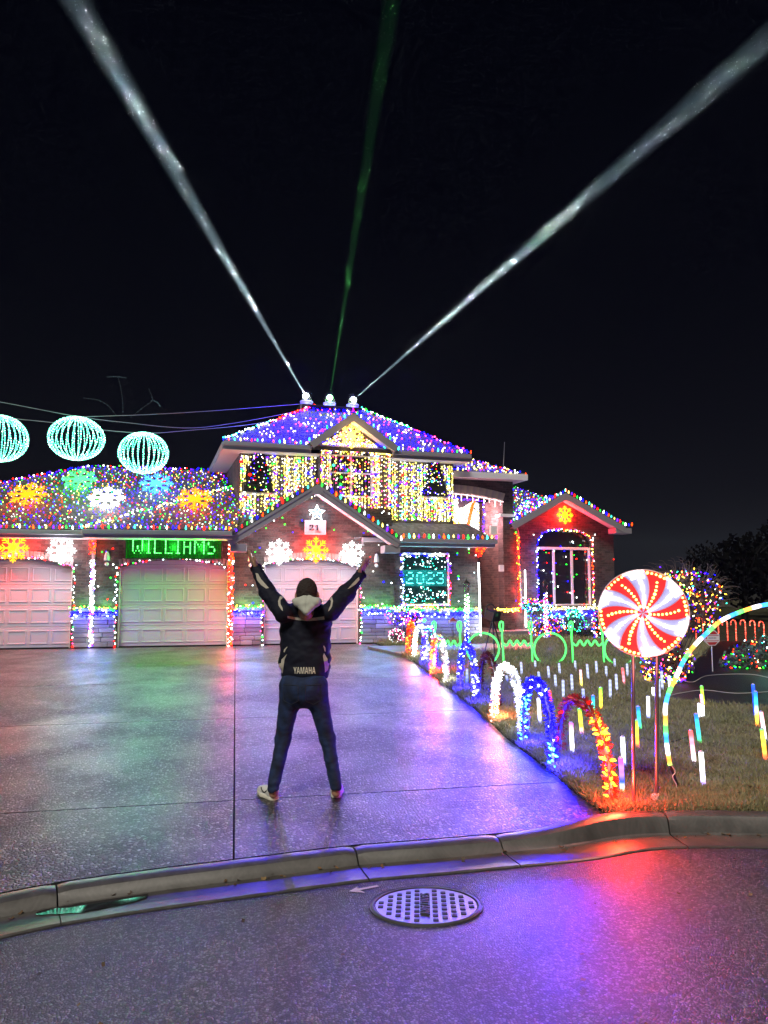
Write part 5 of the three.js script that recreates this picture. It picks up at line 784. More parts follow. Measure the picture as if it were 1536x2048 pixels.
// peppermint disc on two poles
{
  const t = thing('peppermint_lollipop', 'big round red and white swirl candy light on two metal poles', 'candy light'), pa = G_(1268, 1612), pbb = G_(1313, 1606), dep = (depthOf(pa) + depthOf(pbb)) / 2 - 0.03, c = atD(1286, 1226, dep), RR = 86 * dep / FOC;
  const face = eye.clone().sub(c).setY(0.1).normalize(), q = new THREE.Quaternion().setFromRotationMatrix(new THREE.Matrix4().lookAt(face, V(), V(0, 1, 0))), M4 = new THREE.Matrix4().compose(c, q, V(1, 1, 1)), F = (g) => g.applyMatrix4(M4), FV = (x, y, z) => V(x, y, z).applyMatrix4(M4);
  mesh('backing_disc', F(new THREE.CylinderGeometry(RR, RR, 0.025, 64).rotateX(Math.PI / 2).translate(0, 0, -0.015)), MT.white, t);
  const tw = (r) => rad(26) * Math.pow(1 - r, 0.7), edge = (a, r) => [Math.cos(a + 0 - tw(r)) * r * RR, Math.sin(a - tw(r)) * r * RR], redP = [], whiteP = [];
  const redM = new THREE.MeshStandardMaterial({ color: C(0.62, 0.02, 0.025), emissive: C(0.32, 0.004, 0.006), roughness: 0.35 }), whiteM = new THREE.MeshStandardMaterial({ color: C(0.3, 0.3, 0.42), emissive: C(0.1, 0.1, 0.27), roughness: 0.35 });
  for (let k = 0; k < 12; k++) {
    const a0 = Math.PI / 2 + rad(-1) + k * Math.PI / 6, a1 = a0 + Math.PI / 6, w = k % 2 === 0, s = [], inn = 0.012;
    for (let i = 0; i <= 12; i++) s.push(edge(a0 + inn, Math.max(0.03, i / 12 * 0.99))); for (let i = 1; i <= 6; i++) s.push(edge(lerp(a0 + inn, a1 - inn, i / 6), 0.99)); for (let i = 11; i >= 0; i--) s.push(edge(a1 - inn, Math.max(0.03, i / 12 * 0.99)));
    mesh('swirl', F(plate(s, w ? 0.004 : 0.006, 0.008)), w ? whiteM : redM, t);
    const mid = (r, f = 0.5) => edge(lerp(a0, a1, f), r), dst = w ? whiteP : redP;
    if (w) { for (let r = 0.14; r < 0.96; r += 0.045) for (const f of r > 0.8 ? [0.2, 0.35, 0.5, 0.65, 0.8] : r > 0.5 ? [0.42, 0.54] : [0.5]) dst.push(FV(...mid(r, f + rr(-0.03, 0.03)), 0.014)); for (let f = 0.06; f < 1; f += 0.08) dst.push(FV(...mid(0.965, f), 0.012)); }
    else { for (let r = 0.16; r < 0.84; r += 0.088) dst.push(FV(...mid(r), 0.014)); for (const f of [0.1, 0.3, 0.5, 0.7, 0.9]) dst.push(FV(...mid(0.94, f), 0.014)); }
  }
  bulbs(t, redP, [C(6, 3.2, 0.55)], 0.0095, { geo: new THREE.SphereGeometry(1, 8, 6) }); bulbs(t, whiteP, [C(3, 3.1, 3.6)], 0.0072, { geo: new THREE.SphereGeometry(1, 8, 6) });
  mesh('rim', F(new THREE.TorusGeometry(RR, 0.006, 6, 72)), new THREE.MeshStandardMaterial({ color: C(0.7, 0.5, 0.5), roughness: 0.4 }), t);
  for (const [p, x] of [[pa, 1256], [pbb, 1299]]) { const tp = FV((x - 1277) * dep / FOC, -0.5 * RR, -0.045), p0 = V(p.x, lawnY - 0.04, p.z); mesh('pole', rod(p0, tp.setX(lerp(p.x, tp.x, 0.8)), 0.0135, 0.0135, 12), MT.steel, t); }
  const tie = []; for (let i = 0; i < 26; i++) { const a = i * 1.7; tie.push(V(pbb.x - 0.03 + Math.cos(a) * (0.02 + 0.012 * Math.sin(i * 3)), lawnY + 0.055 + 0.022 * Math.sin(a * 1.3), pbb.z + 0.03 + Math.sin(a) * 0.02)); } mesh('tied_cord', tube(tie, 0.003, 120, 4), MT.whiteCord, t);
  lamp(FV(0, 0.0, 0.6), C(1, 0.8, 0.84), 0.12, 0.3); lamp(FV(0, -0.42, 0.15), C(1, 0.2, 0.18), 0.25, 0.15);
}
// big ribbon arch of banded colour
{
  const t = thing('ribbon_light_arch', 'tall thin arch of banded rainbow lights rising from a black stake', 'light arch'), b = G_(1362, 1580), z = b.z, w = [[1340, 1530], [1335, 1500], [1332, 1470], [1331, 1440], [1331, 1412], [1338, 1384], [1351, 1357], [1366, 1324], [1381, 1301], [1398, 1281], [1417, 1263], [1443, 1241], [1480, 1224], [1518, 1212], [1540, 1208]].map(([x, y]) => onZ(x, y, z));
  const lastP = w[w.length - 1], sx = lastP.x + 0.42, mir = w.slice(0, -1).reverse().map((p) => V(2 * sx - p.x, p.y, z)); const cv = new THREE.CatmullRomCurve3([...w, V(sx, lastP.y + 0.05, z), ...mir], false, 'centripetal'), L = cv.getLength();
  mesh('pipe', new THREE.TubeGeometry(cv, 160, 0.012, 8), MT.black, t);
  const cols = [[3, 3, 3.2], [2.8, 0.75, 0.12], [0.25, 2.6, 0.3], [0.1, 0.7, 3]], per = 0.305, n = 420, fr = new THREE.TubeGeometry(cv, n, 0.0165, 8), col = new Float32Array(fr.attributes.position.count * 3);
  for (let i = 0; i <= n; i++) { const s = ((L * i / n) / per + 0.42) % 1 * 4, a = cols[3 - Math.floor(s)], c2 = cols[(3 - Math.floor(s) + 3) % 4], u = THREE.MathUtils.smoothstep(s % 1, 0.6, 1), m = 0.8 + 0.2 * Math.cos(i * 0.8); for (let k = 0; k < 9; k++) for (let e = 0; e < 3; e++) col[(i * 9 + k) * 3 + e] = lerp(a[e], c2[e], u) * m; }
  fr.setAttribute('color', new THREE.BufferAttribute(col, 3)); mesh('lit_ribbon', fr, STICK, t).castShadow = false;
  mesh('stake', rod(b.clone().setY(lawnY - 0.03), w[0].clone(), 0.011), MT.black, t); mesh('stake', rod(V(2 * sx - b.x, lawnY - 0.03, z), V(2 * sx - w[0].x, w[0].y, z), 0.011), MT.black, t);
  mesh('cord', tube([w[0].clone().add(V(-0.015, 0.02, 0.02)), w[0].clone().add(V(0.03, -0.05, 0.02)), w[0].clone().add(V(0.0, -0.08, 0.03)), w[0].clone().add(V(0.03, -0.15, 0.03)), w[0].clone().add(V(0.01, -0.2, 0.04)), w[0].clone().add(V(-0.02, -0.235, 0.06))], 0.004, 40, 5), MT.whiteCord, t);
}
// shrubs hung with bulbs
function shrub(name, label, cat, base, blobs, leaf, n, nb, colF, o = {}) {
  const t = thing(name, label, cat), stems = [], lv = new THREE.InstancedMesh(o.leafGeo ?? new THREE.PlaneGeometry(0.03, 0.055), new THREE.MeshStandardMaterial({ color: C(...leaf), roughness: 0.7, side: THREE.DoubleSide }), n), bp = [];
  const inBlob = (surf) => { const b = pick(blobs), th = R() * 6.28, ph = Math.acos(rr(-1, 1)), k = surf ? rr(0.75, 1.05) : Math.cbrt(R()) * rr(0.7, 1.05), f = 1 + 0.16 * N3.noise(Math.cos(th) * 2 + b[0], Math.cos(ph) * 2, Math.sin(th) * 2 + b[1]); return V(base.x + b[0] + Math.sin(ph) * Math.cos(th) * b[3] * k * f, Math.max(lawnY + 0.02, base.y + b[1] + Math.cos(ph) * b[4] * k * f), base.z + b[2] + Math.sin(ph) * Math.sin(th) * b[3] * k * f); };
  for (let i = 0; i < n; i++) { const p = inBlob(false); ee.set(R() * 6, R() * 6, R() * 6); const s = rr(0.7, 1.5) * (o.leafS ?? 1); lv.setMatrixAt(i, mx.compose(p, qq.setFromEuler(ee), V(s, s, s))); lv.setColorAt(i, C(1, 1, 1).multiplyScalar(rr(0.5, 1.4))); }
  shade(lv); lv.name = 'foliage'; lv.userData.kind = 'stuff'; t.add(lv);
  for (let i = 0; i < (o.stems ?? 24); i++) { const p = inBlob(false), m = base.clone().lerp(p, 0.5).add(V(rr(-0.05, 0.05), 0.05, rr(-0.05, 0.05))); stems.push(tube([base.clone().add(V(rr(-0.06, 0.06), 0, rr(-0.06, 0.06))), m, p], 0.006, 6, 4)); }
  mesh('stem', stems, std(0.06, 0.045, 0.03), t).userData.kind = 'stuff';
  for (let i = 0; i < nb; i++) bp.push(inBlob(true)); bulbs(t, bp, colF, o.size ?? 0.016, { geo: gC9, stretch: 1, gain: o.gain ?? 1 }); return t;
}
{
  const b = G_(1345, 1366); const wv = (px, py) => { const q = atD(px, py, depthOf(b)); return [q.x - b.x, q.y - b.y, 0]; };
  const t = shrub('lit_shrub', 'large rounded ornamental shrub covered in mixed bulbs behind the candy disc', 'shrub', b, [[...wv(1400, 1190), 0.52, 0.42], [...wv(1340, 1195), 0.5, 0.45], [...wv(1375, 1225), 0.6, 0.4], [...wv(1335, 1320), 0.42, 0.36], [...wv(1325, 1350), 0.32, 0.14]], [0.07, 0.05, 0.04], 2600, 900, mixc({ O: 2.4, Y: 3, L: 2.2, K: 0.7, P: 2.4, B: 1.8, W: 1, A: 1.3, G: 0.8 }), { size: 0.02, gain: 0.75, stems: 60 });
  const tw = []; for (let i = 0; i < 90; i++) { const a = rr(-0.3, 2.4), c = wv(1385, 1200), s = V(b.x + c[0] + Math.cos(a) * 0.5, b.y + c[1] + Math.sin(a) * 0.35, b.z + rr(-0.3, 0.3)), L = rr(0.2, 0.45); tw.push(tube([s, s.clone().add(V(Math.cos(a) * L * 0.6, Math.sin(a) * L * 0.6 + 0.05, 0)), s.clone().add(V(Math.cos(a + 0.2) * L, Math.sin(a) * L * 0.8, rr(-0.1, 0.1)))], 0.0025, 5, 3)); } mesh('plume', tw, std(0.2, 0.17, 0.13), t).userData.kind = 'stuff';
}
{ const b = G_(1516, 1334); shrub('lit_shrub', 'low spreading shrub under mixed net lights at the right edge of the view', 'shrub', b, [[0, 0.1, 0, 0.62, 0.42], [0.35, 0.2, 0, 0.6, 0.5], [-0.35, 0.05, 0, 0.4, 0.2]], [0.06, 0.10, 0.07], 2600, 190, mixc({ G: 2, L: 2, O: 1.6, C: 2, A: 1.5, R: 1, B: 1 }), { size: 0.024, gain: 0.7 }); lamp(b.clone().add(V(0.1, 0.85, 0.5)), C(0.4, 1, 0.8), 0.8, 0.2); }
{
  const at = (px, py, dep) => { const p = atD(px, py, dep); p.y = lawnY; return p; };
  shrub('lit_shrub', 'rounded shrub under turquoise and violet bulbs in front of the turquoise sign', 'shrub', at(806, 1290, 20), [[-0.05, 0.72, 0, 0.42, 0.26], [0.28, 0.66, 0.05, 0.3, 0.2]], [0.05, 0.07, 0.05], 900, 420, (i, p) => (p.y > 0.85 ? pick([P_.A, P_.G, P_.L, P_.C]) : pick([P_.P, P_.P, P_.B, P_.K, P_.W])), { size: 0.026, gain: 0.8 });
  shrub('lit_shrub', 'small leggy shrub wrapped in pale bulbs at the corner of the front room', 'shrub', at(793, 1302, 19.4), [[0, 0.22, 0, 0.22, 0.2]], [0.1, 0.09, 0.09], 200, 90, mixc({ W: 2, C: 2, K: 2 }), { size: 0.02, gain: 0.7 });
  shrub('lit_shrub', 'shrub covered in green blue and violet bulbs under the arched window', 'shrub', at(1090, 1275, 21.5), [[-0.1, 0.75, 0, 0.5, 0.4], [-0.42, 0.95, 0, 0.3, 0.2], [0.25, 0.4, 0, 0.4, 0.3], [-0.1, 0.25, 0, 0.4, 0.25]], [0.04, 0.06, 0.05], 1500, 560, (i, p) => (p.y > 1.05 ? pick([P_.G, P_.P, P_.K, P_.R]) : p.y > 0.6 ? pick([P_.A, P_.C, P_.B, P_.A]) : pick([P_.B, P_.P, P_.O, P_.L])), { size: 0.025, gain: 0.8 });
  shrub('lit_shrub', 'shrub in turquoise bulbs right of the arched window shrub', 'shrub', at(1148, 1262, 21.6), [[0, 0.45, 0, 0.42, 0.28], [0, 0.72, 0, 0.2, 0.14]], [0.04, 0.07, 0.06], 800, 230, mixc({ A: 5, C: 2, G: 1, P: 0.5 }), { size: 0.024, gain: 0.8 });
  shrub('lit_shrub', 'narrow shrub with mixed bulbs at the left rim of the candy disc', 'shrub', at(1195, 1270, 20.5), [[0, 0.45, 0, 0.16, 0.4]], [0.05, 0.06, 0.04], 300, 120, mixc({ W: 2, O: 2, P: 2, B: 1, A: 1 }), { size: 0.024 });
  shrub('dark_shrub', 'unlit dark ground cover under the wing ledge', 'shrub', at(1130, 1268, 22), [[0, 0.1, 0, 0.8, 0.2], [0.9, 0.1, 0, 0.6, 0.2]], [0.03, 0.035, 0.02], 900, 9, () => C(0.05, 0.05, 0.05), {});
  // lamp posts
  const lampPost = (lab, px, pt, pbm, dep, colF) => { const t = thing('lamp_post', lab, 'lamp post'), a = atD(px, pbm, dep), b = atD(px, pt, dep), h = b.y; a.y = lawnY; b.x = a.x; b.z = a.z; mesh('pole', rod(a, b.clone().setY(h - 0.3), 0.028, 0.022, 10), MT.black, t); mesh('lantern_frame', [0, 1, 2, 3].map((k) => rod(V(a.x + 0.06 * Math.cos(k * 1.57 + 0.78), h - 0.28, a.z + 0.06 * Math.sin(k * 1.57 + 0.78)), V(a.x + 0.085 * Math.cos(k * 1.57 + 0.78), h - 0.06, a.z + 0.085 * Math.sin(k * 1.57 + 0.78)), 0.007)), MT.black, t); mesh('lantern_glass', new THREE.CylinderGeometry(0.075, 0.055, 0.2, 4, 1, true).translate(a.x, h - 0.17, a.z), new THREE.MeshPhysicalMaterial({ color: C(0.9, 0.9, 0.9), transmission: 1, roughness: 0.1, thickness: 0 }), t); mesh('lantern_roof', new THREE.LatheGeometry([[0.11, 0], [0.09, 0.02], [0.03, 0.07], [0.012, 0.11], [0, 0.13]].map((q) => new THREE.Vector2(...q)), 8).translate(a.x, h - 0.06, a.z), MT.black, t);
    const sp = []; for (let i = 0; i <= 90; i++) { const u = i / 90; sp.push(V(a.x + 0.04 * Math.cos(i * 0.9), lerp(0.06, h - 0.34, u), a.z + 0.04 * Math.sin(i * 0.9))); } mesh('cord', tube(sp, 0.004, 180, 4), MT.cord, t); bulbs(t, [...sp, ...sp.map((p) => p.clone().add(V(rr(-0.02, 0.02), 0.01, 0.02)))], (i) => colF((i % 91) / 90), 0.022); };
  lampPost('black garden lamp post wrapped in blue and white bulbs by the front walk', 934, 1162, 1296, 18.8, (u) => (u > 0.62 ? pick([P_.W, P_.G, P_.W]) : u > 0.42 ? pick([P_.A, P_.W, P_.B]) : pick([P_.B, P_.B, P_.C])));
  lampPost('garden lamp post with white and red bulbs before the arched window', 1092, 1163, 1262, 21.0, (u) => pick([P_.W, P_.R, P_.B, P_.C]));
  // yellow bulbs strung along the step
  lightString('step_lights', 'short swag of yellow bulbs at the entry behind the tripod', [[984, 1222], [1000, 1219], [1020, 1221], [1036, 1219]].map(([x, y]) => toB(pb(x, y, 0.2))), mixc({ L: 4, Y: 3 }), { gap: 0.03, size: 0.024, jit: 0.05, rows: 2 });
  // projector on a tripod
  { const t = thing('projector_tripod', 'black light projector on a leaning tripod on the lawn edge', 'projector'), c = atD(985, 1230, 16.5); mesh('housing', rbox(-0.12, 0.12, -0.11, 0.11, -0.14, 0.14, 0.02).rotateX(0.3).rotateY(0.5).translate(c.x, c.y, c.z), MT.black, t); mesh('handle', tube([V(c.x - 0.1, c.y + 0.08, c.z), V(c.x - 0.13, c.y + 0.2, c.z), V(c.x - 0.02, c.y + 0.24, c.z), V(c.x + 0.1, c.y + 0.1, c.z)], 0.012, 20), MT.black, t); mesh('lens', new THREE.CylinderGeometry(0.05, 0.05, 0.05, 16).rotateX(Math.PI / 2).translate(c.x + 0.02, c.y + 0.02, c.z + 0.15), MT.glassDark, t); for (const [x, y] of [[968, 1310], [1003, 1300], [990, 1322]]) { const f = onY(x, y, lawnY); mesh('leg', rod(f, V(c.x, c.y - 0.08, c.z), 0.012, 0.02, 8), MT.black, t); } }
  { const t = thing('stake_lantern', 'small striped roofed garden lantern on a thin stake by the wall', 'garden lantern'), c = atD(906, 1244, 17.5); mesh('stake', rod(V(c.x, lawnY, c.z), c, 0.008), MT.black, t); mesh('roof', new THREE.ConeGeometry(0.11, 0.09, 4).rotateY(0.78).translate(c.x, c.y + 0.07, c.z), std(0.35, 0.08, 0.06), t); for (const y of [0, 0.028]) mesh('slat', rbox(c.x - 0.1, c.x + 0.1, c.y + y - 0.01, c.y + y + 0.006, c.z - 0.07, c.z + 0.07, 0.004), std(0.5, 0.4, 0.36), t); }
  { const t = thing('snowman_light', 'small green glowing garden light in front of the stone wall', 'garden light'), c = atD(848, 1241, 18.5); mesh('lit_bulb', new THREE.SphereGeometry(0.045, 12, 8).scale(1.2, 1, 1).translate(c.x, c.y, c.z), glow(0.2, 3, 0.3), t); mesh('stake', rod(V(c.x, lawnY, c.z), c.clone().add(V(0, -0.04, 0)), 0.006), MT.black, t); }
}
// candy canes by the far drive
[[1391, 1237, 0], [1405, 1236, 0], [1419, 1237, 0], [1436, 1237, 1], [1454, 1241, 2], [1471, 1240, 3], [1490, 1240, 4], [1509, 1241, 5], [1527, 1243, 6]].forEach(([px, py], i) => {
  const t = thing('candy_cane_light', NTH[i] + ' from the left of the nine red candy cane lights in a row', 'candy cane light', 'red candy canes along the far drive'), d = 20.5, top = atD(px, py, d), x = top.x, z = top.z, r = 0.075, p = [V(x, lawnY, z), V(x, (lawnY + top.y) / 2, z), V(x, top.y - r, z)]; for (let k = 1; k <= 6; k++) { const a = k / 6 * Math.PI; p.push(V(x - r + r * Math.cos(a), top.y - r + r * Math.sin(a), z)); } p.push(V(x - 2 * r, top.y - r - 0.05, z));
  const cv = new THREE.CatmullRomCurve3(p, false, 'centripetal'); mesh('cane', new THREE.TubeGeometry(cv, 40, 0.011, 6), std(0.5, 0.06, 0.05), t); bulbs(t, cv.getSpacedPoints(34), () => pick([C(4, 0.35, 0.2), C(4.5, 0.6, 0.35), C(3.2, 0.2, 0.12)]), 0.018, { gain: 0.8 });
});
{ // eight sided notice
  const t = thing('octagon_sign', 'small red and white octagonal notice on a stake by the blacktop', 'sign'), d = 13.4, c = atD(1424, 1276, d), r = 17.5 * d / FOC, oc = (s) => Array.from({ length: 8 }, (_, k) => { const a = Math.PI / 8 + k * Math.PI / 4; return [c.x + Math.cos(a) * r * s * 1.04, c.y + Math.sin(a) * r * s * 0.92]; });
  mesh('board', plate(oc(1), c.z, 0.012, [], 0.002), std(0.75, 0.73, 0.72), t); const o2 = oc(0.9), band = (y0, y1) => { let p = o2; p = clipPoly(p, 0, 1, c.y + y0 * r); p = clipPoly(p, 0, -1, -(c.y + y1 * r)); return p; };
  for (const [a, b] of [[0.42, 0.85], [0.24, 0.3], [-0.34, -0.28], [-0.85, -0.46]]) mesh('stripe', plate(band(a, b), c.z + 0.003, 0.004), std(0.5, 0.04, 0.04), t);
  mesh('emblem', new THREE.CylinderGeometry(r * 0.1, r * 0.1, 0.004, 12).rotateX(Math.PI / 2).translate(c.x - r * 0.74, c.y, c.z + 0.003), std(0.6, 0.03, 0.03), t);
  for (let i = 0; i < 6; i++) mesh('lettering', box(c.x - r * 0.42 + i * r * 0.17, c.x - r * 0.42 + i * r * 0.17 + r * (i % 2 ? 0.09 : 0.12), c.y - r * 0.07, c.y + r * (i % 3 ? 0.08 : 0.1), c.z + 0.001, c.z + 0.003), std(0.3, 0.3, 0.32), t);
  mesh('stake', rod(V(c.x, lawnY - 0.02, c.z - 0.02), V(c.x, c.y + r * 0.4, c.z - 0.02), 0.01), MT.white, t);
}
// cords and fallen twigs on the lawn
{ const cords = [[[1330, 1345], [1380, 1366], [1420, 1352], [1500, 1350], [1560, 1362]], [[1320, 1398], [1360, 1388], [1410, 1382], [1470, 1388], [1550, 1384]], [[1362, 1576], [1392, 1540], [1410, 1552], [1440, 1548]], [[1282, 1480], [1330, 1490], [1378, 1478]]];
  cords.forEach((p, i) => { const m = mesh('power_cord', tube(p.map(([x, y]) => { const g = onY(x, y, 0.05); g.y = (inside(blacktop, g.x, g.z) ? 0.062 : 0.075) + 0.006 * N3.noise(x, 1, 2); return g; }), 0.005, 60, 5), i < 2 ? MT.whiteCord : MT.black, scene); tag(m, ['pale cord trailing across the far blacktop', 'pale cord along the front edge of the blacktop', 'black cord in the grass beside the ribbon arch stake', 'black cord in the grass right of the candy poles'][i], 'cord'); }); }
// bare trees in the dark beyond the right hand drive
[[1490, 30, 3.4], [1545, 33, 4], [1610, 36, 5], [1420, 46, 4]].forEach(([px, d, h], i) => {
  const t = thing('tree', ['dim tree above the candy canes', 'dim tree at the right edge of the view', 'dim tall tree out beyond the right edge', 'faint far tree above the lit shrub'][i], 'tree'), b = atD(px, 1260, d); b.y = 0; const br = [tube([b.clone(), b.clone().add(V(0.1, h * 0.35, 0)), b.clone().add(V(-0.05, h * 0.8, 0.1))], 0.12, 12, 6)];
  for (let k = 0; k < 12; k++) { const a = R() * 6.28, y = h * rr(0.25, 0.7); br.push(tube([b.clone().add(V(0, y, 0)), b.clone().add(V(Math.cos(a) * 0.7, y + 0.5, Math.sin(a) * 0.7)), b.clone().add(V(Math.cos(a) * 1.3, y + 1.1, Math.sin(a) * 1.3))], 0.035, 6, 4)); }
  mesh('trunk', br, std(0.008, 0.007, 0.008), t); const n = 1000, lv = new THREE.InstancedMesh(new THREE.PlaneGeometry(0.12, 0.2), new THREE.MeshPhysicalMaterial({ color: C(0.006, 0.006, 0.006), roughness: 1, specularIntensity: 0, side: THREE.DoubleSide }), n); for (let k = 0; k < n; k++) { const a = R() * 6.28, f = Math.acos(rr(-1, 1)), q = Math.cbrt(R()) * (1 + 0.35 * N3.noise(Math.cos(a) * 2 + i, Math.cos(f) * 2, Math.sin(a) * 2)); ee.set(R() * 6, R() * 6, R() * 6); lv.setMatrixAt(k, mx.compose(V(b.x + Math.sin(f) * Math.cos(a) * q * h * 0.4, h * 0.62 + Math.cos(f) * q * h * 0.42, b.z + Math.sin(f) * Math.sin(a) * q * h * 0.4), qq.setFromEuler(ee), V(1, 1, 1))); } shade(lv); lv.name = 'crown'; lv.userData.kind = 'stuff'; t.add(lv);
});

{ // dead leaves and grit lying about
  const n = 420, g = new THREE.PlaneGeometry(0.05, 0.035, 2, 1), ps = g.attributes.position; for (let i = 0; i < ps.count; i++) ps.setZ(i, 0.008 * Math.abs(ps.getX(i)) / 0.025 + (ps.getY(i) > 0 ? 0.004 : 0)); g.rotateX(-Math.PI / 2); g.computeVertexNormals();
  const im = new THREE.InstancedMesh(g, std(1, 1, 1, { roughness: 0.6, side: THREE.DoubleSide }), n); let k = 0;
  while (k < n) { const onLawn = k > 130, d = onLawn ? 5 + 9 * R() : 0, a = YAW + rad(rr(2, 34)); let x = Math.sin(a) * d, z = -Math.cos(a) * d, y = lawnY + 0.03; if (!onLawn) { x = rr(-2.4, 4.6); if (k < 80) { z = kerbZ(x) + rr(0.14, 0.26); y = GUT + 0.006; } else { z = kerbZ(x) + rr(0.5, 2.4); y = streetY(x, z) + 0.004; } } else if (!inside(lawnPoly, x, z) || inside(blacktop, x, z)) continue;
    ee.set(rr(-0.4, 0.4), R() * 6.28, rr(-0.4, 0.4)); const s = rr(0.35, 1.0) * (onLawn ? 1.2 : 0.6); im.setMatrixAt(k, mx.compose(V(x, y, z), qq.setFromEuler(ee), V(s, s, s))); im.setColorAt(k, pick([C(0.16, 0.09, 0.04), C(0.1, 0.06, 0.03), C(0.22, 0.15, 0.07), C(0.06, 0.04, 0.03)])); k++; }
  shade(im); im.name = 'fallen_leaves'; tag(im, 'scattered wet brown leaves on the lawn gutter and street', 'fallen leaves', null, 'stuff'); scene.add(im);
}
// ---------------------------------------------------------------- the person, back to the street, arms thrown up
{
  const base = onY(606, 1599, 0), D0 = depthOf(base), bk = V(-FWD.x, 0, -FWD.z).normalize();
  const loc = (p) => { const q = p.clone().sub(base); return V(q.dot(RGT), q.y, q.dot(bk)); };
  const J = (px, py, away = 0) => loc(atD(px, py, D0 + away));
  const who = thing('person', 'person seen from behind in dark jacket and jeans, both arms raised, on the driveway', 'person');
  who.position.copy(base); who.rotation.y = -YAW;
  // distances
  const cap = (p, a, b, ra, rb) => { const bx = b.x - a.x, by = b.y - a.y, bz = b.z - a.z, px = p.x - a.x, py = p.y - a.y, pz = p.z - a.z, t = clamp((px * bx + py * by + pz * bz) / (bx * bx + by * by + bz * bz), 0, 1); return Math.hypot(px - bx * t, py - by * t, pz - bz * t) - (ra + (rb - ra) * t); };
  const sm = (a, b, k) => { const h = clamp(0.5 + 0.5 * (b - a) / k, 0, 1); return b + (a - b) * h - k * h * (1 - h); };
  const ell = (p, c, a, b, d) => { const x = (p.x - c.x) / a, y = (p.y - c.y) / b, z = (p.z - c.z) / d, l = Math.hypot(x, y, z); return (l - 1) * Math.min(a, b, d); };
  // naive surface nets
  function net3(f, lo, hi, h) {
    const nx = Math.ceil((hi.x - lo.x) / h) + 1, ny = Math.ceil((hi.y - lo.y) / h) + 1, nz = Math.ceil((hi.z - lo.z) / h) + 1, F = new Float32Array(nx * ny * nz), p = V(), id = (i, j, k) => i + nx * (j + ny * k);
    for (let k = 0; k < nz; k++) for (let j = 0; j < ny; j++) for (let i = 0; i < nx; i++) F[id(i, j, k)] = f(p.set(lo.x + i * h, lo.y + j * h, lo.z + k * h));
    const at = new Int32Array(nx * ny * nz).fill(-1), pos = [], idx = [];
    for (let k = 0; k < nz - 1; k++) for (let j = 0; j < ny - 1; j++) for (let i = 0; i < nx - 1; i++) {
      let n = 0, sx = 0, sy = 0, sz = 0, m = 0; const c = []; for (let q = 0; q < 8; q++) { const v = F[id(i + (q & 1), j + ((q >> 1) & 1), k + (q >> 2))]; c.push(v); if (v < 0) m |= 1 << q; }
      if (m === 0 || m === 255) continue;
      for (const [a, b] of EDG) { if ((c[a] < 0) === (c[b] < 0)) continue; const t = c[a] / (c[a] - c[b]); sx += lerp(a & 1, b & 1, t); sy += lerp((a >> 1) & 1, (b >> 1) & 1, t); sz += lerp(a >> 2, b >> 2, t); n++; }
      at[id(i, j, k)] = pos.length / 3; pos.push(lo.x + (i + sx / n) * h, lo.y + (j + sy / n) * h, lo.z + (k + sz / n) * h);
    }
    const quad = (a, b, c, d, flip) => { if (a < 0 || b < 0 || c < 0 || d < 0) return; flip ? idx.push(a, c, b, a, d, c) : idx.push(a, b, c, a, c, d); };
    for (let k = 1; k < nz - 1; k++) for (let j = 1; j < ny - 1; j++) for (let i = 1; i < nx - 1; i++) {
      const s = F[id(i, j, k)] < 0;
      if (s !== F[id(i + 1, j, k)] < 0) quad(at[id(i, j - 1, k - 1)], at[id(i, j, k - 1)], at[id(i, j, k)], at[id(i, j - 1, k)], !s);
      if (s !== F[id(i, j + 1, k)] < 0) quad(at[id(i - 1, j, k - 1)], at[id(i - 1, j, k)], at[id(i, j, k)], at[id(i, j, k - 1)], !s);
      if (s !== F[id(i, j, k + 1)] < 0) quad(at[id(i - 1, j - 1, k)], at[id(i, j - 1, k)], at[id(i, j, k)], at[id(i - 1, j, k)], !s);
    }
    const g = new THREE.BufferGeometry(); g.setAttribute('position', new THREE.Float32BufferAttribute(pos, 3)); g.setIndex(idx);
    const nr = new Float32Array(pos.length), e = h * 0.4; for (let i = 0; i < pos.length; i += 3) { const q = (dx, dy, dz) => f(p.set(pos[i] + dx, pos[i + 1] + dy, pos[i + 2] + dz)); const x = q(e, 0, 0) - q(-e, 0, 0), y = q(0, e, 0) - q(0, -e, 0), z = q(0, 0, e) - q(0, 0, -e), l = Math.hypot(x, y, z) || 1; nr[i] = x / l; nr[i + 1] = y / l; nr[i + 2] = z / l; }
    g.setAttribute('normal', new THREE.BufferAttribute(nr, 3)); return g;
  }
  const EDG = [[0, 1], [2, 3], [4, 5], [6, 7], [0, 2], [1, 3], [4, 6], [5, 7], [0, 4], [1, 5], [2, 6], [3, 7]];
  const around = (pts, m) => { const b = new THREE.Box3().setFromPoints(pts).expandByScalar(m); return [b.min, b.max]; };
  const prof = (y, list) => { if (y <= list[0][0]) return list[0].slice(1); for (let i = 0; i < list.length - 1; i++) if (y <= list[i + 1][0]) { const t = (y - list[i][0]) / (list[i + 1][0] - list[i][0]), u = t * t * (3 - 2 * t); return list[i].slice(1).map((v, k) => lerp(v, list[i + 1][k + 1], u)); } return list[list.length - 1].slice(1); };
  const S = D0 / FOC, cz = 0.02;
  const head = J(614, 1189, 0.02), neck = J(612, 1226, 0.03), sL = J(566, 1224, 0.02), sR = J(660, 1224, 0.02), eL = J(536, 1185, 0.19), eR = J(693, 1186, 0.19), wL = J(514, 1140, 0.34), wR = J(719, 1152, 0.31), tL = J(488, 1092, 0.38), tR = J(737, 1112, 0.36);
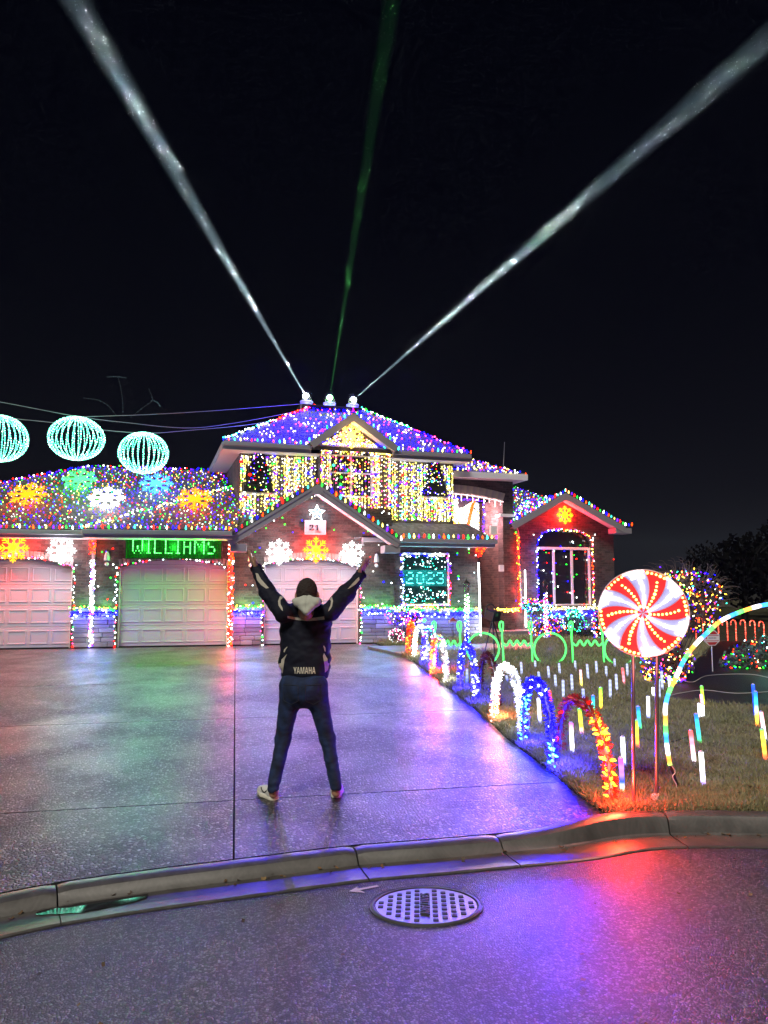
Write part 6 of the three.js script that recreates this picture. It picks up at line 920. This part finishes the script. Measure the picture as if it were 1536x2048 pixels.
  const hipL = J(584, 1372, 0.02), hipR = J(630, 1372, 0.02), kL = J(566, 1478, 0.05), kR = J(655, 1478, 0.05), aL = J(547, 1570, -0.02), aR = J(672, 1566, 0.01), pel = J(607, 1366, 0.02);
  const wr = (p, k, s) => N3.noise(p.x * k + s, p.y * k * 1.3, p.z * k);
  // jacket
  const P = [[1358, 45, 0.14], [1350, 48, 0.15], [1335, 51, 0.145], [1315, 52, 0.145], [1290, 51, 0.14], [1262, 52, 0.14], [1240, 53, 0.135], [1224, 49, 0.125], [1212, 36, 0.105], [1203, 20, 0.07]].map(([py, w, d]) => [J(607, py).y, w * S, d]);
  const yHem = P[0][0], yTop = P[P.length - 1][0];
  const jacket = (p) => {
    const [a, b] = prof(p.y, P), cx = lerp(0.005, 0.0, 0), x = (p.x - cx) / a, z = (p.z + cz) / b, l = Math.pow(Math.abs(x) ** 2.4 + Math.abs(z) ** 2.4, 1 / 2.4);
    let d = Math.max((l - 1) * Math.min(a, b) * 0.9, p.y - yTop, yHem - p.y);
    let al = sm(cap(p, sL, eL, 0.077, 0.064), cap(p, eL, wL, 0.064, 0.043), 0.03), ar = sm(cap(p, sR, eR, 0.077, 0.064), cap(p, eR, wR, 0.064, 0.043), 0.03);
    d = sm(d, al, 0.055); d = sm(d, ar, 0.055);
    const arm = clamp((Math.abs(p.x) - 0.17) / 0.08, 0, 1);
    d += 0.008 * wr(p, 10, 3) + 0.003 * wr(p, 24, 5) + 0.005 * arm * wr(p, 30, 9) + 0.005 * Math.sin(p.y * 46 + wr(p, 5, 1) * 5) * clamp((Math.abs(p.x) - 0.1) / 0.1, 0, 1) * clamp((J(607, 1290).y - p.y) / 0.12, 0, 1);
    return d;
  };
  const cloth = (r, g, b, rough = 0.75) => new THREE.MeshPhysicalMaterial({ color: C(r, g, b), roughness: rough, specularIntensity: 0.6 });
  const beige = std(0.42, 0.39, 0.33, { roughness: 0.7, side: THREE.DoubleSide });
  { const g = net3(jacket, V(-0.46, yHem - 0.03, -0.56), V(0.48, wL.y + 0.09, 0.22), 0.0105), jk = mesh('jacket', g, cloth(0.0045, 0.0062, 0.017), who);
    // trim that follows the cloth: find the surface along a sight line
    const eyeL = loc(eye), hit = (px, py) => { const d = loc(atD(px, py, D0)).sub(eyeL).normalize(); let t = D0 - 0.7; const q = V(); for (let i = 0; i < 90; i++) { q.copy(eyeL).addScaledVector(d, t); const s = jacket(q); if (s < 0.0022) break; t += s * 0.7; if (t > D0 + 1) return null; } return q.clone(); };
    const patch = (shape, name, mat, lv = 3) => {
      let g0 = new THREE.ShapeGeometry(shape, 4).toNonIndexed(), v = Array.from(g0.attributes.position.array), tri = []; for (let i = 0; i < v.length; i += 9) tri.push([[v[i], v[i + 1]], [v[i + 3], v[i + 4]], [v[i + 6], v[i + 7]]]);
      const mid = (a, b) => [(a[0] + b[0]) / 2, (a[1] + b[1]) / 2]; for (let k = 0; k < lv; k++) tri = tri.flatMap(([a, b, c]) => { const x = mid(a, b), y = mid(b, c), z = mid(c, a); return [[a, x, z], [x, b, y], [z, y, c], [x, y, z]]; });
      const out = []; for (const t of tri) { const h = t.map(([x, y]) => hit(x, y)); if (h.some((q) => !q)) continue; if (h[0].distanceTo(h[1]) > 0.12 || h[1].distanceTo(h[2]) > 0.12) continue; h.forEach((q) => out.push(q.x, q.y, q.z)); }
      if (!out.length) return; const g1 = new THREE.BufferGeometry(); g1.setAttribute('position', new THREE.Float32BufferAttribute(out, 3)); g1.computeVertexNormals(); mesh(name, g1, mat, jk);
    };
    const sh = (pts) => new THREE.Shape(pts.map((p) => new THREE.Vector2(...p)));
    patch(sh([[575, 1232], [593, 1235], [613, 1236.5], [632, 1235], [648, 1233], [649, 1239], [632, 1241], [613, 1242], [593, 1240], [575, 1236.5]]), 'back_stripe', beige);
    for (const q of [[[574, 1308], [563, 1319], [562, 1326], [556, 1328], [555, 1335], [565, 1347], [567, 1334], [569, 1319]], [[648, 1306], [655, 1318], [656, 1326], [659, 1327], [656, 1340], [650, 1345], [649, 1330], [646, 1312]]]) patch(sh(q), 'side_panel', beige, 2);
    for (const q of [[[574, 1293], [568, 1299], [567, 1304], [569, 1305], [571, 1300], [575, 1294]], [[648, 1291], [651, 1296], [651.5, 1303], [649.5, 1303], [648, 1297], [646.5, 1292]]]) patch(sh(q), 'pocket_piping', beige, 2);
    for (const q of [[[560, 1192], [556, 1202], [557, 1211], [563, 1220], [566, 1222], [565, 1216], [561, 1208], [561, 1200], [565, 1196], [572, 1196], [571, 1193]], [[655, 1195], [664, 1194], [666, 1202], [664, 1213], [659, 1221], [656, 1223], [658, 1217], [661, 1210], [662, 1202], [660, 1199], [655, 1199]]]) patch(sh(q), 'shoulder_accent', beige, 2);
    for (const q of [[[511, 1146], [516, 1147], [522, 1158], [531, 1168], [538, 1176], [532, 1177], [522, 1170], [514, 1160]], [[695, 1178], [704, 1168], [713, 1158], [718, 1154], [719, 1160], [712, 1168], [702, 1175]]]) patch(sh(q), 'sleeve_panel', beige, 2);
    // lettering and emblem
    const shapes = FONT.generateShapes('YAMAHA', 13.2), bx = new THREE.Box2(); shapes.forEach((s) => s.getPoints(3).forEach((p) => bx.expandByPoint(p)));
    const kx = 44 / (bx.max.x - bx.min.x), map = (p) => new THREE.Vector2(587 + (p.x - bx.min.x) * kx, 1347.5 - (p.y - bx.min.y) * 13.2 / (bx.max.y - bx.min.y));
    shapes.forEach((s) => { const n = new THREE.Shape(s.getPoints(3).map(map)); n.holes = s.holes.map((h) => new THREE.Path(h.getPoints(3).map(map))); patch(n, 'letter', std(0.6, 0.56, 0.46, { roughness: 0.6, side: THREE.DoubleSide }), 2); });
    const ring = []; for (let i = 0; i <= 12; i++) { const a = rad(8 + i * 13.6); ring.push([613 + 10 * Math.cos(a), 1221 + 10 * Math.sin(a)]); } for (let i = 12; i >= 0; i--) { const a = rad(8 + i * 13.6); ring.push([613 + 8.3 * Math.cos(a), 1221 + 8.3 * Math.sin(a)]); }
    patch(sh(ring), 'emblem', std(0.6, 0.6, 0.56, { side: THREE.DoubleSide }), 1); for (const x of [609, 613, 617]) patch(sh([[x - 0.7, 1224.5], [x + 0.7, 1224.5], [x + 0.7, 1229.5], [x - 0.7, 1229.5]]), 'emblem', std(0.6, 0.6, 0.56, { side: THREE.DoubleSide }), 1);
    // cuffs and waistband edge
    for (const [a, b] of [[eL, wL], [eR, wR]]) { const d = b.clone().sub(a).normalize(), g2 = new THREE.TorusGeometry(0.04, 0.009, 8, 24).applyQuaternion(new THREE.Quaternion().setFromUnitVectors(V(0, 0, 1), d)).translate(...b.clone().addScaledVector(d, 0.025).toArray()); mesh('cuff', g2, cloth(0.006, 0.006, 0.012), jk); }
  }
  // hood of the sweatshirt, lying on the back
  { const hz = 0.1, a = J(595, 1204, -hz), b = J(633, 1204, -hz), c = J(613, 1224, -hz - 0.03), m = J(613, 1209, -hz), n1 = J(613, 1194, -0.075);
    const hood = (p) => { let d = sm(cap(p, a, c, 0.026, 0.02), cap(p, b, c, 0.026, 0.02), 0.03); d = sm(d, ell(p, m, 0.072, 0.05, 0.04), 0.02); d = sm(d, cap(p, a, n1, 0.026, 0.02), 0.02); d = sm(d, cap(p, b, n1, 0.026, 0.02), 0.02); const sL2 = J(590, 1202, 0.0), sR2 = J(638, 1202, 0.0); d = sm(d, cap(p, a, sL2, 0.026, 0.024), 0.02); d = sm(d, cap(p, b, sR2, 0.026, 0.024), 0.02); return d + 0.004 * wr(p, 22, 5) + 0.005 * Math.exp(-(((p.x - c.x) / 0.006) ** 2)) * (p.y > c.y ? 1 : 0); };
    mesh('hood', net3(hood, ...around([a, b, c, n1, J(613, 1200, 0.06)], 0.09), 0.006), cloth(0.46, 0.48, 0.42, 0.9), who); }
  // jeans
  { const jeans = (p) => {
      let d = Math.max(ell(p, V(pel.x, pel.y - 0.02, pel.z), 0.172, 0.17, 0.128), p.y - (yHem + 0.015));
      const leg = (h, k, a) => sm(cap(p, h, k, 0.084, 0.053), cap(p, k, V(a.x, 0.1, a.z + 0.01), 0.053, 0.041), 0.03);
      const l = leg(hipL, kL, aL), r = leg(hipR, kR, aR); d = sm(d, Math.min(l, r), 0.05); d = sm(d, sm(l, r, 0.012), 0.02);
      d = Math.max(d, 0.074 - p.y + 0.006 * Math.sin(p.x * 60));
      const low = clamp((0.75 - p.y) / 0.5, 0, 1); return d + 0.004 * wr(p, 12, 2) + 0.002 * wr(p, 34, 6) + low * 0.0035 * Math.sin(p.y * 70 + 6 * wr(p, 6, 4)) * clamp(wr(p, 4, 7) + 0.5, 0, 1);
    };
    const g = net3(jeans, ...around([hipL, hipR, kL, kR, V(aL.x, 0.04, aL.z), V(aR.x, 0.04, aR.z), V(pel.x, yHem + 0.05, pel.z)], 0.13), 0.0095);
    const dn = tex(256, 256, (i, j) => { const w = ((i + j) % 4 < 2 ? 0.9 : 1.1) * (0.85 + 0.3 * R()), n = 0.8 + 0.5 * wrapNoise(i / 256, j / 256, 4, 6); const s = w * n; return [0.10 * s, 0.175 * s, 0.32 * s]; }, true);
    const uv = new Float32Array(g.attributes.position.count * 2); for (let i = 0; i < uv.length / 2; i++) { uv[i * 2] = g.attributes.position.getX(i) * 4 + g.attributes.position.getZ(i) * 4; uv[i * 2 + 1] = g.attributes.position.getY(i) * 4; } g.setAttribute('uv', new THREE.BufferAttribute(uv, 2));
    const jn = mesh('jeans', g, std(1, 1, 1, { map: dn, roughness: 0.85 }), who);
    const bkz = (x, y) => { let z = 0.3; for (let i = 0; i < 60; i++) { const s = jeans(V(x, y, z)); if (s < 0.002) break; z -= s * 0.8; } return V(x, y, z); };
    for (const s of [-1, 1]) { const c = pel.x + s * 0.085, y0 = pel.y - 0.09, w = 0.058, l = [[-w, 0.09], [w, 0.09], [w, -0.03], [0, -0.06], [-w, -0.03], [-w, 0.09]].map(([x, y]) => bkz(c + x, y0 + y)); const pts = poly(l).getSpacedPoints(40).map((q) => bkz(q.x, q.y)); mesh('pocket', tube(pts, 0.0022, 80, 4), std(0.015, 0.022, 0.035), jn); } }
  // shoes
  const shoe = (heelPx, toePx, label) => {
    const h = loc(onY(...heelPx, 0)), t0 = loc(onY(...toePx, 0)), d = t0.clone().sub(h).setY(0).normalize(), t = h.clone().addScaledVector(d, 0.235), b = h.clone().addScaledVector(d, 0.15), m = h.clone().addScaledVector(d, 0.03), up = (p, y) => V(p.x, y, p.z);
    const f = (p) => { let q = sm(cap(p, up(m, 0.045), up(b, 0.035), 0.038, 0.044), cap(p, up(b, 0.035), up(t, 0.028), 0.044, 0.034), 0.02); q = sm(q, cap(p, up(m, 0.05), up(h.clone().addScaledVector(d, 0.045), 0.105), 0.036, 0.037), 0.03); const s = Math.max(sm(cap(p, up(m, 0.016), up(b, 0.014), 0.043, 0.05), cap(p, up(b, 0.014), up(t, 0.014), 0.05, 0.037), 0.02), p.y - 0.032); q = Math.min(q, s); q = Math.max(q, 0.001 - p.y, p.y - 0.115); return q; };
    const g = net3(f, ...around([h, t, up(h, 0.12), up(h, -0.0)], 0.07), 0.005), col = new Float32Array(g.attributes.position.count * 3);
    for (let i = 0; i < col.length / 3; i++) { const y = g.attributes.position.getY(i), c = y < 0.031 ? [0.75, 0.73, 0.62] : y > 0.1 ? [0.03, 0.03, 0.035] : [0.62, 0.62, 0.6]; col.set(c, i * 3); }
    g.setAttribute('color', new THREE.BufferAttribute(col, 3)); const s = mesh('shoe', g, new THREE.MeshStandardMaterial({ vertexColors: true, roughness: 0.65 }), who);
    const side = V(d.z, 0, -d.x); if (side.z < 0) side.negate(); const on = (u, y) => { const c = h.clone().addScaledVector(d, u); let r = 0.12; for (let i = 0; i < 50; i++) { const q = V(c.x + side.x * r, y, c.z + side.z * r), e = f(q); if (e < 0.0015) break; r -= e * 0.8; } return V(c.x + side.x * r, y, c.z + side.z * r); };
    mesh('side_mark', tube([on(0.06, 0.066), on(0.1, 0.045), on(0.125, 0.05), on(0.165, 0.066)], 0.005, 24, 6), MT.black, s);
  };
  shoe([550, 1601], [514, 1582]); shoe([672, 1596], [676, 1575]);
  // body: trunk, limbs, head and hands as one skin
  { const skin = new THREE.MeshPhysicalMaterial({ color: C(0.36, 0.2, 0.13), roughness: 0.55 });
    const trunk = (p) => { let d = ell(p, V(0, (yHem + sL.y) / 2 + 0.02, -0.02), 0.13, 0.27, 0.07); d = sm(d, cap(p, neck, V(head.x, head.y - 0.05, head.z), 0.058, 0.052), 0.03); for (const [s, e, w] of [[sL, eL, wL], [sR, eR, wR]]) { d = sm(d, cap(p, s, e, 0.05, 0.04), 0.04); d = sm(d, cap(p, e, w, 0.04, 0.027), 0.02); } d = sm(d, ell(p, V(pel.x, pel.y, pel.z - 0.01), 0.12, 0.1, 0.07), 0.03); for (const [h, k, a] of [[hipL, kL, aL], [hipR, kR, aR]]) { d = sm(d, cap(p, h, k, 0.053, 0.041), 0.03); d = sm(d, cap(p, k, a, 0.05, 0.034), 0.02); d = sm(d, cap(p, a, V(a.x, 0.05, a.z), 0.034, 0.034), 0.01); } return d; };
    const headF = (p) => { const h = head; let d = ell(p, V(h.x, h.y + 0.018, h.z + 0.008), 0.079, 0.105, 0.099); d = sm(d, ell(p, V(h.x, h.y - 0.055, h.z - 0.03), 0.058, 0.062, 0.066), 0.04); d = sm(d, cap(p, V(h.x, h.y - 0.02, h.z + 0.02), neck, 0.05, 0.06), 0.03);
      d = sm(d, cap(p, V(h.x, h.y - 0.005, h.z - 0.095), V(h.x, h.y - 0.035, h.z - 0.112), 0.008, 0.013), 0.012); for (const s of [-1, 1]) { d = sm(d, ell(p, V(h.x + s * 0.083, h.y - 0.012, h.z - 0.002), 0.011, 0.032, 0.02), 0.008); d = Math.max(d, -(Math.hypot(p.x - h.x - s * 0.031, p.y - h.y - 0.004, p.z - h.z + 0.1) - 0.013)); } d = sm(d, cap(p, V(h.x - 0.02, h.y - 0.065, h.z - 0.094), V(h.x + 0.02, h.y - 0.065, h.z - 0.094), 0.006, 0.006), 0.008); return d; };
    const hand = (w, t, sgn) => {
      const d = t.clone().sub(w).normalize(), side = V(0.45 * sgn, 0.1, -0.9).addScaledVector(d, -V(0.45 * sgn, 0.1, -0.9).dot(d)).normalize(), nrm = d.clone().cross(side), A = (u, v, n = 0) => w.clone().addScaledVector(d, u).addScaledVector(side, v).addScaledVector(nrm, n);
      const fs = [[-0.03, 0.066, 0.0075], [-0.0105, 0.078, 0.0082], [0.0105, 0.073, 0.008], [0.03, 0.056, 0.0068]].map(([v, L, r]) => [A(0.095, v), A(0.095 + L * 0.5, v * 1.25, -0.004), A(0.095 + L * 0.95, v * 1.4, -0.012), r]), th = [A(0.035, -0.034, -0.004), A(0.068, -0.058, -0.012), A(0.098, -0.066, -0.014)];
      const f = (p) => { let q = cap(p, A(-0.05, 0), A(0.02, 0), 0.027, 0.025); q = sm(q, sm(cap(p, A(0.02, -0.018), A(0.09, -0.026), 0.017, 0.013), sm(cap(p, A(0.02, 0.016), A(0.088, 0.024), 0.017, 0.012), cap(p, A(0.02, 0), A(0.092, 0), 0.018, 0.013), 0.012), 0.012), 0.02); for (const [a, b, c, r] of fs) { q = sm(q, Math.min(cap(p, a, b, r * 1.12, r), cap(p, b, c, r, r * 0.8)), 0.006); } q = sm(q, sm(cap(p, th[0], th[1], 0.013, 0.0095), cap(p, th[1], th[2], 0.0095, 0.0075), 0.005), 0.012); return q; };
      return net3(f, ...around([A(-0.05, 0), A(0.18, 0.05), A(0.18, -0.08), A(0.09, -0.08)], 0.035), 0.0034);
    };
    const g = join([net3(trunk, ...around([wL, wR, V(aL.x, 0.03, 0), V(aR.x, 0.03, 0), neck, V(0, 0, -0.3), V(0, 0, 0.1)], 0.1), 0.0135), net3(headF, ...around([V(head.x - 0.1, head.y - 0.14, head.z - 0.13), V(head.x + 0.1, head.y + 0.13, head.z + 0.12)], 0.02), 0.004), hand(wL, tL, -1), hand(wR, tR, 1)]);
    mesh('body', g, skin, who);
    const hair = (p) => { const h = head, n = 0.0035 * wr(p, 60, 3) + 0.002 * wr(p, 140, 8); const o = ell(p, V(h.x, h.y + 0.018, h.z + 0.01), 0.081 - 0.22 * clamp(h.y - 0.01 - p.y, 0, 0.06), 0.11, 0.106) + n; const line = h.y + 0.045 - clamp((p.z - h.z + 0.05) / 0.12, 0, 1) * 0.1 + (Math.abs(p.x - h.x) > 0.068 && p.z - h.z < 0.03 ? 0.03 : 0); return Math.max(o, (line - p.y) * 0.8, (h.z - 0.075 - p.z) * 0.7 - (p.y - h.y - 0.05)); };
    mesh('hair', net3(hair, ...around([V(head.x - 0.1, head.y - 0.12, head.z - 0.13), V(head.x + 0.1, head.y + 0.14, head.z + 0.13)], 0.02), 0.0045), std(0.022, 0.014, 0.012, { roughness: 0.85 }), who);
    for (const s of [-1, 1]) mesh('eye', new THREE.SphereGeometry(0.0115, 12, 8).translate(head.x + s * 0.031, head.y + 0.004, head.z - 0.089), std(0.5, 0.48, 0.45, { roughness: 0.2 }), who);
  }
}
// ---------------------------------------------------------------- draw
for (const t of things) if (t.isGroup && t.userData.kind !== 'structure' && t.position.lengthSq() === 0) rebase(t);
renderer.render(scene, camera);
